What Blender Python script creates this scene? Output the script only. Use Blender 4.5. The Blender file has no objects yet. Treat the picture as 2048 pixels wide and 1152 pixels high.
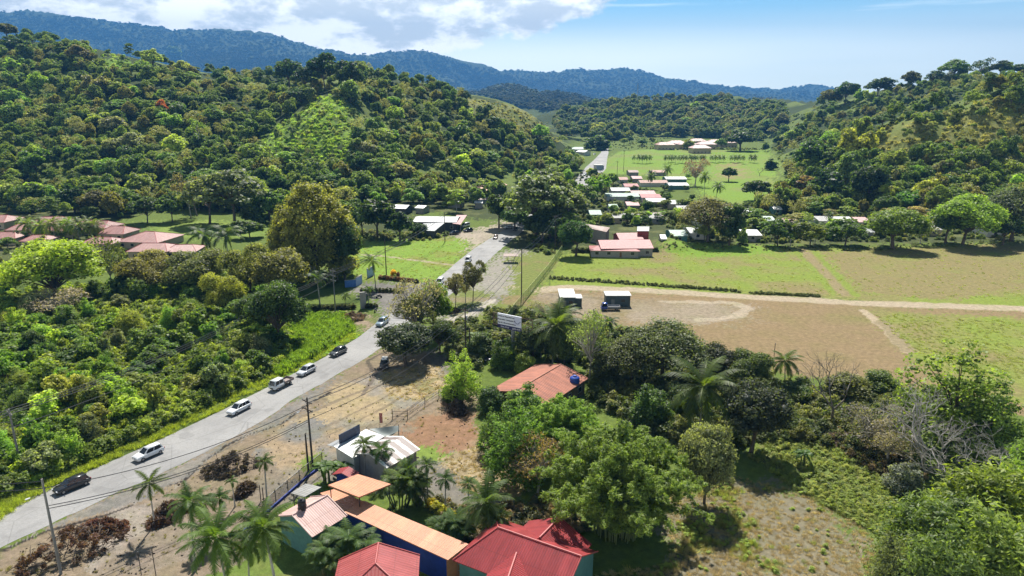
import bpy, bmesh, math, random
import numpy as np
from mathutils import Vector, Matrix, Euler
R = math.radians
SC = bpy.context.scene
COL = SC.collection
rng = random.Random(7)
# ---------------------------------------------------------------- camera model (photo pixels 2048x1152)
FP, PITCH, CH = 1365.0, R(15.2), 55.0
CP, SP = math.cos(PITCH), math.sin(PITCH)
def ray(px, py):
    u = (px - 1024) / FP; v = (py - 576) / FP
    return np.array((u, CP - v * SP, -(SP + v * CP)))
def P(px, py, z=0.0):
    d = ray(px, py); t = (z - CH) / d[2]
    return Vector((d[0] * t, d[1] * t, z))
def PY(px, py, Y):
    d = ray(px, py); t = Y / d[1]
    return Vector((d[0] * t, Y, CH + d[2] * t))
def pix(x, y, z):
    dz = z - CH
    f = y * CP - dz * SP; v = (-dz * CP - y * SP) / f
    return 1024 + FP * x / f, 576 + FP * v
def dpx(px, py, z=0.0):           # metres per photo pixel at that ground point
    p = P(px, py, z); return math.hypot(p.y, CH - z) / FP
# ---------------------------------------------------------------- noise
def _h(ix, iy, seed):
    n = (ix.astype(np.int64) * 374761393 + iy.astype(np.int64) * 668265263 + seed * 1442695041) & 0xffffffff
    n = ((n ^ (n >> 13)) * 1274126177) & 0xffffffff
    return ((n ^ (n >> 16)) & 0xffff) / 65535.0
def vnoise(x, y, seed=0):
    x = np.asarray(x, float); y = np.asarray(y, float)
    ix = np.floor(x); iy = np.floor(y); fx = x - ix; fy = y - iy
    fx = fx * fx * (3 - 2 * fx); fy = fy * fy * (3 - 2 * fy)
    a = _h(ix, iy, seed); b = _h(ix + 1, iy, seed); c = _h(ix, iy + 1, seed); d = _h(ix + 1, iy + 1, seed)
    return (a * (1 - fx) + b * fx) * (1 - fy) + (c * (1 - fx) + d * fx) * fy
def fbm(x, y, seed=0, oct=4):
    s = 0; a = 0.5; t = 0
    for k in range(oct):
        s = s + a * vnoise(np.asarray(x) * 2 ** k, np.asarray(y) * 2 ** k, seed + k * 17); t += a; a *= 0.5
    return s / t
# ---------------------------------------------------------------- terrain
CT = []   # control: s, ln y, elevation/y
def cp(px, py, Y=None, dz=0):
    d = ray(px, py)
    if Y is None: Y = CH / (-d[2] / d[1]); e = 0.0
    else: e = CH / Y + d[2] / d[1] + dz / Y
    CT.append((d[0] / d[1], math.log(Y), e))
def cz(s, Y, z): CT.append((s, math.log(Y), z / Y))
for Y in (30, 60, 110, 180, 250):
    for s in np.linspace(-1.8, 1.8, 13): cz(s, Y, 0)
for px, py in ((-300,470),(-120,462),(0,455),(150,450),(350,442),(500,432),(650,424),(800,398),(950,378),(1050,350),(1100,325),(1150,303),(1180,287),
               (1200,330),(1300,330),(1400,340),(1500,345),(1250,300),(1400,295),(1500,300),(1320,280),(1450,280),(1540,285),(1535,310),(1530,340),(1530,380),(1590,425),(1700,445),(1850,455),(2048,465),(2300,485),(2500,495)): cp(px, py)
for px, py, Y in (
  # left hill
  (-200,400,360),(-200,300,450),(-200,180,560),(-200,60,700),(0,405,372),(0,310,450),(0,210,540),(0,118,640),(0,74,700),(150,395,385),(150,300,455),(150,205,540),(150,130,620),(150,88,690),
  (280,380,395),(280,290,465),(280,200,550),(280,118,680),(400,370,400),(400,285,475),(400,200,560),(400,152,660),(520,370,400),(520,298,455),(540,230,540),(560,183,630),
  (600,335,430),(655,192,520),(625,245,480),(640,300,452),(712,298,450),(720,235,520),(690,185,530),(760,172,620),(850,192,640),(935,205,645),(1000,222,680),(1080,246,720),(1125,282,770),
  (750,350,430),(760,260,520),(850,350,445),(850,290,505),(860,230,580),(950,345,500),(950,290,570),(960,235,630),(1040,300,640),
  (600,148,900),(740,148,900),(870,182,950),(930,202,1000),
  # right spur and ridge
  (1640,330,480),(1690,305,450),(1760,262,440),(1830,232,435),(1950,208,430),(2048,188,425),(2200,170,425),(1700,380,410),(1800,390,372),(2000,405,345),(1900,310,395),(2048,300,390),(2200,300,390),
  (1640,205,930),(1760,182,860),(1850,168,810),(1910,150,760),(2000,146,725),(2048,146,710),(2250,125,700),(1600,250,820),(1750,240,720),(1480,255,1250),(1560,225,1150),
  # middle hills
  (1130,232,1550),(1200,218,1600),(1300,206,1650),(1400,200,1600),(1500,210,1750),(1570,222,1900),(1180,262,1250),(1250,236,1190),(1290,262,1180),(1330,226,1290),(1380,252,1200),(1430,222,1330),(1480,250,1230),(1240,226,1400),(1350,214,1420),(1290,212,1480),(1450,206,1500),
  (1110,215,2300),(930,195,3000),(1000,170,3400),(1100,182,3300),(1200,198,3100),(1000,205,2600),(1150,208,2700)): cp(px, py, Y)
for s in np.linspace(-1.6, -.12, 7): cz(s, 1150, 55); cz(s, 1700, 5)
for s in (.62, .9, 1.3, 1.8): cz(s, 540, 30); cz(s, 1200, 40); cz(s, 1800, 5)
for s, Y in ((.33, 560), (.34, 700), (.36, 850), (.34, 1000), (.2, 1000)): cz(s, Y, 0)
for s in np.linspace(-1.4, 1.4, 9):
    cz(s, 2100, 0); cz(s, 4300, 10); cz(s, 14500, 0); cz(s,4900,60)
M1 = ((-300,0),(-120,15),(0,28),(100,38),(200,47),(300,59),(420,65),(500,64),(600,83),(680,103),(740,118),(820,160))
for px, py in M1: cp(px, py, 7000); cp(px, (py + 205) / 2, 5900)
for px, py in ((690,130),(735,109),(780,102),(840,100),(880,110),(930,133),(965,146),(1010,160)): cp(px, py, 8000); cp(px, (py + 215) / 2, 6600)
for px, py in ((965,144),(1040,141),(1100,148),(1140,135),(1190,139),(1250,134),(1330,152),(1400,158),(1480,172),(1550,178),(1640,171),(1700,182),(1800,190),(1950,196),(2200,190)): cp(px, py, 9300); cp(px, (py + 210) / 2, 7800)
CT = np.array(CT)
AS, AT = 1.0, 0.45
def _k(a, b):
    return np.sqrt(((a[:, None, 0] - b[None, :, 0]) * AS) ** 2 + ((a[:, None, 1] - b[None, :, 1]) * AT) ** 2 + 2e-4)
_n = len(CT)
_A = np.zeros((_n + 1, _n + 1)); _A[:_n, :_n] = _k(CT, CT) - np.eye(_n) * 1e-3; _A[:_n, _n] = 1; _A[_n, :_n] = 1
_W = np.linalg.solve(_A, np.append(CT[:, 2], 0))
BANKS = []      # (polyline world, width, height)
def _segdist(x, y, pts):
    d = np.full(np.shape(x), 1e9)
    for a, b in zip(pts[:-1], pts[1:]):
        ax, ay, bx, by = a[0], a[1], b[0], b[1]
        L = (bx - ax) ** 2 + (by - ay) ** 2 + 1e-9
        t = np.clip(((x - ax) * (bx - ax) + (y - ay) * (by - ay)) / L, 0, 1)
        d = np.minimum(d, np.hypot(x - ax - t * (bx - ax), y - ay - t * (by - ay)))
    return d
def hgt(x, y, detail=True):
    x = np.atleast_1d(np.asarray(x, float)); y = np.atleast_1d(np.asarray(y, float))
    yy = np.maximum(y, 25.0)
    q = np.stack([x / yy, np.log(yy)], 1); e = np.empty(len(q))
    for i in range(0, len(q), 40000): e[i:i + 40000] = _k(q[i:i + 40000], CT) @ _W[:_n] + _W[_n]
    h = yy * np.maximum(0, e - .0035)
    if detail:
        k = np.clip(h / 25, 0, 1)
        big = np.clip((yy - 2500) / 2500, 0, 1)
        h = h + k * np.clip((yy - 1050) / 200, 0, 1) * (1 - big) * (np.abs(fbm(x / 230, y / 230, 13, 4) - .5) * -150 + 22)
        h = np.maximum(h, 0)
        h = h + k * ((fbm(x / 60, y / 60, 3, 4) - .5) * 14 * (1 - big) + big * ((fbm(x / 700, y / 700, 5, 5) - .5) * 150 + (np.abs(fbm(x / 420, y / 420, 9, 4) - .5) * -260 + 30)))
        for pts, w, hh in BANKS:
            bx = [p[0] for p in pts]; by = [p[1] for p in pts]
            m = (x > min(bx) - w * 3) & (x < max(bx) + w * 3) & (y > min(by) - w * 3) & (y < max(by) + w * 3)
            if m.any():
                d = _segdist(x[m], y[m], pts); h[m] += hh * np.exp(-(d / w) ** 2)
    return h
def h1(x, y): return float(hgt(x, y)[0])
BANKS.append(([P(1100,556),P(1250,566),P(1400,577),P(1480,583)], .9, .75))
BANKS.append(([P(1510,586),P(1600,590),P(1640,592)], .8, .6))
BANKS.append(([P(1345,497),P(1336,486)], 6, 2.2))
BANKS.append(([P(1090,588),P(1150,593),P(1210,597)], .7, .4))
_T = np.concatenate([np.linspace(60, 1200, 400), np.geomspace(1205, 13000, 200)])
def hit(px, py):                 # where the line of sight through a photo pixel meets the terrain
    d = ray(px, py); Y = _T; z = CH + d[2] / d[1] * Y; x = d[0] / d[1] * Y
    k = np.where(z - hgt(x, Y) < 0)[0]
    if len(k) == 0: return None
    i = k[0]
    if i == 0: return P(px, py)
    Y = np.linspace(_T[i - 1], _T[i], 24); z = CH + d[2] / d[1] * Y; x = d[0] / d[1] * Y
    hh = hgt(x, Y); k = np.where(z - hh < 0)[0]; i = k[0] if len(k) else -1
    return Vector((x[i], Y[i], hh[i]))
# ---------------------------------------------------------------- object helpers
def link(o, parent=None):
    COL.objects.link(o)
    if parent is not None: o.parent = parent
    return o
def tag(o, label=None, cat=None, group=None, kind=None):
    if label: o['label'] = label
    if cat: o['category'] = cat
    if group: o['group'] = group
    if kind: o['kind'] = kind
    return o
def thing(name, label, cat, loc=(0, 0, 0), rz=0.0, group=None):
    o = bpy.data.objects.new(name, None); o.empty_display_size = .3
    link(o); o.location = loc; o.rotation_euler = (0, 0, rz)
    return tag(o, label, cat, group)
def arrmesh(name, V, F, mat=None, attrs=None, smooth=False):
    """V (n,3) array, F (m,k) int array of equal-size faces"""
    me = bpy.data.meshes.new(name); V = np.asarray(V, np.float32); F = np.asarray(F, np.int32); k = F.shape[1]
    me.vertices.add(len(V)); me.vertices.foreach_set('co', V.ravel())
    me.loops.add(F.size); me.loops.foreach_set('vertex_index', F.ravel())
    me.polygons.add(len(F)); me.polygons.foreach_set('loop_start', np.arange(0, F.size, k, dtype=np.int32))
    if smooth: me.polygons.foreach_set('use_smooth', np.ones(len(F), bool))
    me.update(calc_edges=True)
    for an, (dom, typ, data) in (attrs or {}).items():
        at = me.attributes.new(an, typ, dom)
        at.data.foreach_set('color' if 'COLOR' in typ else ('vector' if typ == 'FLOAT_VECTOR' else 'value'), np.asarray(data, np.float32).ravel())
    if mat:
        for m in (mat if isinstance(mat, (list, tuple)) else [mat]): me.materials.append(m)
    return me
class MB:
    """collects shapes and links them as ONE mesh object"""
    def __init__(s): s.v = []; s.f = []; s.m = []
    def face(s, pts, mi=0):
        n = len(s.v); s.v += [tuple(p) for p in pts]; s.f.append(tuple(range(n, n + len(pts)))); s.m.append(mi); return s
    def raw(s, V, F, mi=0):
        n = len(s.v); s.v += [tuple(p) for p in V]; s.f += [tuple(i + n for i in f) for f in F]; s.m += [mi] * len(F); return s
    def box(s, c, size, rz=0.0, mi=0):
        a, b, h = size[0] / 2, size[1] / 2, size[2] / 2; cs, sn = math.cos(rz), math.sin(rz)
        V = [(c[0] + x * a * cs - y * b * sn, c[1] + x * a * sn + y * b * cs, c[2] + z * h) for z in (-1, 1) for y in (-1, 1) for x in (-1, 1)]
        return s.raw(V, [(0, 2, 3, 1), (4, 5, 7, 6), (0, 1, 5, 4), (2, 6, 7, 3), (0, 4, 6, 2), (1, 3, 7, 5)], mi)
    def tube(s, pts, rad, n=6, mi=0, caps=True):
        pts = [Vector(p) for p in pts]; rr = rad if isinstance(rad, (list, tuple)) else [rad] * len(pts)
        base = len(s.v)
        for i, p in enumerate(pts):
            d = (pts[min(i + 1, len(pts) - 1)] - pts[max(i - 1, 0)]).normalized()
            a = d.orthogonal().normalized() if abs(d.z) > .95 else d.cross(Vector((0, 0, 1))).normalized()
            b = d.cross(a)
            for k in range(n):
                t = 2 * math.pi * k / n; s.v.append(tuple(p + (a * math.cos(t) + b * math.sin(t)) * rr[i]))
        for i in range(len(pts) - 1):
            for k in range(n):
                s.f.append((base + i * n + k, base + i * n + (k + 1) % n, base + (i + 1) * n + (k + 1) % n, base + (i + 1) * n + k)); s.m.append(mi)
        if caps:
            s.f.append(tuple(base + k for k in range(n))[::-1]); s.f.append(tuple(base + (len(pts) - 1) * n + k for k in range(n))); s.m += [mi, mi]
        return s
    def slab(s, pts, th, mi=0):
        """planar polygon extruded downwards by th"""
        n = len(pts); V = [tuple(p) for p in pts] + [(p[0], p[1], p[2] - th) for p in pts]
        F = [tuple(range(n)), tuple(range(2 * n - 1, n - 1, -1))] + [(i, i + n, (i + 1) % n + n, (i + 1) % n) for i in range(n)]
        return s.raw(V, F, mi)
    def build(s, name, mat, parent=None, smooth=False, loc=None, bevel=0):
        me = bpy.data.meshes.new(name); me.from_pydata(s.v, [], s.f)
        for m in (mat if isinstance(mat, (list, tuple)) else [mat]): me.materials.append(m)
        me.polygons.foreach_set('material_index', s.m)
        bm = bmesh.new(); bm.from_mesh(me); bmesh.ops.recalc_face_normals(bm, faces=bm.faces)
        if bevel: bmesh.ops.bevel(bm, geom=bm.edges[:], offset=bevel, segments=1, affect='EDGES', clamp_overlap=True)
        bm.to_mesh(me); bm.free()
        if smooth: me.polygons.foreach_set('use_smooth', [True] * len(me.polygons))
        o = bpy.data.objects.new(name, me); link(o, parent)
        if loc is not None: o.location = loc
        return o
def dup(root, loc=None, rz=None, label=None, group=None, scale=None):
    r = root.copy(); COL.objects.link(r)
    if loc is not None: r.location = loc
    if rz is not None: r.rotation_euler = (0, 0, rz)
    if scale is not None: r.scale = scale
    if label: r['label'] = label
    if group: r['group'] = group
    for ch in list(root.children):
        c = ch.copy(); COL.objects.link(c); c.parent = r
        for g in ch.children:
            d = g.copy(); COL.objects.link(d); d.parent = c
    return r
# ---------------------------------------------------------------- materials
def newmat(name):
    m = bpy.data.materials.new(name); m.use_nodes = True; nt = m.node_tree
    return m, nt, nt.nodes['Principled BSDF'], nt.nodes['Material Output']
def N(nt, typ, **kw):
    n = nt.nodes.new(typ)
    for k, v in kw.items():
        if k.startswith('i_'):
            key = k[2:]; n.inputs[int(key) if key.isdigit() else key].default_value = v
        else: setattr(n, k, v)
    return n
def mixc(nt, fac, a, b, blend='MIX'):
    n = nt.nodes.new('ShaderNodeMix'); n.data_type = 'RGBA'; n.blend_type = blend
    for sock, val in ((n.inputs[0], fac), (n.inputs[6], a), (n.inputs[7], b)):
        if isinstance(val, bpy.types.NodeSocket): nt.links.new(val, sock)
        elif isinstance(val, (int, float)): sock.default_value = val
        else: sock.default_value = (*val[:3], 1)
    return n.outputs[2]
def noise(nt, scale, detail=4, rough=.6, vec=None, dims='3D'):
    n = N(nt, 'ShaderNodeTexNoise'); n.inputs['Scale'].default_value = scale; n.inputs['Detail'].default_value = detail; n.inputs['Roughness'].default_value = rough
    if vec is None: vec = N(nt, 'ShaderNodeTexCoord').outputs['Object']
    nt.links.new(vec, n.inputs['Vector']); return n.outputs['Fac']
def ramp(nt, fac, stops):
    n = nt.nodes.new('ShaderNodeValToRGB'); e = n.color_ramp.elements
    while len(e) < len(stops): e.new(.5)
    for q, (p, c) in zip(e, stops):
        q.position = p; q.color = (*c, 1) if isinstance(c, tuple) else (c, c, c, 1)
    nt.links.new(fac, n.inputs[0]); return n.outputs[0]
MATS = {}
def paint(name, col, rough=.6, var=.25, scale=1.5, metal=0.0, bump=0.0, spec=.4, dirt=None):
    """plain painted / weathered surface with uneven tone"""
    if name in MATS: return MATS[name]
    m, nt, b, out = newmat(name)
    f = noise(nt, scale, 6, .65); c2 = dirt if dirt else tuple(x * (1 - var) for x in col)
    c = mixc(nt, ramp(nt, f, [(.35, 0.0), (.7, 1.0)]), col, c2)
    f2 = noise(nt, scale * 9, 3); c = mixc(nt, ramp(nt, f2, [(.4, 0.0), (.8, .35)]), c, tuple(x * .6 for x in col))
    nt.links.new(c, b.inputs['Base Color']); b.inputs['Roughness'].default_value = rough; b.inputs['Metallic'].default_value = metal; b.inputs['Specular IOR Level'].default_value = spec
    if bump:
        bp = N(nt, 'ShaderNodeBump'); bp.inputs['Strength'].default_value = bump; bp.inputs['Distance'].default_value = .05
        nt.links.new(f2, bp.inputs['Height']); nt.links.new(bp.outputs[0], b.inputs['Normal'])
    MATS[name] = m; return m
def corrug(name, col, pitch=.35, streak=None, rough=.5, amt=.5, metal=0.0):
    """corrugated sheet: ribs run down the slope (uses the UV map: u across, v down, in metres)"""
    if name in MATS: return MATS[name]
    m, nt, b, out = newmat(name)
    uv = N(nt, 'ShaderNodeUVMap').outputs[0]
    sp = N(nt, 'ShaderNodeSeparateXYZ'); nt.links.new(uv, sp.inputs[0])
    def mth(op, a, bb=None):
        n = N(nt, 'ShaderNodeMath', operation=op)
        for i, q in enumerate((a, bb)):
            if q is None: continue
            if isinstance(q, bpy.types.NodeSocket): nt.links.new(q, n.inputs[i])
            else: n.inputs[i].default_value = q
        return n.outputs[0]
    w = mth('SINE', mth('MULTIPLY', sp.outputs[0], 2 * math.pi / pitch))
    mp = N(nt, 'ShaderNodeMapping'); mp.inputs['Scale'].default_value = (1.2, .12, 1); nt.links.new(uv, mp.inputs[0])
    st = noise(nt, 1.0, 5, .7, mp.outputs[0])
    big = noise(nt, .35, 4, .6, uv)
    fl = mth('FLOOR', mth('DIVIDE', sp.outputs[0], .9)); wn = N(nt, 'ShaderNodeTexWhiteNoise', noise_dimensions='1D'); nt.links.new(fl, wn.inputs['W'])
    fl2 = mth('FRACT', mth('DIVIDE', sp.outputs[1], 2.6)); lap = mth('LESS_THAN', fl2, .03)
    sk = streak or tuple(x * .55 for x in col)
    c = mixc(nt, ramp(nt, st, [(.40, 0.0), (.64, 1.0)]), col, sk)
    c = mixc(nt, ramp(nt, big, [(.45, 0.0), (.75, .5)]), c, tuple(min(1, x * 1.25 + .02) for x in col))
    c = mixc(nt, mth('MULTIPLY', wn.outputs[0], .38), c, tuple(x * .5 for x in col))
    c = mixc(nt, mth('MULTIPLY', lap, .5), c, tuple(x * .4 for x in col))
    bl = noise(nt, 1.6, 6, .75, uv); c = mixc(nt, ramp(nt, bl, [(.52, 0.0), (.72, .55)]), c, tuple(x * .45 + .02 for x in col))
    nt.links.new(c, b.inputs['Base Color']); b.inputs['Roughness'].default_value = rough; b.inputs['Metallic'].default_value = metal
    bp = N(nt, 'ShaderNodeBump'); bp.inputs['Strength'].default_value = amt; bp.inputs['Distance'].default_value = .05
    nt.links.new(w, bp.inputs['Height']); nt.links.new(bp.outputs[0], b.inputs['Normal'])
    MATS[name] = m; return m
def leafmat(name='foliage_leaf', col=None):
    m, nt, b, out = newmat(name)
    oi = N(nt, 'ShaderNodeObjectInfo'); at = N(nt, 'ShaderNodeAttribute', attribute_name='v')
    v = at.outputs['Fac']
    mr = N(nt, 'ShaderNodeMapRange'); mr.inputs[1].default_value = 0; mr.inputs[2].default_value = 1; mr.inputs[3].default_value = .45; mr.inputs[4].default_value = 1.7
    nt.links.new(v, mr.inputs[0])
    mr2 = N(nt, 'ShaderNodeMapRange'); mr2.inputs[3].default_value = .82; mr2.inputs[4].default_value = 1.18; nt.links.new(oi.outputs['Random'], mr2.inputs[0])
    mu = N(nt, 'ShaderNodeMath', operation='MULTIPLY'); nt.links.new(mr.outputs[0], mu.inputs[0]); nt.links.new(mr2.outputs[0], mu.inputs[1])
    hs = N(nt, 'ShaderNodeHueSaturation')
    if col is None: nt.links.new(oi.outputs['Color'], hs.inputs['Color'])
    else: hs.inputs['Color'].default_value = (*col, 1)
    nt.links.new(mu.outputs[0], hs.inputs['Value'])
    mr3 = N(nt, 'ShaderNodeMapRange'); mr3.inputs[3].default_value = .512; mr3.inputs[4].default_value = .494; nt.links.new(v, mr3.inputs[0]); nt.links.new(mr3.outputs[0], hs.inputs['Hue'])
    c = hs.outputs[0]
    nt.links.new(c, b.inputs['Base Color']); b.inputs['Roughness'].default_value = .5; b.inputs['Specular IOR Level'].default_value = .25
    tr = N(nt, 'ShaderNodeBsdfTranslucent'); tc = mixc(nt, 1.0, c, (1.75, 1.8, .6), 'MULTIPLY'); nt.links.new(tc, tr.inputs[0])
    mx = N(nt, 'ShaderNodeMixShader'); mx.inputs[0].default_value = .48
    nt.links.new(b.outputs[0], mx.inputs[1]); nt.links.new(tr.outputs[0], mx.inputs[2]); nt.links.new(mx.outputs[0], out.inputs[0])
    return m
LEAF = leafmat()
BARK = paint('bark', (.11, .085, .06), .9, .4, 3, bump=.5)
PALE = paint('pale_bark', (.42, .39, .35), .9, .35, 3, bump=.5)
# ---------------------------------------------------------------- camera, sun, sky, air
cam = bpy.data.objects.new('camera', bpy.data.cameras.new('camera')); link(cam)
cam.location = (0, 0, CH); cam.rotation_euler = (math.pi / 2 - PITCH, 0, 0)
cam.data.sensor_width = 36; cam.data.lens = FP / 2048 * 36; cam.data.clip_start = .5; cam.data.clip_end = 60000
SC.camera = cam
SUN_EL, SUN_AZ = R(53), R(2)          # the sun stands ahead of the camera
sl = bpy.data.lights.new('sun', 'SUN'); sl.energy = 5.0; sl.angle = R(.53); sl.color = (1, .955, .88)
so = bpy.data.objects.new('sun', sl); link(so); so.location = (0, 200, 300)
sd = Vector((math.sin(SUN_AZ) * math.cos(SUN_EL), math.cos(SUN_AZ) * math.cos(SUN_EL), math.sin(SUN_EL)))
so.rotation_euler = sd.to_track_quat('Z', 'Y').to_euler()
w = bpy.data.worlds.new('World'); SC.world = w; w.use_nodes = True; nt = w.node_tree
bg = nt.nodes['Background']
sk = N(nt, 'ShaderNodeTexSky', sky_type='NISHITA'); sk.sun_disc = False; sk.sun_elevation = SUN_EL; sk.sun_rotation = SUN_AZ; sk.altitude = 50; sk.air_density = 1.1; sk.dust_density = .35; sk.ozone_density = 2.2
co = N(nt, 'ShaderNodeTexCoord').outputs['Generated']
def wmath(op, a, b=None, c=None):
    n = N(nt, 'ShaderNodeMath', operation=op)
    for i, q in enumerate((a, b, c)):
        if q is None: continue
        if isinstance(q, bpy.types.NodeSocket): nt.links.new(q, n.inputs[i])
        else: n.inputs[i].default_value = q
    return n.outputs[0]
def wmap(val, a, b, c=0.0, d=1.0, smooth=True):
    n = N(nt, 'ShaderNodeMapRange'); n.interpolation_type = 'SMOOTHSTEP' if smooth else 'LINEAR'
    nt.links.new(val, n.inputs[0])
    for i, q in enumerate((a, b, c, d)): n.inputs[i + 1].default_value = q
    return n.outputs[0]
sep = N(nt, 'ShaderNodeSeparateXYZ'); nt.links.new(co, sep.inputs[0])
AZM = wmath('ARCTAN2', sep.outputs[0], sep.outputs[1]); ELV = wmath('ARCSINE', sep.outputs[2])
cmb = N(nt, 'ShaderNodeCombineXYZ'); nt.links.new(AZM, cmb.inputs[0]); nt.links.new(ELV, cmb.inputs[1])
def cnoise(sx, sy, det, rough, off=0.0, dist=0.0):
    mp = N(nt, 'ShaderNodeMapping'); mp.inputs['Scale'].default_value = (sx, sy, 1); mp.inputs['Location'].default_value = (off, off * .37, off)
    nt.links.new(cmb.outputs[0], mp.inputs[0])
    n = N(nt, 'ShaderNodeTexNoise'); n.inputs['Scale'].default_value = 1; n.inputs['Detail'].default_value = det; n.inputs['Roughness'].default_value = rough; n.inputs['Distortion'].default_value = dist
    nt.links.new(mp.outputs[0], n.inputs['Vector']); return n.outputs['Fac']
# heaped clouds over the left half of the sky, a thin white veil low down
def wadd(*a):
    r = a[0]
    for q in a[1:]: r = wmath('ADD', r, q)
    return r
puff = cnoise(12, 22, 10, .58, 3.1, .12)
# a bank whose lower edge hangs lower to the left, and a broken line of small heaps on the right end
edge = wadd(wmap(AZM, -.3, -.10, -.06, .072), wmap(AZM, -.10, .15, 0, .035))
inside = wmath('SUBTRACT', ELV, edge)                      # > 0 within the bank
rt = wmap(AZM, .10, .20, 0.0, -.55)
body = wadd(wmap(inside, -.02, .02, -.30, .12), wmap(AZM, -.08, -.26, 0, .22), rt, puff)
cover = wmap(body, .38, .49)
streak = wmath('MULTIPLY', wmap(cnoise(3, 60, 5, .5, 5.0), .5, .7), wmap(ELV, .02, .09, 0, .5))
veil = wmath('MULTIPLY', wmath('MULTIPLY', wmap(ELV, .135, .055), wmap(AZM, .75, .1, .85, 1)), wmap(cnoise(2.0, 22, 5, .5, 8.0), .25, .6, .8, .98))
veil = wmath('MAXIMUM', veil, streak)
t1 = cnoise(9, 20, 9, .6, 12.0, .1); t2 = cnoise(18, 36, 9, .62, 33.0, .1)
tone = wadd(wmath('MULTIPLY', t1, .65), wmath('MULTIPLY', t2, .35))
shade = wmath('MULTIPLY', wmap(wadd(tone, wmap(ELV, .05, .13, -.06, .05)), .46, .58), .95)
ccol = mixc(nt, shade, (25, 24.3, 22.5), (12.8, 13.1, 12.4))
skyc = mixc(nt, 1.0, sk.outputs[0], (1.0, 1.45, 1.6), 'MULTIPLY')
skyc = mixc(nt, veil, skyc, (22.5, 23.5, 21))
allc = mixc(nt, cover, skyc, ccol)
allc = mixc(nt, wmap(ELV, .15, .4), allc, mixc(nt, 1.0, allc, (.2, .23, .27), 'MULTIPLY'))
nt.links.new(allc, bg.inputs[0]); bg.inputs[1].default_value = .05
# the air itself
hz = MB().box((0, 5000, 570), (19000, 10600, 1150)).build('haze', paint('haze_shell', (.5, .5, .5)))
mh, nth, bh, oh = newmat('air'); nth.nodes.remove(bh)
vol = N(nth, 'ShaderNodeVolumePrincipled'); vol.inputs['Color'].default_value = (.085, .27, .60, 1); vol.inputs['Density'].default_value = 1.15e-4; vol.inputs['Anisotropy'].default_value = .2
nth.links.new(vol.outputs[0], oh.inputs['Volume']); hz.data.materials[0] = mh; tag(hz, 'thin blue haze filling the valley air', kind='stuff')
vs = SC.view_settings; vs.view_transform = 'Standard'; vs.look = 'None'; vs.gamma = 1; vs.exposure = 1.0; vs.use_curve_mapping = False
SC.cycles.max_bounces = 6; SC.cycles.diffuse_bounces = 3; SC.cycles.transmission_bounces = 3; SC.cycles.volume_bounces = 0; SC.cycles.transparent_max_bounces = 4
SC.cycles.use_adaptive_sampling = True; SC.cycles.adaptive_threshold = .02
# ---------------------------------------------------------------- the ground: one sheet to the horizon
Ys = [40.0]
while Ys[-1] < 14600:
    y = Ys[-1]
    Ys.append(y + (min(max(y * y / (CH * FP) * 1.6, .33), 6.5) if y < 1100 else y * .014))
Ys = np.array(Ys)
Ss = np.concatenate([np.linspace(-2.4, -.86, 50), np.linspace(-.85, .85, 760), np.linspace(.86, 2.4, 50)])
SS, YY = np.meshgrid(Ss, Ys); GX = (SS * YY).ravel(); GY = YY.ravel()
GZ = hgt(GX, GY)
def inpoly(x, y, poly):
    r = np.zeros(len(x), bool); n = len(poly); j = n - 1
    for i in range(n):
        xi, yi, xj, yj = poly[i][0], poly[i][1], poly[j][0], poly[j][1]
        c = ((yi > y) != (yj > y)) & (x < (xj - xi) * (y - yi) / (yj - yi + 1e-12) + xi); r ^= c; j = i
    return r
GC = np.empty((len(GX), 3))
n1 = fbm(GX / 9, GY / 9, 31); n2 = fbm(GX / 30, GY / 30, 32); n3 = fbm(GX / 3, GY / 3, 33); nd = fbm(GX / 100, GY / 160, 35)
def lerp(a, b, t): t = np.asarray(t)[:, None]; return np.asarray(a) * (1 - t) + np.asarray(b) * t
def ss(x, a, b): t = np.clip((x - a) / (b - a), 0, 1); return t * t * (3 - 2 * t)
GRASS, LAWN, DRY, DIRT, GRAV, STRAW, FOREST, OLIVE = (.10, .14, .03), (.15, .24, .033), (.205, .175, .08), (.165, .153, .134), (.168, .164, .154), (.30, .24, .155), (.04, .06, .018), (.13, .15, .05)
GC[:] = lerp(GRASS, FOREST, ss(GZ, .2, 6))
GC[:] = np.where((GZ > 1)[:, None], lerp(GC, (.12, .16, .04), ss(fbm(GX / 45, GY / 45, 61), .52, .62) * .9), GC)
far = ss(GY, 1500, 3000); GC[:] = lerp(GC, lerp((.03, .05, .016), (.05, .072, .024), ss(fbm(GX / 260, GY / 260, 77, 5), .4, .65)), far)
def region(poly, a, b=None, nz=None, lo=.4, hi=.6, jit=1.2, world=False, feather=None):
    """give a patch of ground its own cover; poly in photo pixels on the flat valley floor"""
    w = poly if world else [P(*q) for q in poly]
    xs = [q[0] for q in w]; ys = [q[1] for q in w]; m = np.where((GX > min(xs) - 5) & (GX < max(xs) + 5) & (GY > min(ys) - 5) & (GY < max(ys) + 5))[0]
    if len(m) == 0: return
    jx = GX[m] + (fbm(GX[m] / 4, GY[m] / 4, 41, 3) - .5) * 6 * jit; jy = GY[m] + (fbm(GX[m] / 4, GY[m] / 4, 42, 3) - .5) * 6 * jit
    f_ = np.clip((GY[m] - 60) / 90, .25, 3.0) * (feather if feather is not None else 1.0); gg = np.random.default_rng(len(m)); jx = jx + gg.normal(size=len(m)) * f_; jy = jy + gg.normal(size=len(m)) * f_
    k = m[inpoly(jx, jy, w) & (GZ[m] < (1e9 if world else 2.5))]
    GC[k] = a if b is None else lerp(a, b, ss((n1 if nz is None else nz)[k], lo, hi))
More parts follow.
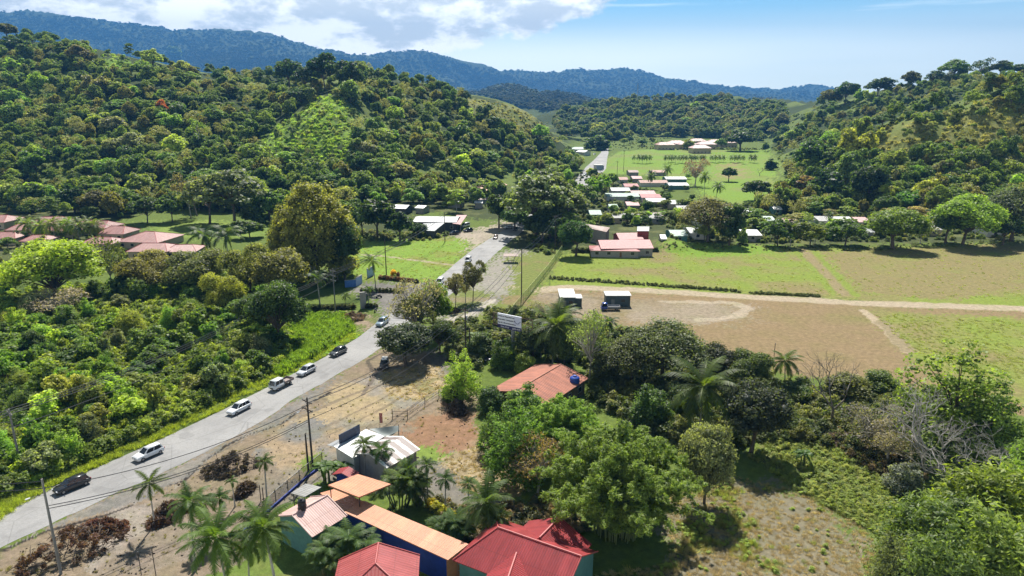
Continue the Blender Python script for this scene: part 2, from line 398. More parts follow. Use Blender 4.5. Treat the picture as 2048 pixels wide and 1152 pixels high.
def regionh(poly, a, b=None, nz=None, lo=.4, hi=.6, jit=2):
    w = [hit(*q) for q in poly]; region([q for q in w if q and q[1] < 1100], a, b, nz, lo, hi, jit, True)
def band(pts, wd, a, jit=1.0, mixv=1.0, world=False):
    w = pts if world else [P(*q) for q in pts]
    xs = [q[0] for q in w]; ys = [q[1] for q in w]; m = np.where((GX > min(xs) - wd * 2) & (GX < max(xs) + wd * 2) & (GY > min(ys) - wd * 2) & (GY < max(ys) + wd * 2))[0]
    d = _segdist(GX[m], GY[m], w) + (fbm(GX[m] / 3, GY[m] / 3, 51, 3) - .5) * 2 * jit
    GC[m] = lerp(GC[m], a, (1 - ss(d, wd * .75, wd * 1.1)) * mixv)
GREENF = (.175, .225, .042)
# hills: grass faces between the woods
regionh([(652,192),(690,205),(715,290),(660,318),(600,330),(500,296),(560,250)], (.15,.25,.03), (.09,.14,.03), n3, .35, .65, 6)
regionh([(175,70),(240,95),(275,130),(235,150),(180,115)], (.14,.23,.035))
regionh([(925,195),(1000,212),(1090,245),(1130,285),(1060,280),(980,245),(930,230)], (.17,.18,.07), (.12,.15,.04))
regionh([(1690,302),(1760,262),(1830,232),(1950,210),(2060,192),(2060,330),(1900,320),(1800,330)], (.19,.195,.06), (.13,.155,.04))
# golf green and far meadows
region([(1190,345),(1215,318),(1240,303),(1330,297),(1535,300),(1552,330),(1552,405),(1500,418),(1420,412),(1390,370),(1300,352)], (.16,.25,.04), (.18,.22,.06), n2, .45, .75)
region([(1430,330),(1480,325),(1500,345),(1475,360),(1440,355)], (.24,.2,.1), (.18,.24,.05))
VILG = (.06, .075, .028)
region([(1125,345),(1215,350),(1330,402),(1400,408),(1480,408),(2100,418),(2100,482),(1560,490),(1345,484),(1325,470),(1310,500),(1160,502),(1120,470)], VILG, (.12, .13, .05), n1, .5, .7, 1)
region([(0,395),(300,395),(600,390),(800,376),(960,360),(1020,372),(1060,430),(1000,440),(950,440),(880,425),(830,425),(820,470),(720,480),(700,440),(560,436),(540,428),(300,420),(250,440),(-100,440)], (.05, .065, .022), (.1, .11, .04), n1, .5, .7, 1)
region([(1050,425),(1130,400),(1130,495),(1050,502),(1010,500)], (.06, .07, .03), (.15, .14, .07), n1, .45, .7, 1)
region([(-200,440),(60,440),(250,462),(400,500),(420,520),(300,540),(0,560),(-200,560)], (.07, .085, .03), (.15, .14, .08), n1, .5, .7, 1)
# playing fields beside the track
region([(1085,572),(1135,506),(1330,503),(1340,490),(1700,498),(2300,478),(2300,640),(1700,600),(1400,585)], GREENF, DRY, nd * .6 + n1 * .4, .38, .62, .4)
region([(1085,575),(1400,588),(1700,604),(2300,640),(2300,900),(1900,790),(1700,765),(1500,735),(1380,690),(1240,650),(1110,625),(1060,610)], (.215, .16, .09), (.165,.165,.055), nd * .65 + n1 * .35, .48, .78, .6)
region([(1745,622),(2300,650),(2300,900),(2000,790),(1830,720)], GREENF, DRY, nd * .6 + n1 * .4, .44, .7, .6)
region([(1640,505),(2200,482),(2200,560),(1900,600),(1720,585)], DRY, GREENF, nd * .6 + n1 * .4, .46, .72, 1)
region([(1100,512),(1320,510),(1420,520),(1600,510),(1640,560),(1400,570),(1100,552)], GREENF, DRY, nd * .5 + n1 * .5, .42, .64, 1)
region([(1330,505),(1345,486),(1560,492),(1560,505),(1400,515)], LAWN, None, jit=.6)
region([(1060,585),(1200,592),(1300,600),(1490,612),(1510,628),(1440,645),(1330,640),(1170,640),(1080,612)], (.24,.2,.145), (.215,.175,.115), n1, .45, .7, 2)
region([(1235,628),(1420,612),(1500,612),(1508,626),(1460,640),(1330,650),(1240,648)], (.25,.21,.155), (.2,.16,.09), n1, .5, .75, 2.5, feather=3)
for a in (([(1010,574),(1080,580),(1140,574),(1300,581),(1500,594),(1700,605),(1900,612),(2300,628)], 3.0, (.34,.285,.21)), ([(1607,500),(1650,545),(1690,590)], 1.9, (.225,.185,.10)), ([(1728,622),(1760,650),(1812,703)], 1.0, (.34,.28,.2)), ([(1765,645),(1815,700)], 1.8, (.235,.195,.12))): band(*a)
band([(1320,602),(1400,605),(1470,606),(1500,618),(1470,635),(1400,640)], 1.5, (.36,.31,.24), 1.5, .7)
band([(1625,500),(1672,548),(1712,592)], 1.1, (.17,.225,.04), 1, .9); band([(1590,502),(1634,548),(1668,590)], 1.1, (.17,.225,.04), 1, .8)
# grass by the shop, the gate, the old road
region([(700,485),(925,474),(945,492),(900,540),(872,566),(790,560),(700,560)], (.165,.255,.04), (.18,.2,.05), n1, .5, .75, .4)
band([(690,506),(770,513),(850,523),(915,531)], .9, (.32,.27,.2), .8, .9)
region([(690,585),(730,566),(890,566),(885,600),(840,640),(760,665),(640,625)], (.185,.175,.165), (.15,.14,.135), n3, .4, .6, .3)
region([(888,470),(960,455),(1040,438),(1035,452),(985,484),(935,512),(945,490),(920,476)], (.32,.28,.225), (.25,.22,.18), n1, .4, .7, .4)
region([(985,515),(1012,500),(1060,500),(1035,560),(1015,592),(985,617),(930,655),(870,660),(880,612),(940,575)], (.25,.235,.205), (.19,.18,.165), n1, .45, .7, .5)
band([(985,600),(940,630),(890,640)], 1.3, (.4,.37,.33), 1.5, .8)
region([(1010,512),(1120,500),(1110,530),(1030,640),(1000,665),(870,665),(960,632),(1015,592),(1030,560)], (.15,.175,.05), (.2,.16,.08), n1, .48, .7, .5)
region([(892,590),(948,575),(985,590),(960,612),(890,640)], (.14,.165,.05), (.2,.17,.1), n1, .5, .7, .3)
# verge and thicket floor left of the road
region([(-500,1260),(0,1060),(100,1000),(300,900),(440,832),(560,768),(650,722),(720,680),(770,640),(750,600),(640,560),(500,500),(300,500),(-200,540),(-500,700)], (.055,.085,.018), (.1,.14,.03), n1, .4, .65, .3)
region([(550,640),(690,628),(712,660),(720,672),(640,712),(560,760),(520,720)], (.16,.29,.03), (.11,.19,.03), n1, .45, .7, .8)
region([(640,620),(740,630),(760,640),(735,668),(690,640)], (.24,.19,.14), (.13,.14,.05), n3, .4, .6, .5)
# dirt lot right of the road
region([(-300,1290),(0,1098),(300,957),(600,792),(760,698),(830,690),(905,715),(900,760),(960,790),(960,880),(1060,960),(1000,1040),(860,1010),(640,960),(520,1060),(420,1200),(-100,1400)], DIRT, (.2,.16,.115), n2, .4, .62, .6)
region([(520,880),(640,810),(760,740),(900,745),(870,790),(700,870),(640,960),(560,960)], GRAV, (.27,.21,.14), n1, .42, .62, 1)
region([(600,845),(680,775),(770,735),(860,730),(890,770),(760,850)], (.3,.24,.15), (.22,.2,.17), n1, .4, .6, 1.2)
region([(760,740),(880,730),(900,770),(840,800),(780,800)], (.34,.27,.17), (.2,.18,.09), n3, .45, .65, 1)
region([(800,865),(900,800),(960,830),(970,900),(860,910)], (.225,.135,.085), (.27,.2,.13), n1, .4, .65, 1)
region([(830,900),(870,890),(905,915),(890,930),(850,925)], (.15,.21,.045), None, jit=1)
region([(880,915),(960,890),(1070,940),(1060,985),(930,990)], (.32,.26,.17), (.24,.19,.12), n3, .4, .65, .8)
region([(595,920),(640,905),(650,935),(610,950)], (.14,.18,.045), None, jit=.6)
region([(230,1010),(340,980),(440,1090),(300,1160),(180,1150)], (.25,.22,.19), (.2,.165,.13), n1, .4, .6, .8)
CRK = (.035, .03, .027)
for q, wd, c_, mv in (([(0,1104),(94,1062),(208,1032),(264,1011),(302,980),(368,962),(399,928),(455,890),(500,868),(562,848),(618,806),(660,785)], .34, CRK, 1), ([(330,962),(420,915),(520,862),(600,812)], .2, (.1, .09, .08), .6), ([(600,835),(700,790),(790,760)], .5, (.16, .13, .1), .7), ([(640,860),(760,800),(850,745)], .35, (.15, .12, .09), .6), ([(655,872),(775,812),(862,752)], .35, (.15, .12, .09), .6), ([(560,880),(640,862),(700,850)], .4, (.17, .15, .13), .6), ([(725,790),(760,735),(775,722)], .5, (.12, .1, .085), .8), ([(745,742),(735,722),(760,708),(790,700)], .45, (.07, .06, .05), .8), ([(240,1150),(330,1090),(420,1060)], .35, (.16, .13, .11), .6), ([(800,770),(842,790),(860,812)], .3, (.17, .13, .09), .7)):
    band(q, wd, c_, .25, mv)
# old asphalt apron outside the carriageway
region([(0,1099),(100,1052),(200,1005),(300,958),(460,882),(600,794),(690,745),(640,790),(562,846),(455,887),(368,958),(264,1008),(94,1058)], (.165, .158, .148), (.2, .185, .165), n3, .4, .65, .15)
# meadow bottom right
region([(1330,985),(1480,955),(1600,985),(1700,1030),(1790,1120),(1800,1500),(1100,1500),(1340,1130)], (.18, .162, .115), (.14, .128, .088), n1, .42, .62, 2, feather=3)
region([(1330,985),(1480,955),(1600,985),(1700,1030),(1790,1120),(1800,1500),(1100,1500),(1340,1130)], (.172, .155, .11), (.145,.165,.055), fbm(GX/6, GY/6, 91)*.7+n3*.3, .56, .70, 2, feather=3)
region([(1520,880),(1600,850),(1700,900),(1780,990),(1790,1080),(1700,1040),(1600,985),(1530,930)], (.12,.16,.045), (.16,.165,.07), n1, .4, .65, 1)
region([(400,1150),(640,1080),(700,1152),(640,1300),(380,1300)], (.11,.16,.035), (.2,.18,.08), n1, .45, .65, .6)
region([(290,440),(420,441),(545,452),(540,474),(380,480),(310,468)], (.17,.23,.05), (.13,.19,.04), n1, .4, .7, .4)
nr, ncol = len(Ys), len(Ss); ii = np.arange(nr * ncol).reshape(nr, ncol)
GF = np.stack([ii[:-1, :-1], ii[:-1, 1:], ii[1:, 1:], ii[1:, :-1]], -1).reshape(-1, 4)
m, nt, b, out = newmat('ground_cover')
at = N(nt, 'ShaderNodeAttribute', attribute_name='cover'); tc = N(nt, 'ShaderNodeTexCoord').outputs['Object']
fA = noise(nt, .9, 6, .7, tc); fB = noise(nt, .16, 5, .6, tc); fC = noise(nt, 5.5, 4, .7, tc)
c = mixc(nt, ramp(nt, fA, [(.3, 0.0), (.7, 1.0)]), mixc(nt, 1, at.outputs[0], (.68, .68, .66), 'MULTIPLY'), mixc(nt, 1, at.outputs[0], (1.32, 1.28, 1.25), 'MULTIPLY'))
c = mixc(nt, ramp(nt, fB, [(.45, 0.0), (.7, .45)]), c, mixc(nt, 1, c, (.8, .93, .7), 'MULTIPLY'))
c = mixc(nt, ramp(nt, fC, [(.47, 0.0), (.66, .6)]), c, mixc(nt, 1, c, (.55, .54, .5), 'MULTIPLY'))
fD = noise(nt, 2.2, 5, .75, tc); c = mixc(nt, ramp(nt, fD, [(.5, 0.0), (.68, .45)]), c, mixc(nt, 1, c, (1.4, 1.36, 1.3), 'MULTIPLY'))
nt.links.new(c, b.inputs['Base Color']); b.inputs['Roughness'].default_value = .95; b.inputs['Specular IOR Level'].default_value = .1
bp = N(nt, 'ShaderNodeBump'); bp.inputs['Strength'].default_value = .35; bp.inputs['Distance'].default_value = .15; nt.links.new(fA, bp.inputs['Height']); nt.links.new(bp.outputs[0], b.inputs['Normal'])
GCA = np.concatenate([GC, np.ones((len(GC), 1))], 1)
me = arrmesh('ground', np.stack([GX, GY, GZ], 1), GF, m, {'cover': ('POINT', 'FLOAT_COLOR', GCA)}, True)
tag(link(bpy.data.objects.new('ground', me)), 'valley floor and hills', kind='structure')
del GF, GCA
GZ2 = GZ.reshape(nr, ncol); LY = Ys
def hfast(x, y):
    x = np.atleast_1d(np.asarray(x, float)); y = np.atleast_1d(np.asarray(y, float)); s = x / y
    i = np.clip(np.searchsorted(Ys, y) - 1, 0, nr - 2); j = np.clip(np.searchsorted(Ss, s) - 1, 0, ncol - 2); u = np.clip((y - Ys[i]) / (Ys[i + 1] - Ys[i]), 0, 1); v = np.clip((s - Ss[j]) / (Ss[j + 1] - Ss[j]), 0, 1)
    return (GZ2[i, j] * (1 - v) + GZ2[i, j + 1] * v) * (1 - u) + (GZ2[i + 1, j] * (1 - v) + GZ2[i + 1, j + 1] * v) * u
def h1(x, y): return float(hfast(x, y)[0])
def hit(px, py):
    d = ray(px, py); Y = _T; z = CH + d[2] / d[1] * Y; x = d[0] / d[1] * Y
    k = np.where(z - hfast(x, Y) < 0)[0]
    if len(k) == 0: return None
    i = k[0]
    if i == 0: return P(px, py)
    Y = np.linspace(_T[i - 1], _T[i], 24); z = CH + d[2] / d[1] * Y; x = d[0] / d[1] * Y; hh = hfast(x, Y); k = np.where(z - hh < 0)[0]; i = k[0] if len(k) else -1
    return Vector((x[i], Y[i], hh[i]))
# ---------------------------------------------------------------- plants: crowns made of leaf clumps, tapered trunks with limbs
def _ico():
    bm = bmesh.new(); bmesh.ops.create_icosphere(bm, subdivisions=1, radius=1)
    V = np.array([v.co[:] for v in bm.verts]); F = np.array([[v.index for v in f.verts] for f in bm.faces]); bm.free(); return V, F
ICOV, ICOF = _ico()
def leafcloud(g, cen, rad, n, size, flat=.8, up=.35, core=.62, zmin=-.55, aspect=1.0, droop=0.0, rnd=.6):
    """leaf faces spread over round clumps. cen (k,3), rad (k,), n leaves per clump. returns V,F4,v4 and core tris"""
    k = len(cen); c = np.repeat(cen, n, 0); r = np.repeat(rad, n)
    d = g.normal(size=(k * n, 3)); d /= np.linalg.norm(d, axis=1)[:, None]
    d[:, 2] = np.where(d[:, 2] < zmin, -d[:, 2], d[:, 2])
    p = c + d * (r * (.72 + .42 * g.random(k * n)))[:, None] * np.array((1, 1, flat))
    nn = d * .8 + np.array((0, 0, up)) + g.normal(size=(k * n, 3)) * rnd; nn /= np.linalg.norm(nn, axis=1)[:, None]
    t = np.cross(nn, g.normal(size=(k * n, 3))); t /= np.linalg.norm(t, axis=1)[:, None] + 1e-9
    if droop: t = t * (1 - droop) + np.array((0, 0, -1)) * droop + d * droop * .6; t -= nn * (t * nn).sum(1)[:, None]; t /= np.linalg.norm(t, axis=1)[:, None] + 1e-9
    b = np.cross(nn, t); s = (size * (.65 + .7 * g.random(k * n)))[:, None]
    L = t * s * .5 * aspect; B = b * s * .5 / aspect ** .5
    V = np.stack([p - L, p + B - L * .1, p + L - nn * s * .12, p - B - L * .1], 1).reshape(-1, 3)
    F = np.arange(len(V)).reshape(-1, 4)
    cv = g.random(k); v = np.clip(np.repeat(cv, n) * .55 + g.random(k * n) * .45, 0, 1)
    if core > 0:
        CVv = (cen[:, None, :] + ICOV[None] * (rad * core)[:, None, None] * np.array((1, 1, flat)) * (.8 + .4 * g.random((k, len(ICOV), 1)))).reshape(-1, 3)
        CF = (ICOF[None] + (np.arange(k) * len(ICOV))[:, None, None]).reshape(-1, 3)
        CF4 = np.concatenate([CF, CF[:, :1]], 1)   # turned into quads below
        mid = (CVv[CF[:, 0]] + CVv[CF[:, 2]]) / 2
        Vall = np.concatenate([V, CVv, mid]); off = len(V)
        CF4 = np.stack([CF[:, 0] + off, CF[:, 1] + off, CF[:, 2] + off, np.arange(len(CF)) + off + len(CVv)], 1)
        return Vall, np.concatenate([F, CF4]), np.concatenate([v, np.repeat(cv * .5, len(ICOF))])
    return V, F, v
def blob_centres(g, shape, k):
    """clump centres for a crown of radius .5 and height 0..1 above the crown's foot at z=.25"""
    C = []; Rr = []; seed_ph = g.random() * 6.28
    while len(C) < k:
        if shape == 'dome':
            d = g.normal(size=3); d /= np.linalg.norm(d)
            if d[2] < -.35: continue
            ph = math.atan2(d[1], d[0]); f = (.55 + .45 * g.random() ** .5) * (.84 + .11 * math.sin(ph * 3 + 1 + seed_ph) + .08 * math.sin(ph * 5 + d[2] * 5)); r = .10 + .06 * g.random()
            c = np.array((d[0] * (.5 - r) * f, d[1] * (.5 - r) * f, .56 + d[2] * (.42 - r * .8) * f))
        elif shape == 'oval':
            d = g.normal(size=3); d /= np.linalg.norm(d); ph = math.atan2(d[1], d[0]); f = (.5 + .5 * g.random() ** .5) * (.84 + .1 * math.sin(ph * 3 + 2 + d[2] * 4) + .09 * math.sin(ph * 4 - d[2] * 6)); r = .10 + .06 * g.random()
            z = .54 + d[2] * (.45 - r * .8) * f; wd = .5 - .16 * max(0, (z - .55) / .4)
            c = np.array((d[0] * (wd - r) * f, d[1] * (wd - r) * f, z))
        elif shape == 'umbrella':
            a = g.random() * 6.283; q = g.random() ** .5; r = .08 + .05 * g.random()
            c = np.array((math.cos(a) * q * (.5 - r * .6), math.sin(a) * q * (.5 - r * .6), .90 - .36 * q ** 2 + g.normal() * .03 - (.17 * g.random() if g.random() < .4 else 0)))
        elif shape == 'ragged':
            L = int(g.integers(0, 5)); a = L * 1.26 + .4; o = np.array((math.cos(a) * .24, math.sin(a) * .24, .45 + .12 * (L % 3) + .06 * (L == 4)))
            d = g.normal(size=3); d /= np.linalg.norm(d); d[2] = abs(d[2]) * .9 - .15; r = .085 + .05 * g.random()
            c = o + d * np.array((.24 - r * .6, .24 - r * .6, .24))
        elif shape == 'layered':
            L = int(g.integers(0, 6)); a = L * 2.4; z = .42 + L * .098; q = g.random() ** .5; o = np.array((math.cos(a) * .2, math.sin(a) * .2, z)) * np.array((1 - L * .12, 1 - L * .12, 1)); b = g.random() * 6.283; r = .06 + .035 * g.random()
            c = o + np.array((math.cos(b) * q * .27, math.sin(b) * q * .27, -.05 * q + g.normal() * .012))
        elif shape == 'bush':
            d = g.normal(size=3); d /= np.linalg.norm(d); d[2] = abs(d[2]); ph = math.atan2(d[1], d[0]); f = (.6 + .4 * g.random() ** .5) * (.80 + .13 * math.sin(ph * 3 + 1 + d[2] * 3) + .10 * math.sin(ph * 5 - d[2] * 7 + 2)); r = .12 + .07 * g.random()
            c = np.array((d[0] * (.5 - r) * f, d[1] * (.5 - r) * f, .12 + d[2] * (.84 - r) * f * (.75 + .25 * math.sin(d[0] * 7 + d[1] * 5))))
        elif shape == 'mound':
            d = g.normal(size=3); d /= np.linalg.norm(d); d[2] = abs(d[2]); ph = math.atan2(d[1], d[0]); f = (.7 + .3 * g.random() ** .5) * (.93 + .05 * math.sin(ph * 4 + d[2] * 4) + .03 * math.sin(ph * 7)); r = .07 + .04 * g.random(); z_ = .06 + d[2] * .88 * f
            c = np.array((d[0] * .45 * f * (1 if z_ > .3 else .8), d[1] * .45 * f * (1 if z_ > .3 else .8), z_))
        elif shape == 'column':
            z = .12 + .84 * g.random(); a = g.random() * 6.283; wd = .5 * math.sin(math.pi * min(1, (1.06 - z) * .9 + .08)) ** .7; r = .12; q = g.random() ** .5
            c = np.array((math.cos(a) * q * max(.05, wd - r), math.sin(a) * q * max(.05, wd - r), z))
        C.append(c); Rr.append(r)
    C = np.array(C); Rr = np.array(Rr); C[:, :2] *= .5 / np.percentile(np.hypot(C[:, 0], C[:, 1]) + Rr, 96); zb = C[:, 2].min(); C[:, 2] = zb + (C[:, 2] - zb) * (1 - zb) / (np.percentile(C[:, 2] + Rr * .8, 98.5) - zb)
    return C, Rr
def crown_mesh(name, shape, seed, k, n, size, rs=1.0, **kw):
    g = np.random.default_rng(seed); C, r = blob_centres(g, shape, k); r = r * rs
    V, F, v = leafcloud(g, C, r, n, size, **kw)
    return arrmesh(name, V, F, LEAF, {'v': ('FACE', 'FLOAT', v)}), C
def trunk_mesh(name, C, seed, rad=.03, nb=7, fork=.3, mat=None, lean=.03, bare=False):
    g = random.Random(seed); mb = MB(); top = Vector((g.uniform(-lean, lean), g.uniform(-lean, lean), fork))
    mb.tube([(0, 0, -.03), (0, 0, .02), tuple(top * .5), tuple(top)], [rad * 1.5, rad * 1.05, rad * .85, rad * .75], 7)
    pick = list(C); g.shuffle(pick)
    for c in pick[:nb]:
        c = Vector(c); m = top.lerp(c, .5) + Vector((0, 0, .04)); m.x *= .8; m.y *= .8
        mb.tube([tuple(top), tuple(m), tuple(c)], [rad * .55, rad * .35, rad * .14], 5, caps=False)
    return MBmesh(mb, name, mat or BARK)
def MBmesh(mb, name, mat):
    me = bpy.data.meshes.new(name); me.from_pydata(mb.v, [], mb.f); me.materials.append(mat); me.polygons.foreach_set('use_smooth', [True] * len(me.polygons)); me.update(); return me
PROTO = {}
def proto(key, shape, seed, k, n, size, rad=.03, nb=8, fork=.3, mat=None, **kw):
    m, C = crown_mesh('crown_' + key, shape, seed, k, n, size, **kw)
    PROTO[key] = (m, trunk_mesh('trunk_' + key, C, seed, rad, nb, fork, mat))
# hillside trees
for i in range(3): proto(f'dome{i}', 'dome', 10 + i, 58, 60, .062, flat=.85)
for i in range(2): proto(f'oval{i}', 'oval', 20 + i, 54, 60, .062)
for i in range(3): proto(f'umb{i}', 'umbrella', 30 + i, 70, 48, .045, flat=.55, up=.7, rad=.022, nb=14, fork=.34, core=.5)
for i in range(3): proto(f'rag{i}', 'ragged', 40 + i, 60, 55, .055, rad=.02, nb=12, fork=.25)
for i in range(2): proto(f'lay{i}', 'layered', 50 + i, 90, 34, .05, flat=.4, up=1.0, rad=.016, nb=16, fork=.38, mat=PALE, core=.35)
for i in range(2): proto(f'thin{i}', 'ragged', 60 + i, 46, 26, .045, rad=.018, nb=26, fork=.26, mat=PALE, core=0)
for i in range(3): proto(f'bush{i}', 'bush', 70 + i, 46, 52, .075, rad=.02, nb=3, fork=.12)
proto('col0', 'column', 80, 44, 50, .08)
# near trees, finer leaves
proto('Fdome', 'dome', 110, 170, 80, .027, flat=.8, rad=.03, nb=16)
proto('Foval', 'oval', 111, 190, 80, .024, flat=.85, core=.5, rad=.022, nb=14, fork=.24)
proto('Fumb', 'umbrella', 112, 190, 60, .02, flat=.6, up=.6, rad=.026, nb=34, fork=.36, core=.3)
proto('Frag', 'ragged', 113, 190, 70, .024, rad=.022, nb=26, fork=.25, core=.45)
proto('Fopen', 'ragged', 114, 300, 30, .02, rs=.5, rad=.016, nb=60, fork=.3, core=.3, flat=.6)
proto('Fairy', 'bush', 121, 330, 26, .019, rs=.42, core=.3, flat=.7, rad=.014, nb=60, fork=.28)
proto('Fgrand', 'mound', 120, 420, 60, .017, rs=.85, core=.5, rad=.02, nb=10, fork=.2)
proto('Fbush', 'bush', 115, 130, 80, .032, rad=.02, nb=5, fork=.12)
proto('Fbush1', 'bush', 116, 110, 80, .036, aspect=1.6, rad=.02, nb=5, fork=.12)
proto('Fthin', 'ragged', 117, 90, 26, .024, rad=.022, nb=60, fork=.28, core=0, mat=PALE)
proto('Fshoot', 'bush', 118, 260, 60, .024, aspect=2.2, droop=-.3, rad=.015, nb=20, fork=.2, core=.3)
proto('Fshoot2', 'bush', 119, 260, 60, .021, aspect=2.0, droop=-.3, rad=.015, nb=20, fork=.2, core=.3)
def bamboo_mesh():
    g = np.random.default_rng(5); C = []; Rr = []; mb = MB(); rr = random.Random(5)
    for i in range(120):
        a = rr.uniform(0, 6.283); q = rr.random() ** .6; base = Vector((math.cos(a) * q * .14, math.sin(a) * q * .14, 0)); reach = (.06 + .36 * q) * rr.uniform(.7, 1.1); H = rr.uniform(.7, .92) * (1.05 - .3 * q ** 2)
        a2 = a + rr.uniform(-.5, .5); pts = []
        for t in np.linspace(0, 1, 10):
            pts.append(Vector((base.x + math.cos(a2) * reach * t ** 1.7, base.y + math.sin(a2) * reach * t ** 1.7, H * (t * 1.55 - .55 * t ** 2.4 * (1 + .35 * q)))))
        mb.tube(pts, [.0045 * (1 - .8 * k / 9) for k in range(10)], 5, caps=False)
        for k in range(2, 10):
            for _ in range(4):
                o = pts[k] + Vector((rr.uniform(-.035, .035), rr.uniform(-.035, .035), rr.uniform(-.05, .02))); C.append(tuple(o)); Rr.append(rr.uniform(.018, .036) * (1.15 - .05 * k))
    C = np.array(C); Rr = np.array(Rr); m_ = C[:, 2] > .05
    V, F, v = leafcloud(g, C[m_], Rr[m_], 34, .0095, aspect=2.6, droop=.4, core=.5, flat=1.25, zmin=-.9)
    PROTO['bamboo'] = (arrmesh('crown_bamboo', V, F, LEAF, {'v': ('FACE', 'FLOAT', v)}), MBmesh(mb, 'culms', paint('bamboo_culm', (.16, .19, .06), .5, .3, 4)))
bamboo_mesh()
def bare_mesh(key, seed, spread=.9, levels=5, rad=.03, mat=None, h0=.28, multi=1, twist=.35):
    g = random.Random(seed); mb = MB()
    def grow(p, d, L, r, lv):
        pts = [p]; n = 3
        for i in range(n):
            d = (d + Vector((g.gauss(0, .16), g.gauss(0, .16), g.gauss(.02, .1))) * (twist / .35)).normalized(); pts.append(pts[-1] + d * L / n)
        mb.tube(pts, [r * (1 - .4 * i / n) for i in range(n + 1)], 6 if lv > 3 else 4, caps=False)
        if lv == 0: return
        for k in range(g.choice((2, 3, 3)) if lv > 1 else 3):
            a = d.orthogonal().normalized(); a.rotate(Matrix.Rotation(g.uniform(0, 6.283), 3, d)); nd = (d * g.uniform(.6, 1) + a * spread * g.uniform(.4, 1) + Vector((0, 0, .12))).normalized()
            q = pts[g.choice((2, 3))] if k else pts[-1]
            grow(q, nd, L * g.uniform(.62, .85), r * .56, lv - 1)
    for i in range(multi):
        a = g.uniform(0, 6.283); grow(Vector((0, 0, -.02)), Vector((math.cos(a) * .45 * (multi > 1), math.sin(a) * .45 * (multi > 1), 1)).normalized(), h0, rad, levels)
    V = np.array(mb.v); V[:, :2] -= np.median(V[:, :2], 0) * .3; sc = max(V[:, 2].max(), 1e-6); V[:, 2] /= sc; w_ = np.abs(V[:, :2]).max(); V[:, :2] *= .5 / w_
    mb.v = [tuple(p) for p in V]; PROTO[key] = (None, MBmesh(mb, 'bare_' + key, mat or PALE))
bare_mesh('bare0', 3, .8, 5, .02, paint('grey_bark', (.2, .175, .14), .9, .35, 3)); bare_mesh('bare1', 9, 1.0, 5, .018, PALE, .24, 3, .5); bare_mesh('bare2', 15, 1.2, 5, .013, PALE, .22, 4, .6)
# palms
PALMM = None
def frond(V, F, v, g, base, az, el, L, bend, wid, n=15, twist=0.0, dead=False):
    """one feathered frond: an arching midrib with leaflets both sides"""
    h = Vector((math.cos(az), math.sin(az), 0)); p = Vector(base); e = el; st = L / n; fv = g.random()
    side = Vector((-math.sin(az), math.cos(az), 0))
    prev = p.copy()
    for i in range(n + 1):
        t = i / n; d = h * math.cos(e) + Vector((0, 0, 1)) * math.sin(e); upv = side.cross(d); upv = -upv if upv.z < 0 else upv
        q = p + d * st
        w0 = .035 * L * (1 - .8 * t) * .5; k = len(V); V += [p - side * w0, p + side * w0, q + side * w0 * .9, q - side * w0 * .9]; F.append((k, k + 1, k + 2, k + 3)); v.append(.9)
        if i > 1:
            ll = wid * L * math.sin(math.pi * min(1, .12 + t * .9)) ** .7
            for s_ in (-1, 1):
                for jj in (0, .5):
                    o = p + d * st * jj; dirl = (side * s_ * .9 + d * .55 + Vector((0, 0, -.30 - .25 * g.random())) + upv * .22).normalized()
                    wv = d * st * .40; tip = o + dirl * ll * (.85 + .3 * g.random()) + Vector((0, 0, -ll * .16))
                    k = len(V); V += [o - wv * .6, o + wv * .9, tip + wv * .25, tip - wv * .15]; F.append((k, k + 1, k + 2, k + 3)); v.append(min(1, max(0, fv * .6 + .4 * g.random())))
        p = q; e -= bend / n * (.5 + 1.2 * t)
def palm_mesh(key, seed, nf=18, wid=.22, elr=(-.25, 1.25), bend=1.25, wind=0.0, lean=.1, tr=.022, skirt=0):
    g = random.Random(seed); V = []; F = []; v = []
    for i in range(nf):
        az = i * 2.39996 + g.uniform(-.25, .25); t = (i + .5) / nf; el = elr[0] + (elr[1] - elr[0]) * t + g.uniform(-.1, .1)
        if wind: az = az * (1 - wind * .45) + wind * .45 * (3.0 if math.cos(az - 3.0) > -.2 else az)
        frond(V, F, v, g, (0, 0, 0), az, el, g.uniform(.85, 1.05), bend * g.uniform(.8, 1.15), wid)
    for i in range(skirt): frond(V, F, v, g, (0, 0, -.02), g.uniform(0, 6.28), -1.2, g.uniform(.5, .8), .3, wid * .6)
    cm = arrmesh('fronds_' + key, np.array([tuple(x) for x in V]), np.array(F), LEAF, {'v': ('FACE', 'FLOAT', v)})
    mb = MB(); pts = []; a = g.uniform(0, 6.28)
    for i in range(9):
        t = i / 8; pts.append((math.cos(a) * lean * t ** 1.7, math.sin(a) * lean * t ** 1.7, t * 1.0 - .02 * (i == 0)))
    mb.tube(pts, [tr * (1.5 - .6 * min(1, i / 2)) if i < 2 else tr * (.95 - .035 * i) for i in range(9)], 7)
    PROTO[key] = (cm, MBmesh(mb, 'stem_' + key, PALE), Vector(pts[-1]))
palm_mesh('coco0', 1, 28, .2, (-.75, 1.25), 1.3); palm_mesh('coco1', 2, 24, .2, (-.8, 1.2), 1.45); palm_mesh('coco2', 3, 17, .2, (-.7, 1.3), 1.1, .9, .12); palm_mesh('roy0', 4, 13, .24, (-.05, 1.2), 1.9, 0, .03, .03, 3); palm_mesh('roy1', 5, 14, .26, (-.3, 1.3), 1.8, 0, .05, .028, 2)
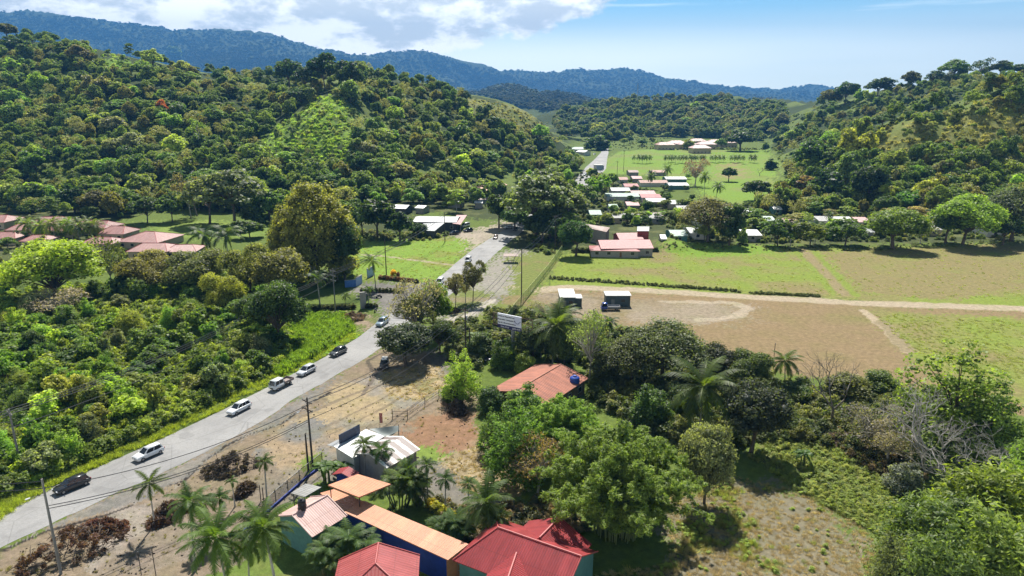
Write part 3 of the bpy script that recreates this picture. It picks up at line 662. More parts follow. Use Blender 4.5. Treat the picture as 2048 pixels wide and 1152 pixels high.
def areca_mesh():
    g = random.Random(8); V = []; F = []; v = []; mb = MB()
    for s in range(9):
        a = g.uniform(0, 6.28); q = .28 * g.random() ** .5; b = Vector((math.cos(a) * q * .5, math.sin(a) * q * .5, 0)); H = g.uniform(.35, .62); tp = b + Vector((math.cos(a) * q * .6, math.sin(a) * q * .6, H))
        mb.tube([b, b.lerp(tp, .5), tp], [.014, .012, .01], 6)
        for i in range(8): frond(V, F, v, g, tp, i * 2.4 + g.uniform(-.3, .3), g.uniform(.1, 1.25), g.uniform(.34, .46), g.uniform(1.0, 1.7), .26, 12)
    PROTO['areca'] = (arrmesh('fronds_areca', np.array([tuple(x) for x in V]), np.array(F), LEAF, {'v': ('FACE', 'FLOAT', v)}), MBmesh(mb, 'canes', paint('cane', (.2, .2, .09), .6, .3, 4)))
areca_mesh()
def banana_mesh():
    g = random.Random(12); V = []; F = []; v = []; mb = MB()
    for s in range(3):
        b = Vector((g.uniform(-.15, .15), g.uniform(-.15, .15), 0)); H = g.uniform(.4, .55); mb.tube([b, b + Vector((0, 0, H))], [.035, .022], 7)
        for i in range(8):
            az = i * 2.4 + g.uniform(-.3, .3); e = g.uniform(.5, 1.3); h = Vector((math.cos(az), math.sin(az), 0)); sd_ = Vector((-math.sin(az), math.cos(az), 0)); p = b + Vector((0, 0, H)); L = g.uniform(.4, .55); fv = g.random()
            for k in range(7):
                d = h * math.cos(e) + Vector((0, 0, 1)) * math.sin(e); q = p + d * L / 7; w0 = .075 * math.sin(math.pi * (.08 + k / 7.5)) ** .6; w1 = .075 * math.sin(math.pi * (.08 + (k + 1) / 7.5)) ** .6 if k < 6 else .004
                for sg in (-1, 1):
                    n_ = len(V); V += [p, p + sd_ * sg * w0 + Vector((0, 0, .018)), q + sd_ * sg * w1 + Vector((0, 0, .018)), q]; F.append((n_, n_ + 1, n_ + 2, n_ + 3)); v.append(min(1, fv * .7 + .3 * g.random()))
                p = q; e -= .32
    PROTO['banana'] = (arrmesh('leaves_banana', np.array([tuple(x) for x in V]), np.array(F), LEAF, {'v': ('FACE', 'FLOAT', v)}), MBmesh(mb, 'stems', paint('stem_green', (.13, .17, .05), .6, .3, 4)))
banana_mesh()
def tuft_mesh(name, seed, n, h, spread, wd, cur=.5):
    g = np.random.default_rng(seed); a = g.random(n) * 6.283; q = g.random(n) ** .5 * spread; hh = h * (.5 + .6 * g.random(n)); a2 = g.random(n) * 6.283
    b = np.stack([np.cos(a) * q, np.sin(a) * q, np.zeros(n)], 1); t = b + np.stack([np.cos(a2) * hh * cur, np.sin(a2) * hh * cur, hh], 1); s = np.stack([-np.sin(a2), np.cos(a2), np.zeros(n)], 1) * wd
    V = np.stack([b - s, b + s, t + s * .3, t - s * .3], 1).reshape(-1, 3)
    return arrmesh(name, V, np.arange(len(V)).reshape(-1, 4), LEAF, {'v': ('FACE', 'FLOAT', g.random(n))})
# -------- colours (leaf albedo)
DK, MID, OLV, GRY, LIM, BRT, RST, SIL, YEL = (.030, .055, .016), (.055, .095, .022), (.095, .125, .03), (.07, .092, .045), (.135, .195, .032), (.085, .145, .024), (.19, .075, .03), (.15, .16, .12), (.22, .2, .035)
def shade(c, k=1.0, j=.12):
    a = rng.uniform(1 - j, 1 + j) * k * KL; return (c[0] * 1.13 * a * rng.uniform(.9, 1.1), c[1] * a, c[2] * a * rng.uniform(.85, 1.15), 1)
PLANTS = []
KL = 1.7
def plant(kind, key, loc, H, W, col, label=None, cat='tree', group=None, part='crown', stem='trunk', rz=None, auto=None, k=1.0, d=None):
    o = thing(kind, label, cat, loc, rng.uniform(0, 6.283) if rz is None else rz, group)
    pr = PROTO[key]
    if pr[0] is not None:
        c = link(bpy.data.objects.new(part, pr[0]), o); c.color = shade(col, k); c.scale = (W, W if d is None else d, H)
    t = link(bpy.data.objects.new(stem, pr[1]), o); t.scale = (W, W if d is None else d, H)
    if pr[0] is None: t.scale = (W, W, H)
    if auto: PLANTS.append((o, auto, H, W))
    return o
def palm(key, loc, H, L, col=MID, label=None, group=None, rz=None, kind='coconut_palm', k=1.0, auto=None, tilt=0):
    o = thing(kind, label, 'palm', loc, rng.uniform(0, 6.283) if rz is None else rz, group); pr = PROTO[key]
    t = link(bpy.data.objects.new('trunk', pr[1]), o); t.scale = (H * (.55 if H > 12 else .8), H * (.55 if H > 12 else .8), H)
    c = link(bpy.data.objects.new('crown', pr[0]), o); c.color = shade(col, k); c.scale = (L, L, L); c.location = (pr[2].x * t.scale.x, pr[2].y * t.scale.y, pr[2].z * H)
    if tilt: c.rotation_euler = (0, tilt, 0)
    if auto: PLANTS.append((o, auto, H, L))
    return o
def T(key, bx, by, ty, wpx, col, label=None, kind='broadleaf_tree', cat='tree', group=None, auto=None, k=1.0, hmul=1.0, **kw):
    """tree whose foot shows at photo pixel (bx,by), whose top reaches row ty and whose crown is wpx wide"""
    p = hit(bx, by)
    dist = math.hypot(p.y, CH - p.z); a = ray(bx, ty); Ht = CH + a[2] / a[1] * p.y - p.z
    W = wpx * math.sqrt(dist ** 2 + p.x ** 2 * .3) / FP
    if W > 0 and key in PROTO and len(PROTO[key]) == 3:
        return palm(key, p, max(1.2, Ht), W, col, label, group, kind=kind, k=k, auto=auto, **kw)
    return plant(kind, key, p, max(.6, Ht * hmul), W, col, label, cat, group, auto=auto, k=k, **kw)
# -------- scatter of what nobody could count
LEAFS = {}
def leaf_of(c):
    if c not in LEAFS: LEAFS[c] = leafmat('foliage_tone', (c[0] * KL * 1.13, c[1] * KL, c[2] * KL))
    return LEAFS[c]
def scatter(name, protos, pts, scl, label, cols):
    """one object: a copy of a small clump on each point"""
    n = len(pts); which = np.random.default_rng(len(name)).integers(0, len(protos), n)
    ng = bpy.data.node_groups.new('scatter_' + name, 'GeometryNodeTree'); ng.interface.new_socket('Geometry', in_out='INPUT', socket_type='NodeSocketGeometry'); ng.interface.new_socket('Geometry', in_out='OUTPUT', socket_type='NodeSocketGeometry')
    gi = ng.nodes.new('NodeGroupInput'); go = ng.nodes.new('NodeGroupOutput'); jn = ng.nodes.new('GeometryNodeJoinGeometry')
    def named(nm, t):
        q = ng.nodes.new('GeometryNodeInputNamedAttribute'); q.data_type = t; q.inputs[0].default_value = nm; return q.outputs[0]
    for i, (pm, cl) in enumerate(zip(protos, cols)):
        pm = pm.copy(); pm.materials.clear(); pm.materials.append(leaf_of(cl)); po = bpy.data.objects.new('clump', pm)
        oi = ng.nodes.new('GeometryNodeObjectInfo'); oi.inputs['Object'].default_value = po; oi.inputs['As Instance'].default_value = True
        ip = ng.nodes.new('GeometryNodeInstanceOnPoints'); cm = ng.nodes.new('FunctionNodeCompare'); cm.data_type = 'INT'; cm.operation = 'EQUAL'
        ng.links.new(named('w', 'INT'), cm.inputs[2]); cm.inputs[3].default_value = i
        ng.links.new(gi.outputs[0], ip.inputs['Points']); ng.links.new(cm.outputs[0], ip.inputs['Selection']); ng.links.new(oi.outputs['Geometry'], ip.inputs['Instance'])
        ng.links.new(named('rot', 'FLOAT_VECTOR'), ip.inputs['Rotation']); ng.links.new(named('scl', 'FLOAT_VECTOR'), ip.inputs['Scale']); ng.links.new(ip.outputs[0], jn.inputs[0])
    ng.links.new(jn.outputs[0], go.inputs[0])
    me = bpy.data.meshes.new(name); me.vertices.add(n); me.vertices.foreach_set('co', np.asarray(pts, np.float32).ravel())
    a = me.attributes.new('w', 'INT', 'POINT'); a.data.foreach_set('value', which.astype(np.int32))
    g = np.random.default_rng(n); rot = np.zeros((n, 3), np.float32); rot[:, 2] = g.random(n) * 6.283; rot[:, :2] = g.normal(size=(n, 2)) * .08
    a = me.attributes.new('rot', 'FLOAT_VECTOR', 'POINT'); a.data.foreach_set('vector', rot.ravel())
    a = me.attributes.new('scl', 'FLOAT_VECTOR', 'POINT'); a.data.foreach_set('vector', np.asarray(scl, np.float32).ravel())
    o = link(bpy.data.objects.new(name, me)); md = o.modifiers.new('scatter', 'NODES'); md.node_group = ng
    return tag(o, label, kind='stuff')
# ---------------------------------------------------------------- roads
def resample(pts, step):
    pts = [Vector(p) for p in pts]; d = [0]
    for a, b in zip(pts[:-1], pts[1:]): d.append(d[-1] + (b - a).length)
    n = max(2, int(d[-1] / step)); out = []
    for k in range(n + 1):
        s = d[-1] * k / n; i = max(0, min(len(pts) - 2, int(np.searchsorted(d, s)) - 1)); t = (s - d[i]) / max(1e-6, d[i + 1] - d[i]); out.append(pts[i].lerp(pts[i + 1], min(1, max(0, t))))
    return out
def smooth(pts, it=2):
    for _ in range(it): pts = [pts[0]] + [(pts[i - 1] + pts[i] * 2 + pts[i + 1]) / 4 for i in range(1, len(pts) - 1)] + [pts[-1]]
    return pts
def roadmat():
    m, nt, b, out = newmat('asphalt'); uv = N(nt, 'ShaderNodeUVMap').outputs[0]
    mp = N(nt, 'ShaderNodeMapping'); mp.inputs['Scale'].default_value = (7, .05, 1); nt.links.new(uv, mp.inputs[0])
    st = noise(nt, 1, 4, .6, mp.outputs[0]); big = noise(nt, .06, 5, .65); fine = noise(nt, 3.5, 5, .7); patch = noise(nt, .22, 2, .4)
    c = mixc(nt, ramp(nt, st, [(.35, 0.0), (.65, 1.0)]), (.21, .206, .2), (.26, .256, .25))
    c = mixc(nt, ramp(nt, big, [(.42, 0.0), (.6, .8)]), c, (.3, .294, .284)); ck = N(nt, 'ShaderNodeTexVoronoi', feature='DISTANCE_TO_EDGE'); ck.inputs['Scale'].default_value = .13; nt.links.new(N(nt, 'ShaderNodeTexCoord').outputs['Object'], ck.inputs['Vector']); c = mixc(nt, ramp(nt, ck.outputs['Distance'], [(.0, .4), (.012, 0.0)]), c, (.09, .088, .085)); c = mixc(nt, ramp(nt, fine, [(.45, 0.0), (.8, .6)]), c, (.13, .127, .122)); c = mixc(nt, ramp(nt, patch, [(.6, 0.0), (.63, .35)]), c, (.14, .138, .135))
    nt.links.new(c, b.inputs['Base Color']); b.inputs['Roughness'].default_value = .8; b.inputs['Specular IOR Level'].default_value = .3
    bp = N(nt, 'ShaderNodeBump'); bp.inputs['Strength'].default_value = .3; bp.inputs['Distance'].default_value = .03; nt.links.new(fine, bp.inputs['Height']); nt.links.new(bp.outputs[0], b.inputs['Normal'])
    return m
ROADM = roadmat()
def road(name, L, Rr, label, z=.03, jl=.12, jr=.3):
    n = max(len(L), 10); Lp = resample([P(*q) for q in L], 1.2); Rp = resample([P(*q) for q in Rr], 1.2); n = max(len(Lp), len(Rp))
    def rs(p): return smooth([Vector(p[0].lerp(p[0], 0)) if len(p) < 2 else p[min(len(p) - 2, int(i * (len(p) - 1) / n))].lerp(p[min(len(p) - 1, int(i * (len(p) - 1) / n) + 1)], i * (len(p) - 1) / n % 1) for i in range(n + 1)], 6)
    Lp, Rp = rs(Lp), rs(Rp); V = []; UV = []; k = 9
    for i, (a, b) in enumerate(zip(Lp, Rp)):
        d = (b - a).normalized(); a = a + d * float(fbm(i * .35, 1.0, 3, 3) - .5) * 2 * jl; b = b + d * float(fbm(i * .3, 7.0, 4, 4) - .5) * 4 * jr
        for j in range(k): q = a.lerp(b, j / (k - 1)); V.append((q.x, q.y, z + .07 * (1 - (2 * j / (k - 1) - 1) ** 2))); UV.append((j / (k - 1), i * 1.2))
    F = [(i * k + j, i * k + j + 1, (i + 1) * k + j + 1, (i + 1) * k + j) for i in range(len(Lp) - 1) for j in range(k - 1)]
    me = arrmesh(name, V, F, ROADM, None, True); ul = me.uv_layers.new(name='UVMap'); ul.data.foreach_set('uv', np.array([UV[v] for f in F for v in f], np.float32).ravel())
    return tag(link(bpy.data.objects.new(name, me)), label, kind='structure'), Lp, Rp
RL = [(-160,1092),(0,1020),(100,976),(200,933),(300,889),(440,823),(560,762),(650,714),(720,673),(768,634),(812,600),(858,570),(888,547),(915,523),(950,496),(985,474),(1012,457),(1038,441),(1062,428),(1095,408)]
RR = [(-160,1178),(0,1097),(100,1050),(200,1003),(300,956),(460,880),(600,792),(700,735),(770,692),(830,645),(870,612),(905,586),(935,561),(958,538),(985,513),(1010,491),(1040,467),(1064,448),(1085,434),(1115,415)]
_, RLw, RRw = road('road', RL, RR, 'worn grey two lane road')
road('road', [(1095,408),(1125,385),(1150,362),(1160,348),(1172,334),(1188,320),(1202,305),(1204,290)], [(1115,415),(1148,393),(1180,368),(1198,352),(1212,338),(1214,320),(1217,305),(1217,290)], 'far stretch of the road', .035)
# ---------------------------------------------------------------- roofs and walls
def roofmesh(name, faces, mat, parent, th=.1):
    """faces: planar outlines (world); gives thickness below and UVs in metres"""
    V = []; F = []; UV = []
    for f in faces:
        f = [Vector(p) for p in f]; n = Vector((0, 0, 0))
        for i in range(len(f)): n += f[i].cross(f[(i + 1) % len(f)])
        n.normalize(); f = f if n.z > 0 else f[::-1]; n = n if n.z > 0 else -n
        hx = Vector((-n.y, n.x, 0)); hx = hx.normalized() if hx.length > .02 else Vector((.55, .83, 0)); dn = hx.cross(n)
        b = len(V); k = len(f); V += [tuple(p) for p in f] + [(p.x, p.y, p.z - th) for p in f]
        F.append(tuple(range(b, b + k))); UV += [(p.dot(hx), p.dot(dn)) for p in f]
        F.append(tuple(range(b + 2 * k - 1, b + k - 1, -1))); UV += [(0, 0)] * k
        for i in range(k): F.append((b + i, b + i + k, b + (i + 1) % k + k, b + (i + 1) % k)); UV += [(0, 0)] * 4
    me = bpy.data.meshes.new(name); me.from_pydata(V, [], F); me.materials.append(mat); ul = me.uv_layers.new(name='UVMap'); ul.data.foreach_set('uv', np.array(UV, np.float32).ravel())
    return link(bpy.data.objects.new(name, me), parent)
def ridged(R1, R2, zr, ze, hw, h1=0.0, h2=0.0):
    """outlines of a gable or hip roof about a ridge line"""
    a = Vector((R2[0] - R1[0], R2[1] - R1[1], 0)).normalized(); s = Vector((-a.y, a.x, 0)); A = Vector((R1[0], R1[1], zr)); B = Vector((R2[0], R2[1], zr))
    e = lambda p, al, sd: Vector((p.x, p.y, ze)) + a * al + s * sd
    c1, c2, c3, c4 = e(A, -h1, hw), e(B, h2, hw), e(B, h2, -hw), e(A, -h1, -hw)
    fs = [[A, B, c2, c1], [B, A, c4, c3]]
    if h1 > .05: fs.append([A, c1, c4])
    if h2 > .05: fs.append([B, c3, c2])
    return fs, (c1, c2, c3, c4), (A, B)
WIN = paint('window_dark', (.02, .025, .03), .15, .2, 1, spec=.6); FRAME = paint('window_frame', (.55, .55, .53), .5)
def house(kind, label, R1, R2, zr, ze, hw, h1=0.0, h2=0.0, roof=None, wall=None, over=.55, cat='house', group=None, caps=None, door=True, wins=True, z0=0.0, root=None):
    """walls, roof, ridge caps, windows and a door about a ridge line R1-R2 (world)"""
    fs, c, (A, B) = ridged(R1, R2, zr, ze, hw, h1, h2); ctr = (A + B) / 2
    t = root or thing(kind, label, cat, (ctr.x, ctr.y, z0), 0, group); off = Vector(t.location)
    roofmesh('roof', [[p - off for p in f] for f in fs], roof, t)
    a = (B - A).normalized(); s = Vector((-a.y, a.x, 0)); hl = (B - A).length / 2
    if hl < .01: a = Vector((1, 0, 0)); s = Vector((0, 1, 0))
    def L(al, sd, z): p = ctr + a * al + s * sd; return Vector((p.x, p.y, z)) - off
    l1 = -(hl + (h1 - over if h1 > .05 else -.35)); l2 = hl + (h2 - over if h2 > .05 else -.35); wv = hw - over; zt = ze + (zr - ze) * over / hw - .12; w = MB()
    q = [(l1, wv), (l2, wv), (l2, -wv), (l1, -wv)]
    for i in range(4):
        u, v = q[i], q[(i + 1) % 4]; w.face([L(*u, z0), L(*v, z0), L(*v, zt), L(*u, zt)])
    for hp, l in ((h1, l1), (h2, l2)):
        if hp <= .05: w.face([L(l, wv, zt), L(l, -wv, zt), L(l, 0, zr - .15)])
    w.build('wall', wall, t)
    if caps:
        cb = MB(); cb.tube([A - off + Vector((0, 0, .04)), B - off + Vector((0, 0, .04))], .11, 6)
        for hp, P0, cc in ((h1, A, (c[0], c[3])), (h2, B, (c[1], c[2]))):
            for x in cc: cb.tube([P0 - off + Vector((0, 0, .04)), x - off + Vector((0, 0, .04))], .09, 6)
        cb.build('ridge_cap', caps, t)
    if wins:
        for sd in (1, -1):
            n = max(1, int((l2 - l1) / 3.6))
            for k in range(n):
                al = l1 + (l2 - l1) * (k + .5) / n; hgt_ = min(1.1, zt - z0 - 1.3)
                if hgt_ < .4: continue
                isdoor = door and sd == -1 and k == n // 2
                z1 = z0 + (.05 if isdoor else 1.0); z2 = z0 + (2.05 if isdoor else 1.0 + hgt_); x0, x1 = al - (.45 if isdoor else .65), al + (.45 if isdoor else .65)
                m = MB(); y = (wv + .02) * sd; m.face([L(x0, y, z1), L(x1, y, z1), L(x1, y, z2), L(x0, y, z2)]); f = MB()
                y2 = (wv + .03) * sd
                for u0, u1, v0, v1 in ((x0 - .08, x1 + .08, z2, z2 + .08), (x0 - .08, x1 + .08, z1 - .08, z1), (x0 - .08, x0, z1, z2), (x1, x1 + .08, z1, z2)):
                    f.face([L(u0, y2, v0), L(u1, y2, v0), L(u1, y2, v1), L(u0, y2, v1)])
                o = m.build('door' if isdoor else 'window', WIN if not isdoor else paint('door_wood', (.16, .09, .05), .6), t); f.build('frame', FRAME, o)
    return t
def xy(px, py, z): return tuple(P(px, py, z)[:2])
RED1 = corrug('red_sheet', (.30, .030, .032), .30, (.20, .018, .02)); RED2 = corrug('rose_sheet', (.36, .075, .07), .4, (.27, .05, .048)); PEACH = corrug('peach_sheet', (.62, .27, .14), .28, (.48, .2, .11)); PINK = corrug('pink_sheet', (.60, .40, .36), .30, (.42, .26, .22))
RUST = corrug('rust_sheet', (.42, .15, .09), .45, (.20, .085, .06), .8, .8); WHITE = corrug('white_sheet', (.62, .63, .62), .4, (.42, .42, .41), .4); GREYR = corrug('grey_sheet', (.30, .295, .28), .35, (.17, .165, .155)); GREENR = corrug('green_sheet', (.33, .45, .37), .4, (.2, .27, .23)); TERRA = corrug('terracotta_roof', (.34, .14, .085), .35, (.22, .095, .065)); ORANGER = corrug('orange_roof', (.46, .16, .06), .35, (.3, .1, .05)); TILE = corrug('tile_red', (.33, .145, .125), .35, (.22, .075, .06)); BROWNR = corrug('brown_roof', (.26, .15, .11), .35, (.17, .1, .075)); PALEPINK = corrug('faded_pink_sheet', (.5, .27, .25), .4, (.38, .2, .19))
WWHITE = paint('white_wall', (.6, .59, .55), .8); WBLUE = paint('blue_wall', (.012, .04, .27), .7, .35); WTEAL = paint('teal_wall', (.08, .2, .19), .8); WPEACH = paint('peach_wall', (.55, .25, .12), .8); WGREY = paint('grey_wall', (.30, .29, .27), .85); WCREAM = paint('cream_wall', (.5, .42, .3), .85); WDARK = paint('dark_wall', (.06, .062, .065), .8); WRED = paint('red_wall', (.25, .05, .045), .8)
CAPR = paint('red_cap', (.42, .075, .07), .5); STEEL = paint('galvanised', (.42, .43, .44), .45, .3, 2, .5); DARKM = paint('dark_metal', (.05, .05, .055), .5); CONC = paint('concrete', (.36, .345, .32), .9)
# red house at the bottom edge: main hip, wing and porch gable
R1, R2 = xy(996, 1055, 6.4), xy(1163, 1113, 6.4)
hs = house('red_roof_house', 'big house under a deep red ribbed hip roof with a wing and porch', R1, R2, 6.4, 3.9, 4.9, 3.2, 0, RED1, WTEAL, caps=CAPR)
off = Vector(hs.location)
for pa, pb, zr, ze, hw, h1_, h2_ in ((xy(1079, 1076, 6.0), xy(1120, 1034, 6.0), 6.0, 3.9, 4.4, 0, 0), (xy(1033, 1106, 5.5), xy(1008, 1180, 5.5), 5.5, 3.9, 2.9, 0, 2)):
    fs, c, (A, B) = ridged(pa, pb, zr, ze, hw, h1_, h2_); roofmesh('roof', [[p - off for p in f] for f in fs], RED1, hs)
    cb = MB().tube([A - off + Vector((0, 0, .05)), B - off + Vector((0, 0, .05))], .12, 6)
    if h2_:
        for x in (c[1], c[2]): cb.tube([B - off + Vector((0, 0, .05)), x - off + Vector((0, 0, .05))], .1, 6)
    cb.build('ridge_cap', CAPR, hs)
    a = (B - A).normalized(); s = Vector((-a.y, a.x, 0)); w_ = MB(); q = [A + s * (hw - .5), B - a * .4 + s * (hw - .5), B - a * .4 - s * (hw - .5), A - s * (hw - .5)]
    for i in range(3): u, v = q[i], q[i + 1]; w_.face([(u.x - off.x, u.y - off.y, 0), (v.x - off.x, v.y - off.y, 0), (v.x - off.x, v.y - off.y, ze), (u.x - off.x, u.y - off.y, ze)])
    w_.build('wall', WTEAL, hs)
pb = Vector(xy(930, 1140, 1)); mb = MB()
for k in range(5): mb.tube([Vector((pb.x - off.x - .9 + k * .45, pb.y - off.y + .1 * k, .2)), Vector((pb.x - off.x - .9 + k * .45, pb.y - off.y + .1 * k, 2.6))], .03, 5)
for z in (.9, 1.7, 2.5): mb.tube([Vector((pb.x - off.x - .9, pb.y - off.y, z)), Vector((pb.x - off.x + .9, pb.y - off.y + .4, z))], .03, 5)
mb.build('porch_grille', STEEL, hs)
house('red_roof_house', 'house under a faded rose red roof with a front hip, beside the long peach roof', xy(757, 1086, 5.5), xy(751, 1127, 5.5), 5.5, 3.5, 4.7, 0, 4.2, RED2, WCREAM, caps=CAPR)
# long peach mono-pitch building with blue wall
def flatroof(kind, label, c, mat, wall, th=.12, cat='building', sides=None, wallz=None, posts=None, inset=.3, group=None):
    """c: roof corners (px,py,z); walls stand under the outline"""
    w = [P(*q) for q in c]; ctr = sum((Vector((p.x, p.y, 0)) for p in w), Vector()) / len(w); t = thing(kind, label, cat, ctr, 0, group)
    roofmesh('roof', [[p - ctr for p in w]], mat, t, th)
    ins = [Vector((p.x, p.y, 0)) - ctr for p in w]; ins = [p - p.normalized() * inset for p in ins]; n = len(w)
    if wall is not None:
        for i in (sides if sides is not None else range(n)):
            wm = wall[i % len(wall)] if isinstance(wall, (list, tuple)) else wall
            u, v = ins[i], ins[(i + 1) % n]; MB().face([(u.x, u.y, 0), (v.x, v.y, 0), (v.x, v.y, w[(i + 1) % n].z - th - .02), (u.x, u.y, w[i].z - th - .02)]).build('wall', wm, t)
    if posts:
        for i in range(n): MB().tube([(ins[i].x, ins[i].y, 0), (ins[i].x, ins[i].y, w[i].z - th)], .07, 6).build('post', posts, t)
    return t
lp = flatroof('long_building', 'long low building with peach sheet roof and deep blue side wall', [(728,1001,3.9),(937,1088,3.9),(896,1120,3.5),(688,1024,3.5)], PEACH, [WBLUE, WPEACH, WBLUE, WBLUE])
o_ = Vector(lp.location)
wa, wb = P(896, 1120, 0), P(688, 1024, 0); u3, v3 = P(896,1120,3.5), P(688,1024,3.5)
for f in (.2, .5, .78):
    q = u3.lerp(v3, f); d = (v3 - u3).normalized(); d.z = 0; nn = Vector((d.y, -d.x, 0)); nn = nn if nn.y < 0 else -nn
    cc = Vector((q.x, q.y, 1.5)) - o_ + nn * -.21; MB().face([cc - d * .7 - Vector((0, 0, .5)), cc + d * .7 - Vector((0, 0, .5)), cc + d * .7 + Vector((0, 0, .5)), cc - d * .7 + Vector((0, 0, .5))]).build('window', WIN, lp)
flatroof('covered_passage', 'low peach sheet roof between the pink roof and the raised canopy', [(640,986,3.3),(668,978,3.3),(731,1004,3.42),(690,1022,3.36)], PEACH, WBLUE)
flatroof('raised_canopy', 'square peach canopy on posts standing over the lower roofs', [(656,970,5.4),(716,948,5.4),(782,968,5.4),(718,994,5.4)], PEACH, None, .2, 'canopy', posts=DARKM)
flatroof('carport_roof', 'small weathered grey sheet roof beside the compound wall', [(582,986,2.9),(611,967,2.9),(643,974,3.0),(609,994,3.0)], GREYR, None, .1, 'carport', posts=DARKM)
pk = house('pink_roof_house', 'small house with a faded pink gable roof and a black tank on it', xy(655, 991, 5.3), xy(584, 1031, 5.3), 5.3, 3.7, 3.7, 0, 0, PINK, WTEAL, caps=paint('pink_cap', (.62, .42, .38), .5))
house('small_red_outbuilding', 'tiny outbuilding with a bright red roof behind the peach canopy', xy(698, 933, 3.1), xy(683, 946, 3.1), 3.1, 2.5, 1.7, 0, 0, RED1, WBLUE, wins=False)
def tank(label, loc, r, h, col, stand, rough=.4):
    t = thing('water_tank', label, 'water tank', loc); m = paint('tank_' + label.split()[0], col, rough, .2)
    b = MB(); n = 18; prof = [(r * .96, 0), (r, .06 * h), (r, .28 * h), (r * .97, .3 * h), (r, .33 * h), (r, .6 * h), (r * .97, .63 * h), (r, .66 * h), (r, .82 * h), (r * .8, .93 * h), (r * .35, h)]
    V = [(q * math.cos(6.2832 * k / n), q * math.sin(6.2832 * k / n), stand + z) for q, z in prof for k in range(n)]
    F = [(i * n + k, i * n + (k + 1) % n, (i + 1) * n + (k + 1) % n, (i + 1) * n + k) for i in range(len(prof) - 1) for k in range(n)] + [tuple(range(n))[::-1]]
    b.raw(V, F); o = b.build('tank_body', m, t, True)
    MB().tube([(0, 0, stand + h * .98), (0, 0, stand + h * 1.1)], r * .36, 12).build('lid', m, t)
    s = MB()
    for k in range(4): a = k * math.pi / 2 + .78; s.tube([(math.cos(a) * r * 1.15, math.sin(a) * r * 1.15, 0), (math.cos(a) * r * 1.15, math.sin(a) * r * 1.15, stand + h * .3)], .035, 5)
    for z in (stand, stand + h * .3): s.tube([(math.cos(k * math.pi / 2 + .78) * r * 1.15, math.sin(k * math.pi / 2 + .78) * r * 1.15, z) for k in range(5)], .03, 5)
    s.tube([(-r, 0, stand - .05), (r, 0, stand - .05)], .05, 5); s.tube([(0, -r, stand - .05), (0, r, stand - .05)], .05, 5); s.build('stand', DARKM, t); return t
tank('black plastic water tank on a wire stand upon the pink roof', P(605, 1021, 5.0), .52, 1.35, (.012, .012, .013), .25)
# roadside shop
sh = house('striped_roof_shop', 'little shop whose gable roof has white and brown weathered stripes', xy(806, 872, 4.3), xy(738, 908, 4.3), 4.3, 3.2, 3.7, 0, 0, corrug('striped_sheet', (.62, .6, .57), .35, (.5, .48, .46)), WGREY)
def stripes():
    m, nt, b, out = newmat('striped_roof'); uv = N(nt, 'ShaderNodeUVMap').outputs[0]; sp = N(nt, 'ShaderNodeSeparateXYZ'); nt.links.new(uv, sp.inputs[0]); nz = noise(nt, .8, 3, .6, uv)
    def mt(op, a, c):
        n = N(nt, 'ShaderNodeMath', operation=op)
        for i, q in enumerate((a, c)):
            if isinstance(q, bpy.types.NodeSocket): nt.links.new(q, n.inputs[i])
            else: n.inputs[i].default_value = q
        return n.outputs[0]
    f = mt('FRACT', mt('ADD', mt('DIVIDE', sp.outputs[0], 1.75), mt('MULTIPLY', nz, .3)), 0); g = ramp(nt, f, [(.40, 0.0), (.44, 1.0)])
    c = mixc(nt, g, (.66, .64, .6), (.19, .145, .13)); c = mixc(nt, ramp(nt, noise(nt, 2, 5, .7, uv), [(.5, 0.0), (.8, .5)]), c, (.3, .27, .25)); nt.links.new(c, b.inputs['Base Color']); b.inputs['Roughness'].default_value = .5
    w = mt('SINE', mt('MULTIPLY', sp.outputs[0], 18), 0); bp = N(nt, 'ShaderNodeBump'); bp.inputs['Strength'].default_value = .4; bp.inputs['Distance'].default_value = .04; nt.links.new(w, bp.inputs['Height']); nt.links.new(bp.outputs[0], b.inputs['Normal']); return m
for ch in sh.children:
    if ch.name.startswith('roof'): ch.data.materials[0] = stripes()
fr = flatroof('shop_front_building', 'white sheet roofed shop front with a dark blue parapet board facing the road', [(668,893,3.3),(732,858,3.5),(769,872,3.5),(707,917,3.2)], WHITE, WWHITE)
o_ = Vector(fr.location); a, b = P(679, 889, 3.35) - o_, P(720, 866, 3.45) - o_
MB().face([a, b, b + Vector((0, 0, 1.6)), a + Vector((0, 0, 1.6))]).box((a + b) / 2 + Vector((0, .0, .8)), ((b - a).length, .12, 1.6), math.atan2(b.y - a.y, b.x - a.x)).build('parapet_board', paint('navy_board', (.035, .055, .11), .5, .4, 3), fr)
aw = MB(); c0, c1 = P(668, 893, 2.6), P(655, 892, 2.2); aw.slab([P(668, 893, 3.0) - o_, P(690, 881, 3.0) - o_, P(676, 879, 2.5) - o_, P(654, 890, 2.5) - o_], .05); aw.build('awning', STEEL, fr)
tp = thing('shade_tarp', 'grey green tarp stretched behind the shop roof on poles', 'tarp', P(768, 866)); o_ = Vector(tp.location)
n_ = 8; V = []; A_, B_, C_, D_ = P(738, 858, 3.3), P(797, 851, 3.3), P(797, 862, 3.2), P(772, 874, 3.2)
for i in range(n_ + 1):
    for j in range(n_ + 1): u, v = i / n_, j / n_; p = A_.lerp(B_, u).lerp(D_.lerp(C_, u), v); V.append((p.x - o_.x, p.y - o_.y, p.z - 1.0 * math.sin(math.pi * u) * math.sin(math.pi * v)))
MB().raw(V, [(i * (n_ + 1) + j, i * (n_ + 1) + j + 1, (i + 1) * (n_ + 1) + j + 1, (i + 1) * (n_ + 1) + j) for i in range(n_) for j in range(n_)]).build('tarp_sheet', paint('tarp', (.2, .23, .22), .6), tp, True)
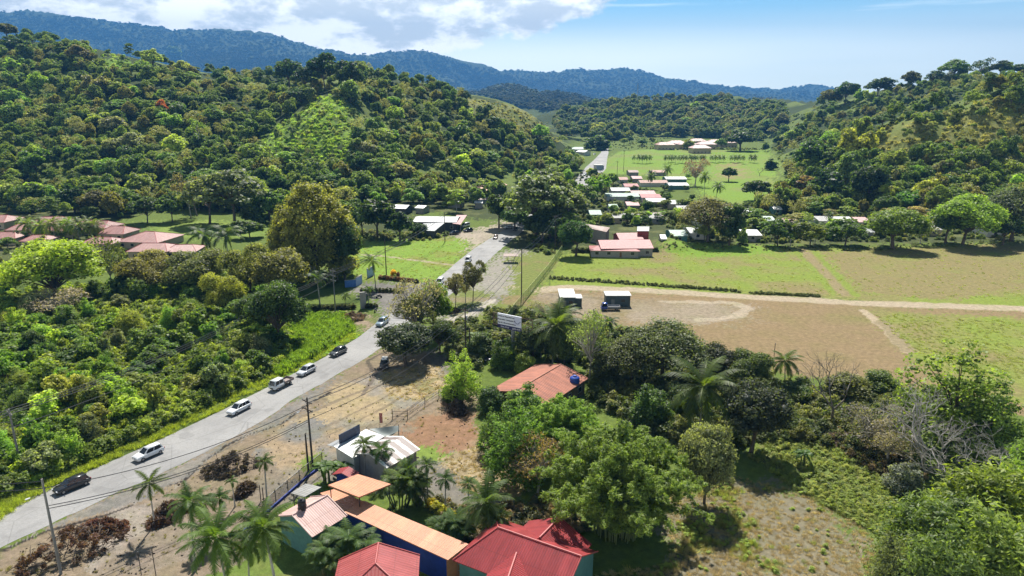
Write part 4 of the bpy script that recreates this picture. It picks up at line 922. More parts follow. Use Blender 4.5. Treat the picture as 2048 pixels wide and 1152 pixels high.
for q in (A_, B_, C_, D_): MB().tube([Vector((q.x, q.y, 0)) - o_, q - o_ + Vector((0, 0, .2))], .05, 6).build('pole', DARKM, tp)
sg = thing('roadside_banner', 'narrow red and white feather banner beside the shop', 'banner', P(760, 857)); MB().tube([(0, 0, 0), (0, 0, 3.0)], .03, 6).build('pole', DARKM, sg); MB().box((.28, 0, 2.0), (.5, .03, 1.9)).build('cloth', paint('banner_cloth', (.5, .2, .18), .7, .5, 2), sg)
# rust red house in the trees
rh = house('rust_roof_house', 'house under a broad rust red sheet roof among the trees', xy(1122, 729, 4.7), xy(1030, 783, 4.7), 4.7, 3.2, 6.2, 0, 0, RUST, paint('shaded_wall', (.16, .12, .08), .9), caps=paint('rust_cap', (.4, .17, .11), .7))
tank('blue plastic water tank on a stand by the rust red roof', Vector((P(1149, 771, 2.6).x, P(1149, 771, 2.6).y, 0)), .95, 1.9, (.02, .07, .38), 2.6)
# two site cabins
for lab, (x0, y0, x1, dp, h) in {'dark cabin with a white roof and a small annex by the track': (1121, 616, 1150, 8.5, 3.0), 'wider dark cabin with a white roof behind the blue flatbed truck': (1212, 613, 1260, 4.2, 3.1)}.items():
    a, b = P(x0, y0), P(x1, y0); t = thing('site_cabin', lab, 'cabin', (a + b) / 2, 0, 'cabins by the track'); wd = (b - a).length
    MB().box((0, dp / 2, h / 2), (wd, dp, h - .01)).build('wall', paint('cabin_wall', (.07, .1, .105), .7, .4), t); MB().box((.0, dp / 2, h + .09), (wd + .5, dp + .6, .16)).build('roof', paint('cabin_roof', (.6, .6, .58), .5), t)
    MB().box((-wd * .22, -.03, 1.05), (.9, .05, 2.0)).build('door', paint('cabin_door', (.2, .21, .2), .6), t); MB().box((wd * .2, -.03, 1.7), (1.0, .05, .7)).build('window', WIN, t)
    if wd < 5: MB().box((wd / 2 + 1.0, 3, 1.25), (1.9, 4, 2.5)).build('annex', paint('cabin_wall', (.07, .1, .105)), t); MB().box((wd / 2 + 1.05, 3, 2.55), (2.1, 4.3, .1)).build('annex_roof', paint('cabin_roof', (.6, .6, .58)), t)
# shops on the left of the road
def gab(kind, label, p1, p2, zr, ze, hw, roof, wall, h1=0, h2=0, **kw): return house(kind, label, xy(*p1, zr), xy(*p2, zr), zr, ze, hw, h1, h2, roof, wall, **kw)
gab('roadside_store', 'large white sheet roofed store beside the parking lot', (832,433), (918,434), 5.0, 3.9, 8.0, WHITE, WDARK, cat='store')
flatroof('store_lean_to', 'pale grey lean-to roof in front of the white store', [(846,447,3.9),(890,445,3.9),(869,462,3.1),(853,461,3.1)], WHITE, WDARK)
flatroof('store_porch', 'pale porch roof with red trim at the end of the white store', [(913,430,4.4),(934,430,4.4),(921,449,3.6),(905,447,3.6)], PALEPINK, None, posts=STEEL)
gab('open_shed', 'open shed with a pale sheet roof behind the dark bushes', (791,409), (819,410), 4.4, 3.2, 5.2, WHITE, WDARK, cat='shed', wins=False)
gab('grey_roof_house', 'grey gable roofed house below the wooded slope', (872,376), (903,381), 5.0, 3.6, 6, GREYR, WDARK)
gab('orange_roof_house', 'house with a bright orange gable roof and pale blue wall by the road', (952,373), (996,362), 8.0, 6.0, 6.5, ORANGER, paint('pale_blue_wall', (.25, .3, .36), .8))
gab('brown_roof_house', 'low brown hip roofed house in front of the orange roof', (952,390), (966,393), 3.8, 2.6, 4.5, BROWNR, WGREY, 3, 3)
for lab, a, b in (('white roof half hidden by trees below the orange roof', (949,401), (966,401)), ('narrow white roof peeping between trees behind the open shed', (836,410), (854,411)), ('white roof hidden among green trees behind the store', (898,399), (926,400)), ('small white roof at the wood edge above the orange roof', (969,338), (985,339))):
    gab('white_roof_house', lab, a, b, 3.9, 3.0, 4, WHITE, WGREY, wins=False)
# hip roofed houses on the left
HIP = [('red hip roof house cut by the edge of the picture', -12, 430, 9, 7, 5.5, 3.2, 0, 3), ('tall hip roof rising behind the other red tile roofs', 104, 433, 7, 6.5, 7.2, 4.6, .1, 3), ('low hip roof at the front corner of the red tile group', 50, 448, 6, 5, 4.6, 2.8, .1, 3), ('broad red tile roof in the middle of the group behind palms', 136, 444, 9, 7, 5.4, 2.9, -.2, 3), ('long red tile roof sloping towards the dark wood', 186, 440, 11, 6, 5.6, 3.4, -.25, 3),
       ('red tile roof at the picture edge below the cut roof', 14, 464, 6, 5, 4.6, 2.9, .05, 3), ('small red tile roof between palms and the front corner roof', 78, 470, 5, 5, 4.4, 2.8, 0, 2.5), ('red tile roof squeezed below the long red tile roof', 206, 474, 6.5, 5, 4.6, 2.9, -.1, 3),
       ('red tile hip roof between the long roof and the lawn', 236, 452, 6, 6, 5.2, 2.9, -.1, 3), ('wide low pyramid roof beside the light green lawn', 300, 463, 9, 9, 5.4, 2.8, -.15, 7), ('red hip roof nearest the bushes beneath the pyramid roof', 308, 486, 7.5, 6, 5.2, 3.2, 0, 3.5), ('pale red roof partly behind palm leaves next to the bushes', 368, 489, 6, 5.5, 4.4, 2.8, .1, 3), ('small red roof above the bright lime tree', 116, 485, 4.6, 5, 4.8, 3.0, .1, 2.5), ('red roof sunk among the bushes next to the lime tree', 156, 500, 5.5, 6, 4.8, 3.0, .15, 3)]
for lab, x, y, hl, hw, zr, ze, ro, hp in HIP:
    c = P(x, y, zr); a = Vector((math.cos(ro), math.sin(ro), 0)); r = max(.3, hl - hp)
    house('red_tile_house', lab, tuple((c - a * r)[:2]), tuple((c + a * r)[:2]), zr, ze, hw, hp, hp, TILE, WCREAM, caps=CAPR, group='red tile roofs')
# red roofs by the fence and the rows of small houses
gab('red_roof_compound', 'long rose red roof at the edge of the playing field', (1196,480), (1300,479), 5.2, 3.2, 6.5, RED2, WGREY, 0, 0, cat='building')
gab('red_roof_compound', 'low rose red roof in front along the field hedge', (1195,491), (1262,492), 3.6, 2.6, 4.5, RED2, WGREY, 3, 3, cat='building')
gab('red_roof_compound', 'short rose red roof raised behind the long red roof', (1232,466), (1280,465), 6.0, 4.4, 5.5, RED2, WRED, cat='building')
flatroof('tower_block', 'small red walled block with a white and brown flat roof', [(1275,453,7.4),(1299,453,7.4),(1298,462,7.0),(1274,462,7.0)], WHITE, WRED)
flatroof('old_shed', 'grey walled shed with a brown and white sloping roof behind the dark round tree', [(1168,447,6.6),(1220,455,6.2),(1213,464,5.4),(1172,455,5.6)], BROWNR, WGREY)
flatroof('side_lean_to', 'small white lean-to roof at the front of the red roofs', [(1272,493,3.0),(1292,494,3.0),(1291,500,2.6),(1271,500,2.6)], WHITE, WGREY)
ROWS = [(1223,427,1254,436,GREYR,'grey'),(1260,427,1321,437,GREYR,'long grey'),(1177,420,1201,430,GREENR,'pale green'),(1216,408,1234,417,GREENR,'short green'),(1210,386,1276,398,GREENR,'wide pale green'),(1279,388,1319,397,RED2,'rose red'),(1290,396,1330,404,WHITE,'narrow white'),(1260,381,1308,388,PALEPINK,'faded pink'),(1220,375,1258,385,WHITE,'streaked white'),(1246,367,1275,375,RED2,'short red'),(1277,360,1333,371,TERRA,'terracotta'),(1328,353,1370,363,WHITE,'bright white'),(1333,365,1374,374,WHITE,'low white'),(1236,354,1254,365,TERRA,'small terracotta'),(1262,352,1282,360,PALEPINK,'small pink'),
        (1351,411,1377,419,GREYR,'plain grey'),(1337,460,1369,476,GREENR,'mint green'),(1372,455,1405,469,WHITE,'tilted white'),(1319,469,1331,478,WHITE,'tiny white'),(1478,459,1514,481,WHITE,'broad white'),(1512,432,1544,441,GREENR,'grey green'),(1596,409,1617,419,WHITE,'clean white'),(1626,432,1660,443,GREYR,'pinkish grey'),(1662,433,1698,444,WHITE,'shining white'),(1703,434,1730,446,PALEPINK,'dull pink'),(1712,457,1745,464,WHITE,'thin white'),(1880,432,1925,438,WHITE,'long white'),(1543,412,1560,419,WHITE,'small pale'),(1255,340,1275,347,BROWNR,'brown'),(1300,425,1330,432,BROWNR,'low brown'),(1330,400,1356,408,WHITE,'flat white'),(1250,403,1276,411,PALEPINK,'little pink'),(1476,417,1506,427,WHITE,'half hidden white'),(1758,438,1790,449,WHITE,'gleaming white'),(1840,450,1872,460,GREYR,'sunken grey'),(1560,437,1592,446,PALEPINK,'weathered pink'),(1960,452,1995,462,WHITE,'shaded white'),(1385,432,1410,441,GREYR,'squat grey'),(1300,340,1330,348,TERRA,'low terracotta')]
WHERE = lambda x, y: ('in the hamlet beside the golf green' if y < 402 and x < 1380 else 'in the middle row of small houses' if y < 440 and x < 1400 else 'near the field edge' if y > 450 else 'behind the leafy trees along the field')
for x0, y0, x1, y1, rm, nm in ROWS:
    ze = 2.7; zr = 3.9; a, b = P(x0, y0, zr), P(x1, y0, zr); e = P((x0 + x1) / 2, y1, ze); hw = min(7, max(2.4, abs(a.y - e.y)))
    house('row_house', f'small house with a {nm} sheet roof {WHERE(x0, y0)}', tuple(a[:2]), tuple(b[:2]), zr, ze, hw, 0, 0, rm, rng.choice((WWHITE, WGREY, WCREAM, WTEAL)), over=.35, group='small sheet roofed houses', wins=y0 > 400, door=False)
# far buildings
gab('far_hall', 'long far hall with a pale green roof beside the road', (1128,294), (1166,294), 7, 5, 9, GREENR, WWHITE, wins=False, cat='building')
gab('far_shop', 'far white shop building in front of the green roofed hall', (1128,301), (1148,301), 5, 4, 5, WHITE, WWHITE, wins=False, cat='building'); gab('far_shop', 'far white house beside the big dark tree and the road', (1158,300), (1176,301), 5.5, 4, 6, WHITE, WWHITE, wins=False, cat='building')
FAR = [(1330,284,'leftmost roof of the far village'),(1352,281,'second roof from the left in the far village'),(1372,283,'pale topped roof in the middle of the far village'),(1394,277,'highest roof at the back of the far village'),(1412,283,'roof in front of the highest far village roof'),(1432,279,'far village roof beside the round trees'),(1400,290,'lowest front roof of the far village'),(1455,280,'rightmost roof of the far village'),(1578,288,'single pinkish roof at the foot of the wooded hill')]
for x, y, lab in FAR:
    c = P(x, y, 9); a = Vector((1, .1, 0)); house('village_house', lab + ', two storeys', tuple((c - a * 6)[:2]), tuple((c + a * 6)[:2]), 9, 6, 8, 5, 5, TERRA if x % 4 else PALEPINK, WCREAM, wins=True, door=False, group='far village houses')
for x, y, lab in ((375, 352, 'grey roofed house alone among the trees of the wooded hill'), (522, 396, 'low grey roof at the edge of the lawn wood')):
    q = hit(x, y + 6) or P(x, y); house('hill_house', lab, (q.x - 5, q.y), (q.x + 5, q.y), q.z + 5.4, q.z + 4.2, 4.5, 0, 0, GREYR, WGREY, z0=q.z - 2)
for x, lab in ((1512, 'tall pale tower block far away on the ridge'), (1522, 'middle pale block far away on the ridge'), (1538, 'pale block far away at the right end of the ridge group')):
    q = PY(x, 199, 1720); zb = h1(q.x, q.y) - 2; t = thing('far_block', lab, 'building', (q.x, q.y, zb), 0, 'far blocks on the ridge'); hh = q.z - zb + 4; MB().box((0, 0, hh / 2), (10, 8, hh)).build('wall', WWHITE, t); MB().box((0, 0, hh + .3), (11, 9, .6)).build('roof', WGREY, t)
    mb = MB()
    for k in range(4): mb.box((0, -4.05, hh - 2 - k * 3), (8, .1, 1.2))
    mb.build('window_band', WIN, t)
q = PY(1275, 186, 1400); zb = h1(q.x, q.y); t = thing('radio_mast', 'thin lattice radio mast on the middle hill', 'mast', (q.x, q.y, zb)); hm = q.z + 18 - zb
mb = MB()
for a in (0, 2.1, 4.2): mb.tube([(math.cos(a) * 1.2, math.sin(a) * 1.2, 0), (math.cos(a) * .4, math.sin(a) * .4, hm)], .22, 4)
for k in range(10): z = hm * k / 10; mb.tube([(1.1 - .08 * k, 0, z), (-.5, .9 - .07 * k, z + hm * .05), (-.5, -.9 + .07 * k, z + hm * .1)], .12, 4)
mb.build('lattice', STEEL, t); MB().box((0, 0, hm * .92), (1.6, 1.6, 2)).build('antenna', STEEL, t)
# ---------------------------------------------------------------- poles, wires, fences
WOODP = paint('pole_wood', (.075, .06, .05), .9, .35, 2); CONP = paint('pole_concrete', (.22, .21, .2), .9, .3, 2)
POLES = {}
def pole(key, bx, by, ty, label, mat=None, arms=1, lamp=0, can=0, arot=None, kind='utility_pole'):
    b = P(bx, by); a = ray(bx, ty); H = CH + a[2] / a[1] * b.y; t = thing(kind, label, 'utility pole', b, arot if arot is not None else .9, 'utility poles along the road')
    MB().tube([(0, 0, -.2), (0, 0, H * .5), (0, 0, H)], [.18, .15, .12], 8).build('pole_shaft', mat or WOODP, t)
    for k in range(arms):
        z = H - .7 - k * 1.3; m = MB().box((0, 0, z), (.12, 2.4, .14)); m.tube([(.05, -.8, z), (.05, 0, z - .7)], .03, 4); m.tube([(.05, .8, z), (.05, 0, z - .7)], .03, 4); arm = m.build('crossarm', mat or WOODP, t)
        i = MB()
        for y in (-1.1, -.55, .55, 1.1): i.tube([(0, y, z + .07), (0, y, z + .3)], [.05, .035], 6)
        i.build('insulator', paint('porcelain', (.4, .38, .36), .3), arm)
    if can: MB().tube([(.35, 0, H - 3.1), (.35, 0, H - 2.1)], .24, 10).build('transformer', paint('transformer_grey', (.35, .37, .38), .5), t)
    if lamp:
        l = MB().tube([(0, 0, H - 2.2), (-.6, 0, H - 1.9), (-1.5, 0, H - 1.75)], .03, 5).build('lamp_arm', CONP, t); MB().box((-1.7, 0, H - 1.77), (.5, .22, .13)).build('lamp_head', paint('lamp_white', (.65, .66, .66), .4), l, bevel=.05)
    POLES[key] = (b, H, arot if arot is not None else .9); return t
pole('a', 122, 1148, 958, 'tall bare pole with a street lamp beside the big brush pile', CONP, 0, 1, arot=.9)
pole('b', 44, 945, 818, 'grey pole with a crossarm in the thicket beyond the road', CONP, 1, 1)
pole('c', 626, 940, 795, 'dark pole with crossed arms standing on the gravel by the shop', WOODP, 2, 1)
pole('c2', 617, 942, 868, 'short dark stub pole beside the pole on the gravel', WOODP, 0)
pole('d', 591, 655, 577, 'thin pole with a lamp in the tall bright grass', CONP, 1, 1)
pole('e', 671, 622, 537, 'pole with three crossarms by the gate hedge', CONP, 3)
pole('f', 932, 718, 614, 'tall dark pole with a transformer near the billboard', WOODP, 1, 0, 1)
pole('f2', 940, 718, 655, 'short dark pole next to the transformer pole', WOODP, 0)
pole('g', 1043, 594, 497, 'dark pole beside the green fence and the grass strip', WOODP, 0)
pole('h', 1110, 507, 430, 'pole at the far corner of the green fence', WOODP, 1)
pole('i', 773, 553, 480, 'thin pole on the grass by the slim palm', WOODP, 0)
pole('j', 890, 484, 425, 'pole in front of the white store', WOODP, 1)
pole('k', 1146, 443, 398, 'pole between the shady trees and the row houses', WOODP, 1)
pole('l', 1234, 353, 322, 'far pole at the edge of the golf green', WOODP, 1); pole('m', 1247, 343, 300, 'far taller pole on the golf green', WOODP, 1)
WIREM = paint('wire', (.03, .03, .032), .5)
def wire(a, b, za, zb, sag, label, off=(0, 0), r=.058):
    p = Vector(a) + Vector((off[0], off[1], za)); q = Vector(b) + Vector((off[0], off[1], zb)); pts = []
    for k in range(17): t = k / 16; v = p.lerp(q, t); v.z -= sag * 4 * t * (1 - t); pts.append(v)
    o = MB().tube([v - p for v in pts], r, 4).build('power_line', WIREM, loc=p); return tag(o, label, 'power line', 'power lines strung along the road')
def span(k1, k2, drops, offs, sag, nm, r=.058):
    (a, Ha, _), (b, Hb, _) = POLES[k1], POLES[k2]
    for d, o in zip(drops, offs): wire(a, b, Ha - d, Hb - d, sag, f'overhead power lines strung {nm}', o, r)
L0 = P(-420, 1180); POLES['z'] = (L0, 12.0, .9)
NB = P(-700, 1120); POLES['y'] = (NB, 11.0, .9)
UPL = P(380, 760); 
span('z', 'b', (.4, .4, .4), ((0, 0), (.8, -.6), (-.8, .6)), .8, 'past the thicket pole'); span('b', 'd', (.4, .4, .4, 3), ((0, 0), (.8, -.6), (-.8, .6), (0, 0)), 2.2, 'over the green thicket', .05)
span('d', 'e', (.4, .4, 1.7, 3), ((0, 0), (.8, -.6), (-.8, .6), (0, 0)), .6, 'between the two poles by the gate'); span('e', 'j', (.5, .9, 2.), ((0, 0), (.7, -.5), (-.7, .5)), 1.8, 'over the gate and the grass towards the store')
span('y', 'a', (.3, 1.2), ((0, 0), (.2, 0)), 1, 'to the pole by the brush pile'); span('a', 'c', (1.2, 3.5, 4.0), ((0, 0), (.2, 0), (0, .2)), 1.6, 'over the dirt lot between brush pile and shop', .05)
span('c', 'f', (.6, .6, 3.6), ((.5, -.3), (-.5, .3), (0, 0)), 2.0, 'over the bare lot towards the billboard', .05); span('f', 'g', (.6, .6, 3.2), ((.5, -.3), (-.5, .3), (0, 0)), 1.2, 'between billboard and grass strip'); span('g', 'h', (.5, 1.5), ((0, 0), (.3, 0)), 1.4, 'along the green fence'); span('h', 'k', (.5, 1.5), ((0, 0), (.3, 0)), 1.4, 'towards the shady trees'); span('k', 'm', (.5, 1.5), ((0, 0), (.5, 0)), 2, 'to the golf green')
# green mesh fence
def meshmat(name, col, dens):
    m, nt, b, out = newmat(name); b.inputs['Base Color'].default_value = (*col, 1); b.inputs['Roughness'].default_value = .6
    tr = N(nt, 'ShaderNodeBsdfTransparent'); mx = N(nt, 'ShaderNodeMixShader'); w = N(nt, 'ShaderNodeTexChecker'); w.inputs['Scale'].default_value = 14; w.inputs[1].default_value = (1, 1, 1, 1); w.inputs[2].default_value = (0, 0, 0, 1); nt.links.new(N(nt, 'ShaderNodeTexCoord').outputs['Object'], w.inputs[0])
    mr = N(nt, 'ShaderNodeMapRange'); mr.inputs[3].default_value = dens - .25; mr.inputs[4].default_value = dens + .25; nt.links.new(w.outputs['Fac'], mr.inputs[0]); nt.links.new(mr.outputs[0], mx.inputs[0]); nt.links.new(tr.outputs[0], mx.inputs[1]); nt.links.new(b.outputs[0], mx.inputs[2]); nt.links.new(mx.outputs[0], out.inputs[0]); return m
def fence(kind, label, px, h, panel, postm, step=3.0, rail=True, cat='fence'):
    w = resample([P(*q) for q in px], step); t = thing(kind, label, cat, w[0]); o = w[0]; m = MB()
    for a, b in zip(w[:-1], w[1:]): m.face([a - o + Vector((0, 0, .1)), b - o + Vector((0, 0, .1)), b - o + Vector((0, 0, h)), a - o + Vector((0, 0, h))])
    if panel: m.build('mesh_panel', panel, t)
    for p in w[:100]: MB().tube([p - o - Vector((0, 0, .1)), p - o + Vector((0, 0, h + .08))], .06, 5).build('post', postm, t)
    if rail: MB().tube([p - o + Vector((0, 0, h)), *[]][:1] + [q - o + Vector((0, 0, h)) for q in w[1:]] if False else [q - o + Vector((0, 0, h)) for q in w], .05, 5).build('top_rail', postm, t)
    return t
YG = paint('fence_green', (.45, .5, .17), .5); GM = meshmat('green_mesh', (.38, .45, .15), .45)
fence('mesh_fence', 'tall yellow green mesh fence running beside the pole from field corner to billboard', [(1124,505),(1096,545),(1065,582),(1030,625),(1003,662)], 2.7, GM, YG, 3.2)
fence('compound_fence', 'dark mesh fence with blue base along the front of the yard', [(645,927),(610,955),(575,985),(535,1020),(505,1052)], 1.9, meshmat('dark_mesh', (.06, .065, .07), .45), DARKM, 2.6)
cw = MB(); ws = [P(*q) for q in ((648,930),(612,957),(577,988),(537,1023),(480,1070))]; cwt = thing('low_wall', 'low blue painted wall with grey cap at the foot of the yard fence', 'wall', ws[0])
for a, b in zip(ws[:-1], ws[1:]): c = (a + b) / 2 - ws[0]; cw.box((c.x, c.y - .25, .2), ((b - a).length, .18, .4), math.atan2(b.y - a.y, b.x - a.x))
cw.build('wall_face', WBLUE, cwt)
for i, (x, y, h_) in enumerate(((815, 838, 1.8), (785, 838, 1.9), (283, 1150, 3.2), (312, 1152, 4.0), (522, 1003, 2.6), (528, 1008, 2.6), (1400, 695, 3.2), (1413, 700, 1.6), (1548, 712, 3.0), (985, 650, 2.2), (1003, 648, 2.2))):
    lab = ['wooden fence post nearest the bamboo at the edge of the lot', 'wooden fence post behind the shop tarp', 'thin metal post near the palm shadow', 'tall thin post beside the palms at the lower edge', 'thin post next to the small slim palm', 'second thin post next to the small slim palm', 'white goal post on the brown field', 'short stake near the goal post', 'lone thin stake behind the dark trees on the field', 'dark stake behind the billboard', 'second dark stake behind the billboard'][i]
    t = thing('fence_post', lab, 'post', P(x, y)); MB().tube([(0, 0, -.1), (0, 0, h_)], .07 if i not in (2, 3, 6) else .05, 6).build('shaft', WOODP if i != 6 else WWHITE, t); MB().tube([(0, 0, h_), (0, 0, h_ + .05)], .085, 6).build('cap', DARKM, t)
ww = thing('wire_fence', 'sagging wire fence between the shop and the green shrub', 'fence', P(815, 838)); a = [P(*q) for q in ((785,838),(815,838),(850,812),(878,795))]
for z in (.5, 1.0, 1.5): MB().tube([p - a[1] + Vector((0, 0, z)) for p in a], .03, 4).build('strand', WIREM, ww)
for p in a[2:]: MB().tube([p - a[1], p - a[1] + Vector((0, 0, 1.6))], .06, 5).build('post', WOODP, ww)
# ---------------------------------------------------------------- billboard
q = P(1026, 722); bb = thing('billboard', 'white and navy roadside billboard on a single tall post', 'billboard', q)
def zat(px, py): a = ray(px, py); return CH + a[2] / a[1] * q.y
zt, zb = zat(1020, 628), zat(1020, 660); ang = -.58; wd = 6.1; hh = 3.3; zc = (zt + zb) / 2 + .1
ax = Vector((math.cos(ang), math.sin(ang), 0)); an = Vector((math.sin(ang), -math.cos(ang), 0)); c0 = Vector((-.45, 0, zc)) + an * .55
MB().tube([(0, 0, 0), (0, 0, zc - .2)], .42, 14).build('post', paint('post_grey', (.26, .27, .28), .5), bb)
MB().box(c0, (wd, .24, hh), ang).build('panel', paint('board_white', (.72, .74, .82), .5, .05), bb)
MB().box(c0 + an * .135 + Vector((0, 0, -hh / 2 + .42)), (wd, .02, .84), ang).build('blue_band', paint('band_navy', (.02, .02, .10), .5, .1), bb)
m = MB(); m.box(c0 + ax * (wd * .34) + an * .135 + Vector((0, 0, .55)), (wd * .27, .02, hh * .6), ang); m.build('corner_patch', paint('patch_lilac', (.6, .62, .78), .5, .05), bb)
m = MB()
for k in range(9): t_ = k / 8; m.box(c0 + ax * (wd * (.22 + .24 * t_)) + an * .15 + Vector((0, 0, .55 - .55 * math.sin(math.pi * t_))), (.3, .02, .12), ang)
m.build('swoosh_mark', paint('swoosh', (.1, .12, .25), .5), bb)
def text(s, size, pos, mat):
    cu = bpy.data.curves.new('lettering', 'FONT'); cu.body = s; cu.size = size; cu.extrude = .01; cu.materials.append(mat); cu.offset = .012
    tmp = bpy.data.objects.new('lettering', cu); COL.objects.link(tmp); dg = bpy.context.evaluated_depsgraph_get(); me = bpy.data.meshes.new_from_object(tmp.evaluated_get(dg)); bpy.data.objects.remove(tmp); me.materials.clear(); me.materials.append(mat); o = link(bpy.data.objects.new('lettering', me), bb); M = Matrix((( ax.x, 0, an.x), (ax.y, 0, an.y), (0, 1, 0))); o.rotation_euler = M.to_euler(); o.location = pos; return o
NAVY = paint('ink_navy', (.015, .018, .05), .5, .05); WINK = paint('ink_white', (.6, .6, .62), .5, .05)
for i, s in enumerate(('Servicio de Mantenimiento', 'Reparación e instalación de', 'Gas LP y Electrodomésticos')): text(s, .41 if i else .40, c0 - ax * (wd * .485) + an * .15 + Vector((0, 0, hh * (.30 - .22 * i))), NAVY)
text('8741-8817', .5, c0 - ax * (wd * .36) + an * .16 + Vector((0, 0, -hh / 2 + .22)), WINK); text('2285-4872', .5, c0 + ax * (wd * .12) + an * .16 + Vector((0, 0, -hh / 2 + .22)), WINK)
m = MB()
for z in (-1.3, .2, 1.3): m.tube([c0 - ax * (wd / 2 + 1.6) - an * .5 + Vector((0, 0, z)), c0 + ax * (wd / 2 + 2.6) - an * .5 + Vector((0, 0, z))], .09, 5)
for s_ in (-wd / 2 - 1.5, wd / 2 + 2.4): m.tube([c0 + ax * s_ - an * .5 + Vector((0, 0, -1.4)), c0 + ax * s_ - an * .5 + Vector((0, 0, 1.4))], .08, 5)
m.tube([c0 + ax * (wd / 2) - an * .5 + Vector((0, 0, -1.3)), c0 + ax * (wd / 2 + 2.4) - an * .5 + Vector((0, 0, .2))], .07, 5); m.build('back_frame', paint('rusty_steel', (.16, .1, .07), .8), bb)
# bus shelter, picnic seat, gate walls, sign slab
t = thing('bus_shelter', 'small roadside shelter with a brown pitched roof on slanted legs', 'shelter', P(1022, 524)); roofmesh('roof', [[(-2.6, -1.8, 2.5), (2.6, -1.8, 2.5), (2.6, 0, 3.1), (-2.6, 0, 3.1)], [(-2.6, 0, 3.1), (2.6, 0, 3.1), (2.6, 1.8, 2.5), (-2.6, 1.8, 2.5)]], BROWNR, t)
for x in (-1.6, 1.6):
    MB().tube([(x * .5, 0, 0), (x * 1.2, 0, 2.7)], .1, 6).build('leg', WWHITE, t)
MB().box((0, 0, .45), (2.6, .5, .1)).build('bench', WOODP, t)
def wallpx(label, c, h, mat, kind='gate_wall', capm=None):
    a, b = P(*c[0]), P(*c[1]); t = thing(kind, label, 'wall', (a + b) / 2); ro = math.atan2(b.y - a.y, b.x - a.x); L_ = (b - a).length
    MB().box((0, 0, h / 2), (L_, .3, h), ro).build('wall_face', mat, t); MB().box((0, 0, h + .06), (L_ + .1, .42, .12), ro).build('cap', capm or CONC, t); return t
BLW = paint('sky_blue_wall', (.10, .24, .62), .7); 
wallpx('bright blue gate wall in the shade of the big yellow green tree', ((690, 575), (712, 573)), 2.2, BLW); wallpx('short white and blue gate wall facing the driveway', ((712, 573), (724, 566)), 2.6, paint('white_blue_wall', (.4, .5, .7), .7)); wallpx('white gate wall panel next to the slim palm', ((735, 556), (748, 550)), 3.0, paint('white_blue_wall', (.4, .5, .7)))
t = thing('entrance_sign', 'upright grey sign slab standing in the hedge by the driveway', 'sign', P(727, 617)); MB().box((0, 0, 2.3), (1.6, .5, 4.6), .5).build('slab', CONC, t, bevel=.03); MB().box((0, 0, 4.66), (1.8, .6, .12), .5).build('cap', CONC, t)
fence('entrance_railing', 'low dark railing fence along the hedge by the driveway', [(615,615),(650,616),(700,613)], 1.0, meshmat('rail_mesh', (.08, .08, .06), .5), DARKM, 2.2)
gp_ = thing('pergola_roof', 'small white domed pavilion roof behind the drooping palm', 'pavilion', P(618, 556)); roofmesh('roof', [[(-3, -3, 3), (3, -3, 3), (0, 0, 4.4)], [(3, -3, 3), (3, 3, 3), (0, 0, 4.4)], [(3, 3, 3), (-3, 3, 3), (0, 0, 4.4)], [(-3, 3, 3), (-3, -3, 3), (0, 0, 4.4)]], WHITE, gp_)
for x, y in ((-2.5, -2.5), (2.5, -2.5), (2.5, 2.5), (-2.5, 2.5)): MB().tube([(x, y, 0), (x, y, 3.1)], .12, 6).build('post', WWHITE, gp_)
for i, (a, b, lab) in enumerate((((1196, 340), (1206, 333), 'white walled kiosk beside the far junction'), ((1200, 348), (1213, 348), 'blue grey sign board by the far road'))):
    p_ = P(*a); t = thing('far_kiosk' if i == 0 else 'far_sign', lab, 'kiosk' if i == 0 else 'sign', p_)
    if i == 0: MB().box((0, 0, 2.2), (7, 6, 4.4)).build('wall', WWHITE, t); MB().box((0, 0, 4.5), (7.6, 6.6, .25)).build('roof', WWHITE, t); MB().box((1.4, -3.03, 1.6), (2.4, .1, 2.6)).build('door', WIN, t)
    else: MB().box((0, 0, 5), (6, .3, 3.4)).build('panel', paint('sign_bluegrey', (.25, .32, .42), .5), t); MB().tube([(0, 0, 0), (0, 0, 3.4)], .2, 6).build('post', STEEL, t)
# ---------------------------------------------------------------- vehicles
TYRE = paint('tyre', (.012, .012, .012), .8, .2); RIM = paint('rim', (.3, .3, .31), .35, .2, 4, .6); GLASS = paint('car_glass', (.012, .016, .022), .08, .1, 1, spec=.7); HEAD = paint('headlamp', (.6, .62, .65), .15, .1, 4); TAIL = paint('taillamp', (.4, .02, .015), .25, .1, 4); PLATE = paint('plate', (.55, .55, .55), .5, .1); BLACKP = paint('black_plastic', (.025, .025, .027), .6, .2)
def coat(name, col, metal=0.0):
    if name in MATS: return MATS[name]
    m, nt, b, out = newmat(name); d = noise(nt, 1.5, 5, .6); c = mixc(nt, ramp(nt, d, [(.45, 0.0), (.8, .25)]), col, tuple(x * .6 + .03 for x in col)); nt.links.new(c, b.inputs['Base Color']); b.inputs['Roughness'].default_value = .28; b.inputs['Metallic'].default_value = metal; b.inputs['Coat Weight'].default_value = .6; b.inputs['Coat Roughness'].default_value = .08; MATS[name] = m; return m
def loft(mb, secs, mi=0):
    """secs: (x, [(y,z)...]) closed cross sections of equal length"""
    n = len(secs[0][1]); V = [(x, y, z) for x, s in secs for y, z in s]; F = []
    for i in range(len(secs) - 1):
        for k in range(n): F.append((i * n + k, i * n + (k + 1) % n, (i + 1) * n + (k + 1) % n, (i + 1) * n + k))
    F.append(tuple(range(n))[::-1]); F.append(tuple((len(secs) - 1) * n + k for k in range(n))); mb.raw(V, F, mi)
def sec(w, zb, zs, zt, tw):      # lower body cross section: sill, bulge, shoulder
    r = [(w * .92, zb), (w, zb + .18), (w, zs - .12), (w * .97, zs), (tw, zt)]; return r + [(-y, z) for y, z in r[::-1]]
